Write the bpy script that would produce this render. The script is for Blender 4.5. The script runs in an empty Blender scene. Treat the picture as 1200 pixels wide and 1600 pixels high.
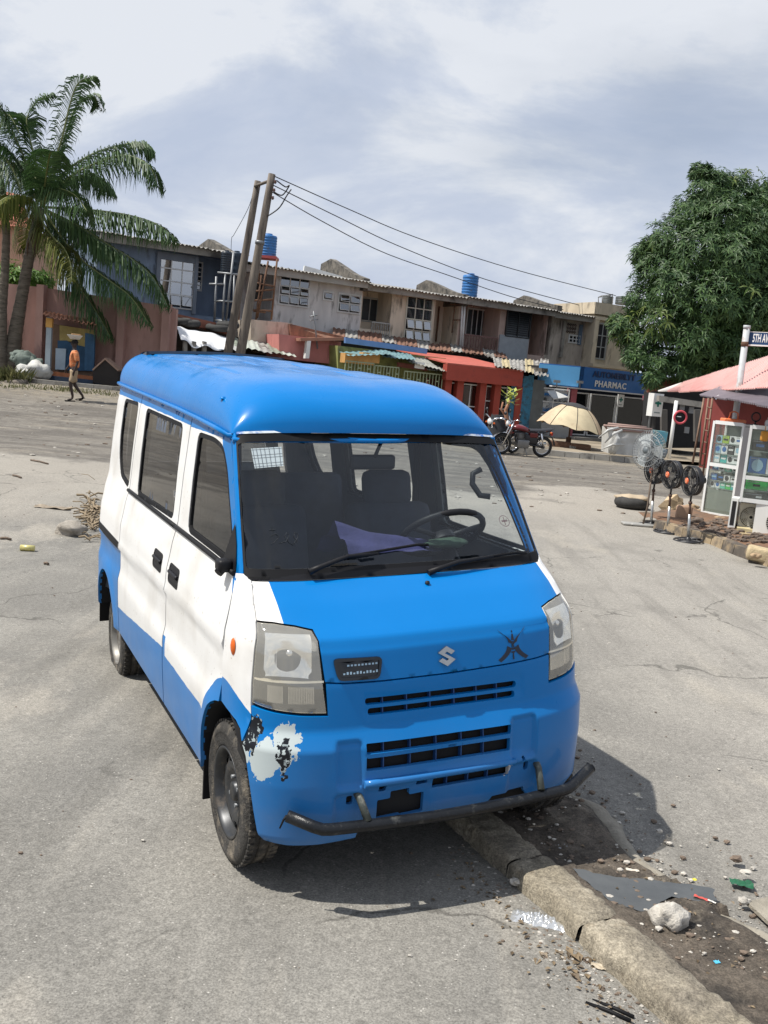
import bpy, bmesh, math, random
from math import sin, cos, pi, radians, hypot, atan2, sqrt, exp
from mathutils import Vector, Matrix, noise
from mathutils.geometry import delaunay_2d_cdt
random.seed(7)
SC = bpy.context.scene
COL = SC.collection

# ------------------------------------------------------------------ camera
F_PX, CAM_H, PITCH, ROLL = 1454.94, 1.83081, .14246, .09157      # lens solved from the photograph (1200 x 1600 pixels)
_r = Vector((1, 0, 0)); _f = Vector((0, cos(PITCH), -sin(PITCH))); _d = _f.cross(_r)
CR = cos(ROLL)*_r - sin(ROLL)*_d
CD = cos(ROLL)*_d + sin(ROLL)*_r
cam_data = bpy.data.cameras.new('camera'); cam = bpy.data.objects.new('camera', cam_data); COL.objects.link(cam)
cam_data.sensor_fit = 'VERTICAL'; cam_data.sensor_height = 36; cam_data.lens = F_PX/1600*36
cam_data.clip_start = .05; cam_data.clip_end = 2000
cam.matrix_world = Matrix(((CR.x, -CD.x, -_f.x, 0), (CR.y, -CD.y, -_f.y, 0), (CR.z, -CD.z, -_f.z, CAM_H), (0, 0, 0, 1)))
SC.camera = cam

# ------------------------------------------------------------------ light
SUN_EL = radians(59); SUN_AZ = (-.9925, -.122)       # horizontal direction towards the sun
W = bpy.data.worlds.new('World'); SC.world = W; W.use_nodes = True
nt = W.node_tree; nt.nodes.clear()
def N(t, k, **kw):
    n = t.nodes.new(k)
    for a, v in kw.items():
        if a in n.inputs.keys() if isinstance(a, str) else False: n.inputs[a].default_value = v
        else: setattr(n, a, v)
    return n
sky = N(nt, 'ShaderNodeTexSky', sky_type='NISHITA', sun_disc=False, sun_elevation=SUN_EL, sun_rotation=atan2(SUN_AZ[0], SUN_AZ[1]), dust_density=2.0)
tc = N(nt, 'ShaderNodeTexCoord'); mp = N(nt, 'ShaderNodeMapping'); mp.inputs['Scale'].default_value = (1, 1, 2.6)
mp.inputs['Location'].default_value = (3.1, 1.7, .4)
nt.links.new(tc.outputs['Generated'], mp.inputs['Vector'])
n1 = N(nt, 'ShaderNodeTexNoise'); n1.inputs['Scale'].default_value = 1.7; n1.inputs['Detail'].default_value = 9; n1.inputs['Roughness'].default_value = .52
n2 = N(nt, 'ShaderNodeTexNoise'); n2.inputs['Scale'].default_value = 2.9; n2.inputs['Detail'].default_value = 11; n2.inputs['Roughness'].default_value = .60
nt.links.new(mp.outputs[0], n1.inputs['Vector']); nt.links.new(mp.outputs[0], n2.inputs['Vector'])
n2.inputs['Distortion'].default_value = .35
cov = N(nt, 'ShaderNodeValToRGB'); e = cov.color_ramp.elements
e[0].position = .34; e[0].color = (.72, .72, .72, 1); e[1].position = .50; e[1].color = (1, 1, 1, 1)
nt.links.new(n1.outputs[0], cov.inputs[0])
tone = N(nt, 'ShaderNodeValToRGB'); e = tone.color_ramp.elements
e[0].position = .40; e[0].color = (5.7, 6.5, 8.1, 1); e[1].position = .62; e[1].color = (8.6, 9.0, 9.7, 1)
m_ = e.new(.50); m_.color = (6.4, 7.1, 8.5, 1); m_ = e.new(.555); m_.color = (7.3, 7.9, 9.0, 1)
nt.links.new(n2.outputs[0], tone.inputs[0])
mx = N(nt, 'ShaderNodeMixRGB'); nt.links.new(cov.outputs[0], mx.inputs[0]); nt.links.new(sky.outputs[0], mx.inputs[1]); nt.links.new(tone.outputs[0], mx.inputs[2])
bg = N(nt, 'ShaderNodeBackground'); bg.inputs['Strength'].default_value = .078
nt.links.new(mx.outputs[0], bg.inputs[0]); wo = N(nt, 'ShaderNodeOutputWorld'); nt.links.new(bg.outputs[0], wo.inputs[0])
sd = bpy.data.lights.new('sun', 'SUN'); sun = bpy.data.objects.new('sun', sd); COL.objects.link(sun)
sd.energy = 5.0; sd.angle = radians(.5); sd.color = (1, .955, .88)
_s = Vector((SUN_AZ[0]*cos(SUN_EL), SUN_AZ[1]*cos(SUN_EL), sin(SUN_EL))).normalized()
sun.rotation_euler = _s.to_track_quat('Z', 'Y').to_euler()
SC.view_settings.view_transform = 'Standard'; SC.view_settings.look = 'None'; SC.view_settings.exposure = .20; SC.view_settings.gamma = 1
SC.view_settings.use_curve_mapping = False
SC.cycles.max_bounces = 7; SC.cycles.transparent_max_bounces = 16; SC.cycles.caustics_reflective = False; SC.cycles.caustics_refractive = False

# ------------------------------------------------------------------ ground shape and sight lines
def sstep(a, b, x):
    t = min(1, max(0, (x-a)/(b-a))); return t*t*(3-2*t)
def G(x, y):
    z = (-.031 - .0208*(y-3.36) + .02*(x+.5)*(1-sstep(2, 6, abs(x))))*(1-sstep(6, 14, y)) if y < 14 else 0
    if y < 1: z += -.0208*(y-1)
    z += .78*sstep(20, 31.5, y)*(1-sstep(-6, 3, x))
    return z
def ray(px, py): return (CR*((px-600)/F_PX) + CD*((py-800)/F_PX) + _f)
O = Vector((0, 0, CAM_H))
def onz(px, py, z=0.): d = ray(px, py); return O + d*((z-CAM_H)/d.z)
def ony(px, py, Y): d = ray(px, py); return O + d*(Y/d.y)
def hit(px, py, dz=0.):
    d = ray(px, py); t = .5
    while t < 90:
        p = O + d*t
        if p.z <= G(p.x, p.y)+dz: return p
        t += .02 if t < 20 else .1
    return O + d*90

def interp(x, tab, k=1):
    if x <= tab[0][0]: return tab[0][k]
    for a, b in zip(tab, tab[1:]):
        if x <= b[0]: return a[k]+(b[k]-a[k])*(x-a[0])/(b[0]-a[0])
    return tab[-1][k]
def pin(p, poly):
    x, y = p; c = False; n = len(poly); j = n-1
    for i in range(n):
        xi, yi = poly[i]; xj, yj = poly[j]
        if (yi > y) != (yj > y) and x < (xj-xi)*(y-yi)/(yj-yi)+xi: c = not c
        j = i
    return c
# ------------------------------------------------------------------ mesh collecting
class MB:
    def __init__(s): s.v = []; s.f = []; s.mi = []; s.sm = []; s.m = 0
    def face(s, idx, smooth=False): s.f.append(idx); s.mi.append(s.m); s.sm.append(smooth)
    def quad(s, a, b, c, d, smooth=False):
        n = len(s.v); s.v += [tuple(a), tuple(b), tuple(c), tuple(d)]; s.face((n, n+1, n+2, n+3), smooth)
    def poly(s, pts, smooth=False):
        n = len(s.v); s.v += [tuple(p) for p in pts]; s.face(tuple(range(n, n+len(pts))), smooth)
    def hexa(s, p):      # 8 corners: bottom 4 (ccw), top 4
        n = len(s.v); s.v += [tuple(q) for q in p]
        for q in ((0,3,2,1),(4,5,6,7),(0,1,5,4),(1,2,6,5),(2,3,7,6),(3,0,4,7)): s.face(tuple(n+i for i in q))
    def box(s, c, h, M=None):    # centre, half sizes
        p = [Vector((c[0]+i*h[0], c[1]+j*h[1], c[2]+k*h[2])) for k in (-1, 1) for i, j in ((-1,-1),(1,-1),(1,1),(-1,1))]
        if M: p = [M @ q for q in p]
        s.hexa(p)
    def span(s, a, b, M=None):   # two opposite corners
        s.box([(a[i]+b[i])/2 for i in range(3)], [abs(a[i]-b[i])/2 for i in range(3)], M)
    def bbox(s, c, h, r, M=None, seg=2):   # box with rounded edges
        bm = bmesh.new(); bmesh.ops.create_cube(bm, size=2)
        for v in bm.verts: v.co = Vector((v.co.x*h[0], v.co.y*h[1], v.co.z*h[2]))
        bmesh.ops.bevel(bm, geom=bm.edges[:], offset=r, segments=seg, profile=.5, affect='EDGES', clamp_overlap=True)
        n = len(s.v)
        for v in bm.verts:
            q = v.co + Vector(c); s.v.append(tuple(M @ q if M else q))
        for f in bm.faces: s.face(tuple(n+v.index for v in f.verts), True)
        bm.free()
    def tube(s, pts, r, seg=8, caps=True, smooth=True):
        pts = [Vector(p) for p in pts]; k = len(pts); rr = r if hasattr(r, '__len__') else [r]*k
        t0 = (pts[1]-pts[0]).normalized(); up = Vector((0, 0, 1)) if abs(t0.z) < .9 else Vector((1, 0, 0))
        u = t0.cross(up).normalized(); n0 = len(s.v)
        for i, p in enumerate(pts):
            t = (pts[min(i+1, k-1)]-pts[max(i-1, 0)])
            t = t.normalized() if t.length > 1e-9 else t0
            u = (u - t*u.dot(t)); u = u.normalized() if u.length > 1e-6 else t.orthogonal().normalized(); w = t.cross(u)
            for j in range(seg):
                a = 2*pi*j/seg; s.v.append(tuple(p + (u*cos(a)+w*sin(a))*rr[i]))
        for i in range(k-1):
            for j in range(seg):
                a = n0+i*seg+j; b = n0+i*seg+(j+1) % seg; s.face((a, b, b+seg, a+seg), smooth)
        if caps:
            s.face(tuple(n0+j for j in reversed(range(seg)))); s.face(tuple(n0+(k-1)*seg+j for j in range(seg)))
    def lathe(s, prof, c=(0,0,0), seg=24, M=None, smooth=True):   # prof: (r, z)
        n0 = len(s.v); c = Vector(c)
        for r, z in prof:
            for j in range(seg):
                a = 2*pi*j/seg; q = Vector((r*cos(a), r*sin(a), z))
                if M: q = M @ q
                s.v.append(tuple(q+c))
        for i in range(len(prof)-1):
            for j in range(seg):
                a = n0+i*seg+j; b = n0+i*seg+(j+1) % seg; s.face((a, b, b+seg, a+seg), smooth)
    def grid(s, fn, nu, nv, smooth=True, closed=False):
        n0 = len(s.v)
        for i in range(nu+1):
            for j in range(nv+1): s.v.append(tuple(fn(i/nu, j/nv)))
        for i in range(nu):
            for j in range(nv):
                a = n0+i*(nv+1)+j; s.face((a, a+nv+1, a+nv+2, a+1), smooth)
    def prism(s, poly, ext):     # closed polygon of 3D points extruded by a vector
        ext = Vector(ext); n = len(poly); b = len(s.v)
        s.v += [tuple(p) for p in poly] + [tuple(Vector(p)+ext) for p in poly]
        s.face(tuple(range(b+n-1, b-1, -1))); s.face(tuple(range(b+n, b+2*n)))
        for i in range(n): s.face((b+i, b+(i+1) % n, b+n+(i+1) % n, b+n+i))
    def rock(s, c, r, sub=1, seed=0, flat=.7):
        bm = bmesh.new(); bmesh.ops.create_icosphere(bm, subdivisions=sub, radius=1)
        n = len(s.v); o = Vector((seed*3.1, seed*1.7, seed*.9)); rr = r if hasattr(r, '__len__') else (r, r, r*flat)
        for v in bm.verts:
            k = 1+.45*noise.noise(v.co*1.6+o)+(.12*noise.noise(v.co*4.5+o) if sub > 2 else 0)
            s.v.append((c[0]+v.co.x*rr[0]*k, c[1]+v.co.y*rr[1]*k, c[2]+v.co.z*rr[2]*k))
        for f in bm.faces: s.face(tuple(n+v.index for v in f.verts), sub > 2)
        bm.free()
    def mesh(s, name, mats):
        me = bpy.data.meshes.new(name); me.from_pydata(s.v, [], s.f)
        for m in mats: me.materials.append(m)
        if len(mats) > 1: me.polygons.foreach_set('material_index', s.mi)
        me.polygons.foreach_set('use_smooth', s.sm); me.update(); return me

def obj(name, mb, mat, parent=None, local=False):
    """one mesh object; vertices are in world space unless local, then in the parent's frame"""
    mats = mat if isinstance(mat, (list, tuple)) else [mat]
    me = mb.mesh(name, mats); o = bpy.data.objects.new(name, me); COL.objects.link(o)
    if parent is not None:
        o.parent = parent
        if not local: me.transform(WM(parent).inverted())
    return o
def WM(o):
    m = Matrix.LocRotScale(o.location, o.rotation_euler, o.scale)
    return WM(o.parent) @ m if o.parent else m
def tag(o, label, cat, group=None, kind=None):
    if label: o['label'] = label
    if cat: o['category'] = cat
    if group: o['group'] = group
    if kind: o['kind'] = kind
    return o
def thing(name, label, cat, loc=(0, 0, 0), rot=(0, 0, 0), group=None):
    o = bpy.data.objects.new(name, None); COL.objects.link(o); o.empty_display_size = .1
    o.location = loc; o.rotation_euler = rot; tag(o, label, cat, group); return o
def dup(root, loc, rot, label, group=None):
    r = root.copy(); COL.objects.link(r); r.location = loc; r.rotation_euler = rot; r['label'] = label
    if group: r['group'] = group
    def rec(src, dst):
        for ch in list(src.children):
            if ch.get('skip'): continue
            c = ch.copy(); COL.objects.link(c); c.parent = dst; rec(ch, c)
    rec(root, r); return r
def structure(name, mb, mat, label=None):
    o = obj(name, mb, mat); o['kind'] = 'structure'
    if label: o['label'] = label
    return o

# ------------------------------------------------------------------ materials
MATS = {}
def mat(name, col, rough=.6, metal=0, spec=.5, var=.12, vs=3.0, dirt=None, bump=0, bs=40., coat=0, trans=0, emit=0, vd=5, mapsc=(1, 1, 1), alpha=None, b2=None):
    """procedural principled material: colour varied by noise, optional dirt (colour, amount, scale) and bump"""
    if name in MATS: return MATS[name]
    m = bpy.data.materials.new(name); m.use_nodes = True; t = m.node_tree; p = t.nodes['Principled BSDF']; L = t.links
    p.inputs['Roughness'].default_value = rough; p.inputs['Metallic'].default_value = metal; p.inputs['Specular IOR Level'].default_value = spec
    if coat: p.inputs['Coat Weight'].default_value = coat; p.inputs['Coat Roughness'].default_value = .06
    if trans: p.inputs['Transmission Weight'].default_value = trans
    tcn = t.nodes.new('ShaderNodeTexCoord'); mpn = t.nodes.new('ShaderNodeMapping'); mpn.inputs['Scale'].default_value = mapsc; L.new(tcn.outputs['Object'], mpn.inputs[0])
    def nz(sc, det=vd, rg=.6):
        n = t.nodes.new('ShaderNodeTexNoise'); n.inputs['Scale'].default_value = sc; n.inputs['Detail'].default_value = det; n.inputs['Roughness'].default_value = rg
        L.new(mpn.outputs[0], n.inputs['Vector']); return n
    c4 = (*col, 1); last = None
    if var:
        n = nz(vs); mr = t.nodes.new('ShaderNodeMapRange'); mr.inputs[1].default_value = .3; mr.inputs[2].default_value = .7
        mr.inputs[3].default_value = 1-var; mr.inputs[4].default_value = 1+var; L.new(n.outputs[0], mr.inputs[0])
        mu = t.nodes.new('ShaderNodeVectorMath'); mu.operation = 'SCALE'; mu.inputs[0].default_value = col; L.new(mr.outputs[0], mu.inputs['Scale']); last = mu.outputs[0]
    if dirt:
        dc, am, dsn = dirt
        n = nz(dsn, 8, .65); rp = t.nodes.new('ShaderNodeValToRGB'); rp.color_ramp.elements[0].position = .62-am*.32; rp.color_ramp.elements[1].position = .76-am*.2
        L.new(n.outputs[0], rp.inputs[0]); mxn = t.nodes.new('ShaderNodeMixRGB'); L.new(rp.outputs[0], mxn.inputs[0])
        if last: L.new(last, mxn.inputs[1])
        else: mxn.inputs[1].default_value = c4
        mxn.inputs[2].default_value = (*dc, 1); last = mxn.outputs[0]
    if last: L.new(last, p.inputs['Base Color'])
    else: p.inputs['Base Color'].default_value = c4
    if bump:
        n = nz(bs, 4); b = t.nodes.new('ShaderNodeBump'); b.inputs['Strength'].default_value = bump; b.inputs['Distance'].default_value = .02; L.new(n.outputs[0], b.inputs['Height'])
        L.new(b.outputs[0], p.inputs['Normal'])
    if emit:
        p.inputs['Emission Color'].default_value = c4; p.inputs['Emission Strength'].default_value = emit
    MATS[name] = m; return m
def glass_mat(name, tint, refl=.08, rough=.02, opac=0.0, oc=(.02, .025, .03), fres=1.45):
    m = bpy.data.materials.new(name); m.use_nodes = True; t = m.node_tree; t.nodes.clear(); L = t.links
    tr = t.nodes.new('ShaderNodeBsdfTransparent'); tr.inputs[0].default_value = (*tint, 1)
    gl = t.nodes.new('ShaderNodeBsdfGlossy'); gl.inputs['Roughness'].default_value = rough; gl.inputs[0].default_value = (1, 1, 1, 1)
    df = t.nodes.new('ShaderNodeBsdfDiffuse'); df.inputs[0].default_value = (*oc, 1)
    fr = t.nodes.new('ShaderNodeLayerWeight'); pw = t.nodes.new('ShaderNodeMath'); pw.operation = 'POWER'; pw.inputs[1].default_value = 5; L.new(fr.outputs['Facing'], pw.inputs[0])
    mr = t.nodes.new('ShaderNodeMath'); mr.operation = 'MULTIPLY_ADD'; mr.inputs[1].default_value = .9; mr.inputs[2].default_value = refl; mr.use_clamp = True; L.new(pw.outputs[0], mr.inputs[0])
    m1 = t.nodes.new('ShaderNodeMixShader'); m1.inputs[0].default_value = opac; L.new(tr.outputs[0], m1.inputs[1]); L.new(df.outputs[0], m1.inputs[2])
    m2 = t.nodes.new('ShaderNodeMixShader'); L.new(mr.outputs[0], m2.inputs[0]); L.new(m1.outputs[0], m2.inputs[1]); L.new(gl.outputs[0], m2.inputs[2])
    o = t.nodes.new('ShaderNodeOutputMaterial'); L.new(m2.outputs[0], o.inputs[0]); MATS[name] = m; return m

black_plastic = mat('black plastic', (.010, .010, .012), .5, var=.15, bump=.1, bs=200, spec=.25)
black_rubber = mat('black rubber', (.008, .008, .009), .6, var=.2, spec=.2)
dark_void = mat('dark void', (.008, .008, .009), .9, var=0)
chrome = mat('chrome', (.75, .75, .76), .18, 1, var=.05)
steel = mat('galvanised steel', (.22, .23, .24), .5, .4, var=.15, vs=20)
rust = mat('rusty iron', (.14, .075, .045), .8, .2, var=.35, vs=12, bump=.3)
white_paint = mat('white paint', (.74, .74, .72), .4, var=.05)
window_glass = glass_mat('dark window glass', (.35, .38, .4), .24, .03, .55)
clear_glass = glass_mat('clear glass', (.92, .95, .94), .06, .01)
sky_glass = glass_mat('reflective window glass', (.5, .52, .55), .38, .02, .3)
# ================================================================== ground
def ground_mat(name, kind):
    m = bpy.data.materials.new(name); m.use_nodes = True; t = m.node_tree; L = t.links; p = t.nodes['Principled BSDF']
    g = t.nodes.new('ShaderNodeNewGeometry'); sep = t.nodes.new('ShaderNodeSeparateXYZ'); L.new(g.outputs['Position'], sep.inputs[0])
    def mth(k, a, b=None, c=None):
        n = t.nodes.new('ShaderNodeMath'); n.operation = k
        for i, q in enumerate((a, b, c)):
            if q is None: continue
            if isinstance(q, (int, float)): n.inputs[i].default_value = q
            else: L.new(q, n.inputs[i])
        return n.outputs[0]
    def nz(sc, det=6, rg=.6, st=None, dist=0):
        n = t.nodes.new('ShaderNodeTexNoise'); n.inputs['Scale'].default_value = sc; n.inputs['Detail'].default_value = det; n.inputs['Roughness'].default_value = rg; n.inputs['Distortion'].default_value = dist
        if st:
            mpn = t.nodes.new('ShaderNodeMapping'); mpn.inputs['Scale'].default_value = st; mpn.inputs['Rotation'].default_value = (0, 0, .25); L.new(g.outputs['Position'], mpn.inputs[0]); L.new(mpn.outputs[0], n.inputs['Vector'])
        else: L.new(g.outputs['Position'], n.inputs['Vector'])
        return n.outputs[0]
    def rng(v, a, b, c=0., d=1.):
        n = t.nodes.new('ShaderNodeMapRange'); n.inputs[1].default_value = a; n.inputs[2].default_value = b; n.inputs[3].default_value = c; n.inputs[4].default_value = d; n.interpolation_type = 'SMOOTHSTEP'; L.new(v, n.inputs[0]); return n.outputs[0]
    def mix(f, a, b, mode='MIX'):
        n = t.nodes.new('ShaderNodeMixRGB'); n.blend_type = mode
        for i, q in ((0, f), (1, a), (2, b)):
            if isinstance(q, (int, float)): n.inputs[i].default_value = q
            elif isinstance(q, tuple): n.inputs[i].default_value = (*q, 1)
            else: L.new(q, n.inputs[i])
        return n.outputs[0]
    x, y = sep.outputs[0], sep.outputs[1]
    gr = nz(125, 4, .75); gr2 = nz(34, 6, .75); mid = nz(5, 8, .65); big = nz(.55, 6, .6, None, .6); big2 = nz(1.1, 7, .62)
    if kind == 'road':
        base = mix(rng(big, .38, .62), (.185, .177, .160), (.25, .238, .212))
        base = mix(rng(mth('ADD', x, mth('MULTIPLY', big2, .8)), 1.2, 3.2, 0, .8), base, (.31, .29, .258))
        base = mix(rng(big2, .48, .70, 0, .5), base, (.155, .147, .132)); tr = nz(2.4, 6, .6, (1.6, .16, 1)); base = mix(rng(tr, .50, .66, 0, .30), base, (.135, .127, .112)); tr2 = nz(1.9, 7, .65, (2.2, .22, 1)); base = mix(rng(tr2, .54, .66, 0, .26), base, (.35, .325, .28)); spots = nz(3.2, 5, .55); base = mix(rng(spots, .66, .72, 0, .6), base, (.10, .095, .085))             # stained, darker worn places
        base = mix(rng(nz(.9, 7, .6, (1, .5, 1)), .56, .66, 0, .7), base, (.33, .305, .262))        # dusty, sandy places
        xx = mth('MAXIMUM', mth('ADD', x, 4.), 0.)
        yb = mth('ADD', mth('SUBTRACT', y, mth('MULTIPLY', xx, .36)), mth('MULTIPLY', mth('SUBTRACT', nz(.35, 5, .6), .5), 9.))
        far = rng(yb, 14.4, 15.6)
        sandy = mth('MULTIPLY', rng(yb, 9., 13.5), mth('SUBTRACT', 1., rng(yb, 14.4, 15.6)))
        base = mix(mth('MULTIPLY', sandy, .65), base, (.34, .31, .265))
        st = nz(1.2, 9, .66, (.35, 1.6, 1))
        dark = mix(rng(st, .40, .60), (.125, .114, .10), (.205, .188, .162)); dark = mix(rng(nz(.8, 8, .65, (.4, 2, 1)), .55, .65, 0, .8), dark, (.27, .24, .195)); dark = mix(rng(nz(4.5, 10, .75), .46, .60, 0, .55), dark, (.10, .088, .074)); dark = mix(rng(nz(2.2, 8, .7, (.5, 1.6, 1)), .60, .66, 0, .8), dark, (.075, .07, .065))
        base = mix(far, base, dark)
        edge = rng(y, 24.5, 28.5); base = mix(mth('MULTIPLY', edge, rng(mid, .35, .6)), base, (.26, .225, .17))
        v = t.nodes.new('ShaderNodeTexVoronoi'); v.inputs['Scale'].default_value = 75; L.new(g.outputs['Position'], v.inputs['Vector'])
        pits = rng(v.outputs['Distance'], .10, .24); on = rng(nz(30, 3), .48, .60)
        base = mix(mth('MULTIPLY', mth('MULTIPLY', mth('SUBTRACT', 1., pits), on), .6), base, (.06, .056, .05))
        v2 = t.nodes.new('ShaderNodeTexVoronoi'); v2.inputs['Scale'].default_value = 48; L.new(g.outputs['Position'], v2.inputs['Vector'])
        base = mix(mth('MULTIPLY', mth('SUBTRACT', 1., rng(v2.outputs['Distance'], .10, .2)), rng(nz(14, 3), .50, .60, 0, .9)), base, (.46, .44, .40))
        v3 = t.nodes.new('ShaderNodeTexVoronoi'); v3.feature = 'DISTANCE_TO_EDGE'; v3.inputs['Scale'].default_value = .55
        dn = t.nodes.new('ShaderNodeVectorMath'); dn.operation = 'MULTIPLY_ADD'; dn.inputs[1].default_value = (.5, .5, .5)
        ncol = t.nodes.new('ShaderNodeTexNoise'); ncol.inputs['Scale'].default_value = 2.2; ncol.inputs['Detail'].default_value = 6; L.new(g.outputs['Position'], ncol.inputs['Vector'])
        L.new(ncol.outputs['Color'], dn.inputs[0]); L.new(g.outputs['Position'], dn.inputs[2]); L.new(dn.outputs[0], v3.inputs['Vector'])
        crack = mth('MULTIPLY', mth('SUBTRACT', 1., rng(v3.outputs[0], .002, .007)), rng(nz(.5, 3), .49, .55))
        base = mix(mth('MULTIPLY', crack, .7), base, (.09, .085, .075))
        grain = rng(gr, .32, .68, .66, 1.28); g2 = rng(gr2, .3, .7, .80, 1.14)
        rough = .93
        h = mth('ADD', mth('MULTIPLY', gr, .35), mth('ADD', mth('MULTIPLY', gr2, .6), mth('MULTIPLY', pits, .3)))
    elif kind == 'dirt':
        base = mix(rng(mid, .35, .65), (.060, .050, .040), (.135, .112, .088)); base = mix(rng(nz(2.1, 7), .5, .62, 0, .85), base, (.030, .027, .024)); base = mix(rng(nz(3.3, 7), .58, .68, 0, .7), base, (.21, .18, .14))
        grain = rng(gr, .3, .7, .6, 1.4); g2 = rng(gr2, .3, .7, .75, 1.25); rough = .9
        h = mth('ADD', mth('MULTIPLY', gr, .6), gr2)
    elif kind == 'kerb':
        base = mix(rng(mid, .3, .7), (.27, .235, .175), (.43, .38, .295)); base = mix(rng(nz(9, 8, .7), .56, .70, 0, .6), base, (.22, .175, .12)); base = mix(rng(nz(2.6, 7), .48, .62, 0, .6), base, (.15, .13, .105))
        grain = rng(gr, .3, .7, .6, 1.3); g2 = rng(gr2, .3, .7, .65, 1.25); rough = .9
        h = mth('ADD', mth('MULTIPLY', gr, .5), mth('MULTIPLY', gr2, 1.2))
    gn = mth('MULTIPLY', grain, g2); vm = t.nodes.new('ShaderNodeVectorMath'); vm.operation = 'SCALE'; L.new(base, vm.inputs[0]); L.new(gn, vm.inputs['Scale'])
    L.new(vm.outputs[0], p.inputs['Base Color']); p.inputs['Roughness'].default_value = rough; p.inputs['Specular IOR Level'].default_value = .3
    b = t.nodes.new('ShaderNodeBump'); b.inputs['Strength'].default_value = .55 if kind == 'road' else .8; b.inputs['Distance'].default_value = .006 if kind == 'road' else .012; L.new(h, b.inputs['Height']); L.new(b.outputs[0], p.inputs['Normal'])
    return m
road_m = ground_mat('worn concrete asphalt', 'road'); dirt_m = ground_mat('verge dirt', 'dirt'); kerb_m = ground_mat('weathered kerb concrete', 'kerb')
def axis(a, b, near, c, grow, lo):
    o = [c]; s = lo
    while o[-1] < b: o.append(o[-1]+s); s = lo if abs(o[-1]-c) < near else s*grow
    q = [c]; s = lo
    while q[-1] > a: q.append(q[-1]-s); s = lo if abs(q[-1]-c) < near else s*grow
    return sorted(set(o+q))
xs_ = axis(-300, 300, 3.5, .5, 1.13, .12); ys_ = axis(-60, 500, 4.5, 3.5, 1.08, .12)
mb = MB()
for x in xs_:
    for y in ys_: mb.v.append((x, y, G(x, y)+.012*noise.noise(Vector((x*.8, y*.8, 0)))*(1 if y < 30 else 0)))
ny_ = len(ys_)
for i in range(len(xs_)-1):
    for j in range(ny_-1): a = i*ny_+j; mb.face((a, a+ny_, a+ny_+1, a+1), True)
structure('road', mb, road_m)

# ---- foreground kerb and dirt verge, running with the van
e_ = Vector((-.438, .899, 0)); n_ = Vector((.899, .438, 0))
K0 = hit(1065, 1598, .075); K0.z = 0
def kp(s, w, z):   # along the kerb (s), across to the right (w), height above ground
    q = K0 + e_*s + n_*w; return Vector((q.x, q.y, G(q.x, q.y)+z))
kerb_root = thing('broken_kerb', 'long worn concrete kerb running out from under the front of the van', 'kerb', tuple(kp(0, 0, 0)))
prof = [(-.006,-.03),(-.004,.02),(.0,.052),(.004,.066),(.014,.074),(.03,.077),(.08,.078),(.13,.077),(.165,.072),(.178,.05),(.185,-.02)]
def kerbpiece(s0, s1, seed, taper=(0, 0)):
    mb = MB(); nS = max(6, int((s1-s0)/.02)); b = 0; P_ = [(w, z) for w, z in prof]; dn = []
    for (w0, z0), (w1, z1) in zip(P_, P_[1:]):
        k = max(1, int(hypot(w1-w0, z1-z0)/.016)); dn += [(w0+(w1-w0)*i/k, z0+(z1-z0)*i/k) for i in range(k)]
    dn.append(P_[-1]); m = len(dn)
    for i in range(nS+1):
        s = s0+(s1-s0)*i/nS; en = min((s-s0), (s1-s))
        shrink = 1-.22*max(0, 1-en/.02)**2
        for w, z in dn:
            q = Vector((s*3, w*3, seed)); d = .010*noise.noise(q*2.2)+.009*noise.noise(q*8)+.007*noise.noise(q*21)+.004*noise.noise(q*50); ch = noise.noise(q*3.1+Vector((9, 0, 0))); d -= .020*max(0, ch-.25)*(1 if z > .03 else .3)
            ww = .035+w+(d*1.1 if z > 0 and w < .02 else d*.2)+.008*sin(s*1.3); zz = (z+d*.8 if z > 0 else z)*(shrink if z > 0 else 1)
            mb.v.append(tuple(kp(s, ww, zz)))
    for i in range(nS):
        for j in range(m-1): a = i*m+j; mb.face((a, a+1, a+m+1, a+m), True)
    return obj('kerb_stone', mb, kerb_m, kerb_root)
J1 = (hit(900, 1440, .08)-K0).dot(e_); J2 = (hit(822, 1362, .08)-K0).dot(e_)
kerbpiece(-2.6, -1.2, 9.); kerbpiece(-1.195, J1-.003, 1.); kerbpiece(J1+.003, J2+.103, 2.); kerbpiece(J2+.110, J2+1.1, 3.); kerbpiece(J2+1.115, J2+2.2, 4.)
# verge
mb = MB(); S0, S1 = -2.8, 3.6; NS = 210; NW = 34
def edgew(s):
    base = interp(s, [(-2.8,.74),(.3,.69),(.64,.60),(.92,.66),(1.37,.78),(2.2,.62),(3.6,.40)]); return base+.07*noise.noise(Vector((s*1.6, 3, 0)))+.03*noise.noise(Vector((s*6, 5, 0)))
for i in range(NS+1):
    s = S0+(S1-S0)*i/NS; we = edgew(s)
    for j in range(NW+1):
        v = j/NW; w = .175+(we-.175)*v; q = Vector((s*2, w*2, 0)); h = .050+.010*(1-sstep(0, .25, v))+.016*sstep(0, .2, v)*noise.noise(q*2.0)+.010*noise.noise(q*8)+.006*noise.noise(q*22)
        h *= (1-sstep(.80, 1, v)); h += .003-.012*(j == NW); mb.v.append(tuple(kp(s, w, h)))
for i in range(NS):
    for j in range(NW): a = i*(NW+1)+j; mb.face((a, a+1, a+NW+2, a+NW+1), True)
structure('dirt_verge', mb, dirt_m)
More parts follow.
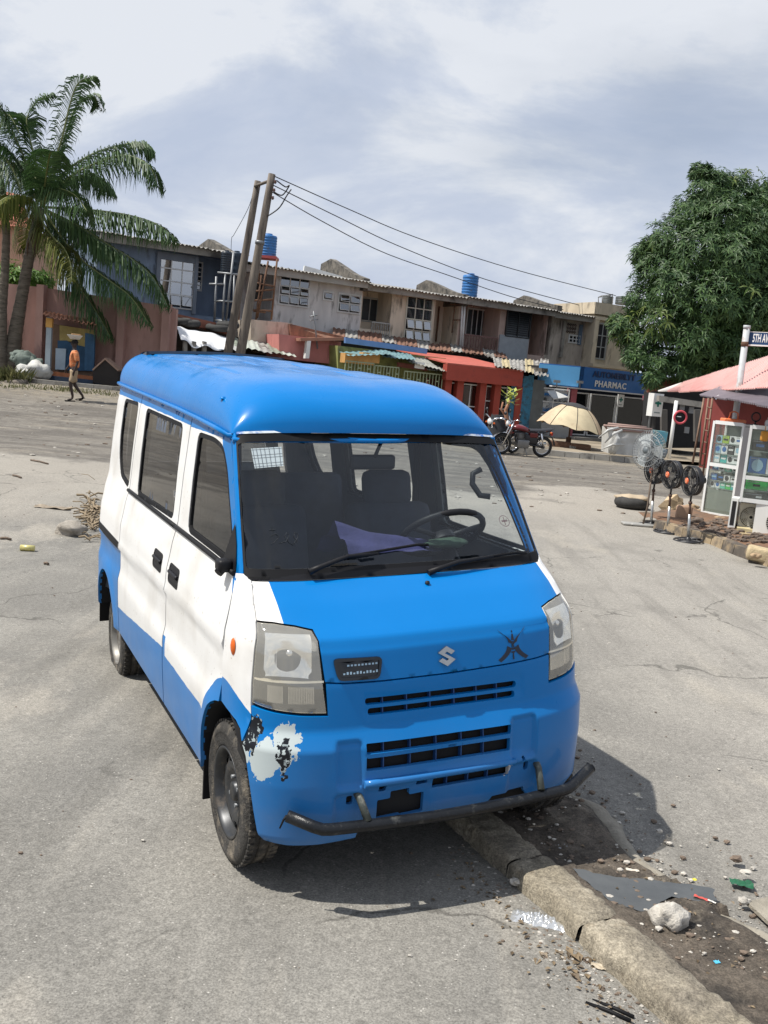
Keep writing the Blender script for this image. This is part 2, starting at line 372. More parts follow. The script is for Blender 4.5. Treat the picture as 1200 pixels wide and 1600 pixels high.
# pale broken concrete lip along the verge's far side
mb = MB(); cells = 0
for i in range(NS+1):
    s = S0+(S1-S0)*i/NS; we = edgew(s)-.05; wd = .10+.08*noise.noise(Vector((s*2.2, 8, 0)))
    for j in range(7):
        v = j/6; w = we+wd*v; q = Vector((s*3, w*3, 5)); mb.v.append(tuple(kp(s, w, .026*sin(pi*min(1, v*1.15+.02))**.6+.006*noise.noise(q*6)-.004)))
for i in range(NS):
    for j in range(6): a = i*7+j; mb.face((a, a+1, a+8, a+7), True)
structure('pavement_edge', mb, mat('pale worn concrete', (.26, .235, .19), .9, var=.3, vs=8, bump=.5, bs=80))
# puddle
wz = .061
pp = [(893,1357),(930,1364),(960,1372),(1000,1376),(1047,1377),(1085,1381),(1115,1387),(1119,1403),(1090,1405),(1052,1398),(1034,1408),(1028,1420),(1003,1422),(975,1416),(950,1408),(925,1388),(905,1370)]
P = [hit(x, y, wz) for x, y in pp]; zc = sum(p.z for p in P)/len(P)
pc = sum(P, Vector())/len(P)
R_ = []
for i in range(len(P)):
    a, b = P[i], P[(i+1) % len(P)]
    for k in range(4): q = a.lerp(b, k/4); R_.append(Vector((q.x+.012*noise.noise(q*30), q.y+.012*noise.noise(q*30+Vector((5, 5, 5))), zc)))
mb = MB(); b_ = [(q.x, q.y) for q in R_]; r_ = delaunay_2d_cdt([Vector(q) for q in b_], [(i, (i+1) % len(b_)) for i in range(len(b_))], [], 1, 1e-6); mb.v = [(v.x, v.y, zc) for v in r_[0]]
for f in r_[2]: mb.face(tuple(f))
wm = mat('muddy puddle water', (.060, .062, .058), .03, var=.25, vs=9, spec=1.0); structure('puddle', mb, wm)
# sunk bed around the puddle so that the water shows
dv = bpy.data.objects['dirt_verge'].data
for v in dv.vertices:
    if (v.co.xy-pc.xy).length < .6:
        if pin((v.co.x, v.co.y), b_): v.co.z = min(v.co.z, zc-.005)
        elif min((v.co.xy-Vector(q)).length for q in b_) < .05: v.co.z = max(v.co.z, zc+.003)
# ================================================================== minivan
VROT = Matrix.Rotation(.45427, 4, 'Z') @ Matrix.Rotation(-.04387, 4, 'X') @ Matrix.Rotation(-.04374, 4, 'Y')
van = thing('minivan', 'old blue and white minivan with black tube bumper bar parked over the kerb', 'minivan', (.13299, 3.67555, 0), VROT.to_euler())
VM = Matrix.Translation((.13299, 3.67555, 0)) @ VROT
# body stations: height, half width, front, start of the front corner
ST = [(.20,.690,.470,.02),(.26,.738,.490,.02),(.45,.745,.505,.02),(.575,.745,.502,.02),(.635,.730,.468,.02),(.78,.728,.450,.02),(.90,.718,.425,.02),(.935,.710,.405,.02),
      (.965,.703,.355,.02),(1.03,.690,.250,.02),(1.09,.672,.130,.0),(1.12,.665,.110,-.01),(1.34,.640,-.045,-.13),(1.57,.608,-.205,-.28),(1.65,.590,-.26,-.33)]
NE = 3.6
def stn(z): return interp(z, ST, 1), interp(z, ST, 2), interp(z, ST, 3)
def warp(x, y, z):
    k = min(1, max(0, (y+.4)/.7)); k = k*k*(3-2*k)
    return Vector((x, -y, z-.04*y+(.027*x*(1.6-z)*k if z < 1.6 else 0)))
def front_raw(a, z, off=0):
    w, yf, yc = stn(z); a = min(179.99, max(.01, a)); c = cos(radians(a)); s = sin(radians(a)); e = 2/NE
    x = -math.copysign(abs(c)**e, c)*w; y = yc+(yf-yc)*s**e
    if off:
        nx = -math.copysign(abs(c)**(2-e), c)/w; ny = s**(2-e)/(yf-yc); l = hypot(nx, ny); x += off*nx/l; y += off*ny/l
    return x, y, z
def front(a, z, off=0): return warp(*front_raw(a, z, off))
def ax(x, z, ):
    w = stn(z)[0]; c = min(1, abs(x)/w)**(NE/2); a = math.degrees(math.acos(c)); return a if x < 0 else 180-a
def van_px(px, py, off=0, a0=60, z0=.8):
    """surface parameters (a, z) of the nose where the photograph shows them"""
    def P(a, z):
        q = VM @ front(a, z, off)-O; d = q.dot(_f); return 600+F_PX*q.dot(CR)/d, 800+F_PX*q.dot(CD)/d
    a, z = a0, z0
    for i in range(30):
        x0, y0 = P(a, z); ex, ey = x0-px, y0-py
        if abs(ex)+abs(ey) < .1: break
        xa, ya = P(a+.01, z); xz, yz = P(a, z+1e-4); j = [[(xa-x0)/.01, (xz-x0)/1e-4], [(ya-y0)/.01, (yz-y0)/1e-4]]
        D = j[0][0]*j[1][1]-j[0][1]*j[1][0]; da = (ex*j[1][1]-ey*j[0][1])/D; dz = (j[0][0]*ey-j[1][0]*ex)/D
        a -= max(-8, min(8, da)); z -= max(-.1, min(.1, dz)); a = min(179, max(1, a)); z = min(1.64, max(.2, z))
    return a, z
# arc length table at mid height for even triangulation
_arc = [(0., 0.)]; _pp = front_raw(0, .7)
for i in range(1, 361):
    q = front_raw(i/2, .7); _arc.append((i/2, _arc[-1][1]+hypot(q[0]-_pp[0], q[1]-_pp[1]))); _pp = q
AL = _arc[-1][1]/2
def a2s(a): return interp(a, _arc)-AL
_inv = [(s, a) for a, s in _arc]
def s2a(s): return interp(s+AL, _inv)
GUT = [(-3.07,1.690),(-2.19,1.662),(-1.01,1.625),(-.47,1.597),(-.15,1.573)]
def side(sg, y, z, off=0):
    w, yf, yc = stn(z)
    if z > 1.09: yc = max(yc, -.30)
    zc = .831+.036*y
    w -= .009*(1-sstep(zc-.018, zc+.004, z)); w += .006*exp(-((z-zc-.012)/.014)**2)
    for cy, cz, ry, rz in ARCH:
        r = hypot((y-cy)/ry, (z-cz)/rz)
        if .9 < r < 1.6: w += .012*(1-sstep(1.02, 1.32, r))
    if y > yc: w *= max(0, 1-((y-yc)/(yf-yc))**NE)**(1/NE)
    if y < -2.80: w *= max(.0, 1-((-y-2.80)/.38)**3.2)**(1/3.2)
    return warp(sg*(w+off), y, z)
ARCH = [(.07, .32, .275, .312), (-2.57, .25, .30, .29)]
def dens(poly, st):
    o = []
    for i, p in enumerate(poly):
        q = poly[(i+1) % len(poly)]; k = max(1, int(hypot(q[0]-p[0], q[1]-p[1])/st))
        for j in range(k): o.append((p[0]+(q[0]-p[0])*j/k, p[1]+(q[1]-p[1])*j/k))
    return o
def rounded(poly, r, k=3):
    o = []; n = len(poly)
    for i, p in enumerate(poly):
        a = Vector(poly[i-1]); b = Vector(p); c = Vector(poly[(i+1) % n]); u = (a-b); v = (c-b); rr = min(r, u.length*.45, v.length*.45)
        u = b+u.normalized()*rr; v = b+v.normalized()*rr
        for j in range(k+1):
            t = j/k; q = u*(1-t)**2+b*2*t*(1-t)+v*t*t; o.append((q.x, q.y))
    return o
def inset(poly, d):
    n = len(poly); A = sum(poly[i-1][0]*poly[i][1]-poly[i][0]*poly[i-1][1] for i in range(n)); sg = 1 if A > 0 else -1; o = []
    for i in range(n):
        a, b, c = poly[i-1], poly[i], poly[(i+1) % n]
        u = Vector((b[0]-a[0], b[1]-a[1])).normalized(); v = Vector((c[0]-b[0], c[1]-b[1])).normalized()
        nn = Vector((-(u.y+v.y), u.x+v.x)); nn = nn.normalized() if nn.length > 1e-6 else Vector((-u.y, u.x)); k = 1/max(.5, nn.dot(Vector((-u.y, u.x))))
        o.append((b[0]+nn.x*d*sg*k, b[1]+nn.y*d*sg*k))
    return o
def panel(mb, outline, holes, fn, step, rim=0., es=None):
    """sheet with holes over a curved surface; fn(u, v, off) gives the point; rim turns its edges inwards"""
    es = es or step; loops = [dens(outline, es)]+[dens(h, es) for h in holes]; pts = []; edges = []
    for lp in loops:
        b = len(pts); pts += lp; edges += [(b+i, b+(i+1) % len(lp)) for i in range(len(lp))]
    x0 = min(p[0] for p in loops[0]); x1 = max(p[0] for p in loops[0]); y0 = min(p[1] for p in loops[0]); y1 = max(p[1] for p in loops[0])
    nx = int((x1-x0)/step)+1; ny = int((y1-y0)/step)+1
    near = {}
    for p in pts: near.setdefault((int((p[0]-x0)/step+9), int((p[1]-y0)/step+9)), []).append(p)
    for i in range(nx+1):
        for j in range(ny+1):
            p = (x0+i*step, y0+j*step)
            if any(hypot(p[0]-q[0], p[1]-q[1]) < .62*step for a in (8, 9, 10) for b in (8, 9, 10) for q in near.get((i+a, j+b), ())): continue
            if pin(p, loops[0]) and not any(pin(p, h) for h in loops[1:]): pts.append(p)
    r = delaunay_2d_cdt([Vector(p) for p in pts], edges, [], 0, 1e-6)
    V, Fc = r[0], r[2]; base = len(mb.v); mb.v += [tuple(fn(v.x, v.y, 0)) for v in V]
    for f in Fc:
        c = (sum(V[i].x for i in f)/3, sum(V[i].y for i in f)/3)
        if pin(c, loops[0]) and not any(pin(c, h) for h in loops[1:]): mb.face(tuple(base+i for i in f), True)
    if rim:
        for lp in loops:
            b = len(mb.v); n = len(lp)
            for p in lp: mb.v.append(tuple(fn(p[0], p[1], 0))); mb.v.append(tuple(fn(p[0], p[1], -rim)))
            for i in range(n):
                k = (i+1) % n; mb.face((b+2*i, b+2*k, b+2*k+1, b+2*i+1))
def sfn(sg, o=0): return lambda y, z, off: side(sg, y, z, off+o)
def ffn(o=0, emb=None):
    def f(s, z, off):
        a = s2a(s); e = emb(front_raw(a, z)[0], z) if emb else 0
        return front(a, z, off+o+e)
    return f
def fo(pts): return [(a2s(a), z) for a, z in pts]        # (a, z) outline -> (s, z)
def fx(pts): return [(a2s(ax(x, z)), z) for x, z in pts]  # (x, z) outline -> (s, z)
def mir(pts): return [(-s, z) for s, z in reversed(pts)]

# --- paints: node expressions over the van's own coordinates
class X:
    def __init__(s, t, o): s.t = t; s.o = o
    def op(s, k, b, c=None):
        n = s.t.nodes.new('ShaderNodeMath'); n.operation = k; s.t.links.new(s.o, n.inputs[0])
        for i, q in ((1, b), (2, c)):
            if q is None: continue
            if isinstance(q, X): s.t.links.new(q.o, n.inputs[i])
            else: n.inputs[i].default_value = q
        return X(s.t, n.outputs[0])
    def __add__(s, b): return s.op('ADD', b)
    __radd__ = __add__
    def __sub__(s, b): return s.op('SUBTRACT', b)
    def __mul__(s, b): return s.op('MULTIPLY', b)
    __rmul__ = __mul__
    def gt(s, b): return s.op('GREATER_THAN', b)
    def lt(s, b): return s.op('LESS_THAN', b)
    def mn(s, b): return s.op('MINIMUM', b)
    def mx(s, b): return s.op('MAXIMUM', b)
    def ab(s): return s.op('ABSOLUTE', 0.)
BLUE = (.0002, .160, .47); WHITE = (.77, .765, .75)
def paint(name, whitefn, blue=BLUE, patches=None, rough=.30):
    m = bpy.data.materials.new(name); m.use_nodes = True; t = m.node_tree; L = t.links; p = t.nodes['Principled BSDF']
    tcn = t.nodes.new('ShaderNodeTexCoord'); sx = t.nodes.new('ShaderNodeSeparateXYZ'); L.new(tcn.outputs['Object'], sx.inputs[0])
    x, yb, zl = (X(t, sx.outputs[i]) for i in range(3)); y = yb*-1.
    def nz(sc, det=4):
        n = t.nodes.new('ShaderNodeTexNoise'); n.inputs['Scale'].default_value = sc; n.inputs['Detail'].default_value = det; L.new(tcn.outputs['Object'], n.inputs['Vector']); return X(t, n.outputs[0])
    z = zl - yb*.04 + (nz(9)-.5)*.012
    def mixc(f, c1, c2):
        n = t.nodes.new('ShaderNodeMixRGB')
        L.new(f.o, n.inputs[0])
        for i, c in ((1, c1), (2, c2)):
            if isinstance(c, tuple): n.inputs[i].default_value = (*c, 1)
            else: L.new(c, n.inputs[i])
        return n.outputs[0]
    cloud = nz(2.2, 6)
    bl = mixc(cloud, tuple(c*.90 for c in blue), tuple(min(1, c*1.1+.004) for c in blue))
    if whitefn:
        wf = whitefn(x, y, z)
        wh = mixc((nz(3.2, 8)-.47).mx(0.)*2.2, WHITE, (.50, .47, .42)); wh = mixc(nz(55, 4).gt(.69)*.5, wh, (.35, .31, .26))
        col = mixc(wf, bl, wh)
    else: col = bl
    # road dust low on the body
    dust = ((zl*-1.+.62)*1.4).mx(0.).mn(.45)*nz(7, 7)*.8
    col = mixc(dust, col, (.22, .2, .17))
    if patches: col = patches(x, y, z, nz, mixc, col)
    L.new(col, p.inputs['Base Color']); p.inputs['Roughness'].default_value = rough; p.inputs['Specular IOR Level'].default_value = .10; p.inputs['Coat Weight'].default_value = .28; p.inputs['Coat Roughness'].default_value = .10
    rr = nz(6, 6)*.22+(rough-.08); L.new(rr.o, p.inputs['Roughness'])
    b = t.nodes.new('ShaderNodeBump'); b.inputs['Strength'].default_value = .09; b.inputs['Distance'].default_value = .02
    h = nz(4, 3)*.45+nz(28, 3)*.05+nz(90, 2)*.02; L.new(h.o, b.inputs['Height']); L.new(b.outputs[0], p.inputs['Normal'])
    return m
def w_slide(x, y, z): return z.lt(y*-.024+1.545)*z.gt((y+2.18)*.10+.408)
def w_quarter(x, y, z): return z.lt(y*-.024+1.545)*z.gt(.742)
def w_door(x, y, z):
    arch = ((y-.07)*(y-.07)*(1/.305**2)+(z-.32)*(z-.32)*(1/.385**2)).gt(1.)
    return z.lt(1.562)*z.gt((y+.90).lt(0.)*.09+.505)*arch*(y+(z-1.08)*.82).lt(-.02)
def w_fender(x, y, z):
    arch = ((y-.09)*(y-.09)*(1/.37**2)+(z-.32)*(z-.32)*(1/.40**2)).gt(1.)
    return arch*z.gt(.60)*z.lt(1.125)
def w_hood(x, y, z): return ((x+.575).lt(0.)+(x-.612).gt(0.)*z.gt(.94)).mn(1.)
def nzoff(x): return x
def p_bumper(x, y, z, nz, mixc, col):
    def d2(cx, cy, cz, kx, kz): return (x-cx)*(x-cx)*kx+(y-cy)*(y-cy)*kx+(z-cz)*(z-cz)*kz
    n1, n2 = nz(11, 3), nz(48, 6)
    wobble = (n1-.5)*1.5+(n2-.5)*2.0
    A = (d2(-.712, .27, .565, 300., 100.)+wobble).mn(d2(-.655, .35, .52, 260., 150.)+wobble)
    w = A.mn(d2(-.594, .39, .545, 330., 110.)+wobble).lt(1.0)
    B = (d2(-.690, .315, .595, 420., 160.)+wobble+.08).mn(d2(-.592, .395, .52, 470., 140.)+wobble).lt(.86)
    col = mixc(w, col, (.50, .56, .56))
    dk = mixc(nz(60, 6).gt(.57), (.012, .014, .018), (.30, .35, .36))
    col = mixc(B, col, dk)
    s = (x*x*0.+(y-.49)*(y-.49)*200.+(x-.245)*(x-.245)*800.+(z-.415)*(z-.415)*500.+wobble*1.2).lt(.25)
    return mixc(s, col, (.6, .6, .6))
P_roof = paint('blue roof paint', None, rough=.24)
P_slide = paint('sliding door paint', w_slide); P_quarter = paint('rear quarter paint', w_quarter); P_door = paint('front door paint', w_door)
P_fender = paint('fender paint', w_fender); P_hood = paint('hood paint', w_hood); P_bumper = paint('front bumper paint', None, patches=p_bumper, rough=.3)
van_glass = glass_mat('tinted van glass', (.36, .37, .38), .06, .02, .12, (.01, .01, .012))
ws_glass = glass_mat('windscreen glass', (.84, .90, .93), .05, .015, .012, (.06, .09, .12), 1.38); clearside = glass_mat('clear side glass', (.96, .97, .97), .04, .02, .0)
trim_grey = mat('grey interior trim', (.05, .062, .078), .7, var=.15); seat_cloth = mat('dark seat cloth', (.03, .036, .05), .9, var=.25, vs=14)
trim_dark = mat('dark interior trim', (.03, .033, .038), .7, var=.2)

def vobj(name, mb, m, par=None, label=None):
    o = obj(name, mb, m, par or van, local=True)
    if label: o['label'] = label
    return o
STEP = .03
WQ = [(-2.66,1.60),(-2.21,1.60),(-2.195,1.10),(-2.30,1.108),(-2.49,1.135),(-2.60,1.24),(-2.65,1.38)]
WS = [(-1.975,1.585),(-1.09,1.565),(-1.05,1.112),(-1.935,1.098)]
WF = [(-.80,1.553),(-.53,1.553),(-.385,1.535),(-.275,1.45),(-.155,1.30),(-.012,1.105),(-.765,1.108)]
def arc(c, a0, a1, k, sx=1): return [(c[0]+c[2]*cos(radians(a0+(a1-a0)*i/k)), c[1]+c[3]*sin(radians(a0+(a1-a0)*i/k))) for i in range(k+1)]
gz = lambda y: interp(y, GUT)
doorF = [(-.945,.258),(-.225,.258)]+arc(ARCH[0], 184, 100, 9)+[(.026,.66),(.026,1.095),(-.09,1.29),(-.19,1.44),(-.285,1.56),(-.34,gz(-.34)-.012),(-.945,gz(-.945)-.012)]
slideD = [(-2.150,.258),(-.957,.258),(-.957,gz(-.957)-.012),(-2.150,gz(-2.15)-.012)]
quart = [(-3.045,.30)]+[(-2.87,.25)]+arc(ARCH[1], 178, 2, 14)+[(-2.162,.25),(-2.162,gz(-2.162)-.012),(-3.04,gz(-3.04)-.012)]
for sg in (-1, 1):
    for nm, ol, hole, mt in (('front_door', doorF, WF, P_door), ('sliding_door', slideD, WS, P_slide), ('rear_quarter_panel', quart, WQ, P_quarter)):
        hole = rounded(hole, .05); mb = MB(); panel(mb, ol, [hole], sfn(sg), STEP, .022, .02); pn = vobj(nm, mb, mt)
        mb = MB(); panel(mb, hole, [inset(hole, .022)], sfn(sg, -.003), .03, .012, .02); vobj('window_rubber', mb, black_rubber, pn)
        mb = MB(); panel(mb, inset(hole, .018), [], sfn(sg, -.010), .06, 0, .03); vobj('window_glass', mb, van_glass if sg < 0 else clearside, pn)
        if nm != 'rear_quarter_panel':     # thick weather strip under the glass and a recessed handle
            y0, y1 = (-.955, -.0) if nm == 'front_door' else (-2.15, -.955)
            mb = MB(); mb.tube([side(sg, y0+(y1-y0)*i/10, 1.098, .006) for i in range(11)], .011, 6); vobj('weather_strip', mb, black_rubber, pn)
            hy = -.81 if nm == 'front_door' else -1.15
            mb = MB(); hp = rounded([(hy-.095,.855),(hy+.095,.855),(hy+.095,.945),(hy-.095,.945)], .025)
            panel(mb, hp, [inset(hp, .010)], sfn(sg, .002), .03, .006); panel(mb, inset(hp, .009), [], sfn(sg, .0005), .03)
            hb = [side(sg, hy-.080+.16*i/6, .905, .002) for i in range(7)]; mb.tube(hb, .010, 6); vobj('door_handle', mb, black_plastic, pn)
    # lining inside the body, with the same window openings
    mb = MB(); panel(mb, [(-3.0,.35),(-.10,.60),(-.02,1.05),(-.3,1.57),(-3.0,1.66)], [inset(WQ, -.01), inset(WS, -.01), inset(WF, -.01)], sfn(sg, -.045), .08, 0, .05); vobj('inner_lining', mb, trim_grey)
    # roof gutter and sliding rail
    mb = MB(); mb.tube([side(sg, y, gz(y)-.004, .014) for y in (-3.085,-2.95,-2.8,-2.4,-2.0,-1.6,-1.2,-.8,-.5,-.3,-.2)]+[front(6, 1.567, .008)], .011, 6); vobj('roof_gutter', mb, P_roof)
    mb = MB(); panel(mb, [(-3.03,.752),(-2.17,.752),(-2.17,.79),(-3.03,.79)], [], sfn(sg, .004), .05, .01); vobj('door_rail', mb, black_rubber)
    mb = MB(); panel(mb, [(-2.2,.19),(-.25,.19),(-.25,.262),(-2.2,.262)], [], sfn(sg, -.02), .08); vobj('rocker', mb, P_bumper)
    # wheel wells
    for cy, cz, ry, rz in ARCH:
        mb = MB(); mb.grid(lambda u, v: side(sg, cy+(ry+.0)*cos(u*pi), cz+(rz)*sin(u*pi), -.012-.24*v), 16, 1); 
        mb.poly([side(sg, cy+ry*cos(pi*i/12), cz+rz*sin(pi*i/12), -.25) for i in range(13)]); vobj('wheel_well', mb, dark_void)
    for y0, y1 in ((-.215, -.20), (-2.9, -2.885)):
        mb = MB(); a_ = side(sg, y0, .36, -.005); z0, z1 = (.115, .46)
        pts = [warp(sg*.725, y0-.015, z0), warp(sg*.50, y0-.015, z0), warp(sg*.50, y0+.03, z1), warp(sg*.728, y0+.03, z1)]; mb.prism(pts, (0, .012, 0)); vobj('mud_flap', mb, black_rubber)

# --- nose
HLo = [(26.9,.975),(39.2,.976),(51.2,.969),(58.6,.959),(60,.935),(63.3,.697),(52.7,.70),(39.8,.706),(24.6,.716),(25.0,.80),(25.8,.90)]
HL = fo(HLo)
fend = [(0.3,.636),(0.3,1.10),(14,1.108),(20,1.10),(25.4,1.088),(26.6,.982),(26.0,.975),(25.0,.90),(24.2,.80),(23.8,.712),(24.2,.66),(19.0,.578),(16.5,.612),(12,.628),(6,.634)]
fend = fo(fend)
HB = [(63,.803),(70,.797),(81,.793),(90,.790)]      # hood lower edge
hood = fo([(63.0,.803),(60.6,.935),(59.3,.965),(51.2,.976),(39.2,.983),(27.4,.983),(26.3,1.086),(60,1.084),(90,1.083)])
hood = hood + mir(hood[:-1])
# close the hood along its lower edge
hood = fo(HB[::-1])[:-1] + hood + [(-q[0], q[1]) for q in fo(HB[1:3])]
cr = lambda x, z: (a2s(ax(x, z)), z)
def emb_b(x, z):
    e = 0
    for x0, x1, z0, z1, d in ((-.440,-.348,.44,.598,.014),(.262,.378,.43,.588,.014),(-.445,-.352,.285,.415,.014),(.262,.388,.275,.408,.014),(-.34,-.085,.26,.45,.012)):
        cx, cz, hx, hz = (x0+x1)/2, (z0+z1)/2, (x1-x0)/2, (z1-z0)/2; r = .018
        qx, qz = max(abs(x-cx)-hx+r, 0), max(abs(z-cz)-hz+r, 0); dd = hypot(qx, qz)-r
        if max(abs(x-cx)-hx, abs(z-cz)-hz) < -.02: dd = -.02
        e -= d*(1-sstep(-.005, .005, dd))
    for z0 in (.726, .688): e -= .004*exp(-((z-z0)/.02)**2)*(abs(x) < .33)
    e += .012*exp(-((z-.437)/.016)**2)*sstep(.36, .30, abs(x+.0)) if abs(x) < .36 else 0
    return e
def emb_h(x, z):
    return -.006*exp(-((z-.917)/.006)**2) if abs(x) < .5 else 0
bt = fo(HB)[1:]
bt = [(s, z-.006) for s, z in bt]
bumper = [(a2s(24.8),.655)]+fo([(24.3,.704),(39.8,.695),(52.7,.689),(64.0,.686),(63.4,.796)])+bt
bumper = bumper + mir(bumper[:-1])
blo = fo([(19.8,.566),(22.2,.534),(24.9,.45),(28,.34),(30.2,.275),(32.5,.24),(45,.232),(60,.236),(73.5,.248),(75.5,.30),(85,.30),(87,.252),(90,.250)])
bumper = bumper + [(-s, z) for s, z in blo[:-1]] + [blo[-1]] + list(reversed(blo[:-1]))
def slot(x0, z0, x1, z1, h, r=.009):     # slanted slot following the bumper's crown
    return rounded(fx([(x0, z0-h/2), ((x0+x1)/2, (z0+z1)/2-h/2), (x1, z1-h/2), (x1, z1+h/2), ((x0+x1)/2, (z0+z1)/2+h/2), (x0, z0+h/2)]), r)
SL = [slot(-.327,.724,.300,.710,.024,.011), slot(-.318,.688,.292,.674,.024,.011)]
OP = [slot(-.336,.571,.254,.556,.036,.005), slot(-.336,.518,.252,.498,.048,.005), slot(-.075,.410,.254,.398,.046,.004)]
PLH = [rounded(fx([(-.285,.295),(-.10,.295),(-.10,.372),(-.16,.372),(-.16,.398),(-.235,.398),(-.235,.372),(-.285,.372)]), .006)]
HOLES = SL+OP+PLH+[rounded(fx([(-.283,.405),(-.255,.405),(-.255,.43),(-.283,.43)]), .004), rounded(fx([(-.135,.405),(-.09,.405),(-.09,.43),(-.135,.43)]), .004),
    rounded(fx([(.312,.418),(.328,.418),(.328,.436),(.312,.436)]), .008), rounded(fx([(-.402,.372),(-.378,.372),(-.378,.405),(-.402,.405)]), .008), rounded(fx([(.335,.37),(.358,.37),(.358,.405),(.335,.405)]), .008)]
mb = MB(); panel(mb, bumper, HOLES, ffn(0, emb_b), .0095, .018, .010); vobj('front_bumper', mb, P_bumper)
mb = MB(); panel(mb, hood, [], ffn(0, emb_h), .014, .018, .014); hd = vobj('hood', mb, P_hood)
for f in (fend, mir(fend)): mb = MB(); panel(mb, f, [], ffn(), .022, .02, .015); vobj('fender', mb, P_fender)
# dark frame behind the openings and the gaps
mb = MB(); mb.grid(lambda u, v: front(8+164*u, .25+.70*v, -.03-.004), 40, 10); mb.grid(lambda u, v: front(3+174*u, .93+.15*v, -.03), 40, 4); vobj('grille_backing', mb, dark_void)
gb = MB()
for z0, z1, xs in ((.662,.74,[-.26,-.165,-.07,.03,.125,.215]),(.475,.59,[-.27,-.165,-.06,.045,.14]),(.37,.435,[-.01,.08,.165])):
    for x in xs: gb.grid(lambda u, v: front(ax(x, z0), z0+(z1-z0)*v, -.012-.02*u), 1, 2, False); gb.grid(lambda u, v: front(ax(x+.004, z0), z0+(z1-z0)*v, -.012-.02*u), 1, 2, False); gb.grid(lambda u, v: front(ax(x+.004*u, z0), z0+(z1-z0)*v, -.012), 1, 2, False)
vobj('grille_fins', gb, mat('faded grille blue', (.01, .06, .2), .6))
mb = MB(); mb.grid(lambda u, v: front(ax(-.332+.58*u, .54), .538+.010*v-.014*u, .000), 20, 1); mb.grid(lambda u, v: front(ax(-.332+.58*u, .54), .538-.014*u, -.025*v), 20, 1); mb.grid(lambda u, v: front(ax(-.332+.58*u, .54), .548-.014*u, -.025*v), 20, 1)
mb.tube([front(ax(-.345+.62*u/12, .45), .450-.022*u/12, .006) for u in range(13)], .014, 8); vobj('grille_bar', mb, P_bumper)

# --- headlights
lens_mat = glass_mat('yellowed lens', (.99, .97, .92), .10, .04, .20, (.96, .92, .80), 1.4)
refl = mat('headlight reflector', (.95, .94, .90), .12, 1.0, var=.1, vs=8); house = mat('headlight housing', (.86, .81, .68), .3, .45, var=.08, vs=9)
amber = mat('amber lens', (.65, .12, .01), .25, var=.05)
ribmat = mat('ribbed reflector', (.7, .69, .66), .15, .8, var=.1)
for sgn, ol in ((1, HL), (-1, mir(HL))):
    mb = MB(); panel(mb, ol, [], ffn(-.003), .02, .02, .015); hl = vobj('headlight', mb, lens_mat)
    mb = MB(); panel(mb, inset(ol, -.006), [inset(ol, .004)], ffn(-.008), .02, .03, .015); vobj('gasket', mb, black_rubber, hl)
    mb = MB(); panel(mb, ol, [], ffn(-.040), .03, 0, .03)
    lp = dens(ol, .02); b = len(mb.v); n = len(lp)
    for p in lp: mb.v += [tuple(ffn(-.004)(p[0], p[1], 0)), tuple(ffn(-.041)(p[0], p[1], 0))]
    for i in range(n): k = (i+1) % n; mb.face((b+2*i, b+2*k, b+2*k+1, b+2*i+1))
    mb.grid(lambda u, v: front((25.5+37*u) if sgn > 0 else 180-(25.5+37*u), .796+.003*u+.007*(v), -.006-.0*v), 12, 1)
    mb.grid(lambda u, v: front((25.5+37*u) if sgn > 0 else 180-(25.5+37*u), .796+.003*u, -.006-.045*v), 12, 1); vobj('housing', mb, house, hl)
    ac = 46 if sgn > 0 else 134
    # bowl of the main reflector
    mb = MB(); c0 = Vector(front(ac, .885, -.012)); c1 = Vector(front(ac, .885, -.066)); dr = (c0-c1).normalized(); tq = dr.to_track_quat('Z', 'Y').to_matrix()
    tg = (front(ac+2, .885)-front(ac-2, .885)).normalized()
    am = 44.5 if sgn > 0 else 135.5
    mb.grid(lambda u, v: front(am+(u-.5)*26*(1 if v > .12 else .9), .812+.138*v, -.010-.034*(sin(pi*min(1, max(0, u)))**.6)*(sin(pi*min(1, v*.85+.12))**.7)), 16, 12)
    for q_ in range(6): mb.grid(lambda u, v: front(am-13*(sgn)+1.2*(q_+u)*sgn, .815+.12*v, -.034+.006*sin(pi*u)), 2, 1)
    mb.lathe([(.012,-.02),(.03,-.014),(.055,.000),(.046,.002),(.048,.004)], c1, 28, tq)
    vobj('reflector_bowl', mb, refl, hl)
    mb = MB(); mb.tube([c1-dr*.02, c1+dr*.02], .009, 10); mb.lathe([(.0001,.03),(.011,.028),(.014,.018),(.014,.0)], c1+dr*.004, 12, tq); vobj('bulb', mb, chrome, hl)
    for a0, a1 in (((33, 43), (46, 59)) if sgn > 0 else ((137, 147), (121, 134))):
        mb = MB(); K = 16
        for i in range(K): mb.grid(lambda u, v: front(a0+(a1-a0)*(i+u)/K, .722+.058*v, -.030+.010*sin(pi*u)), 2, 1)
        vobj('indicator_reflector', mb, ribmat, hl)
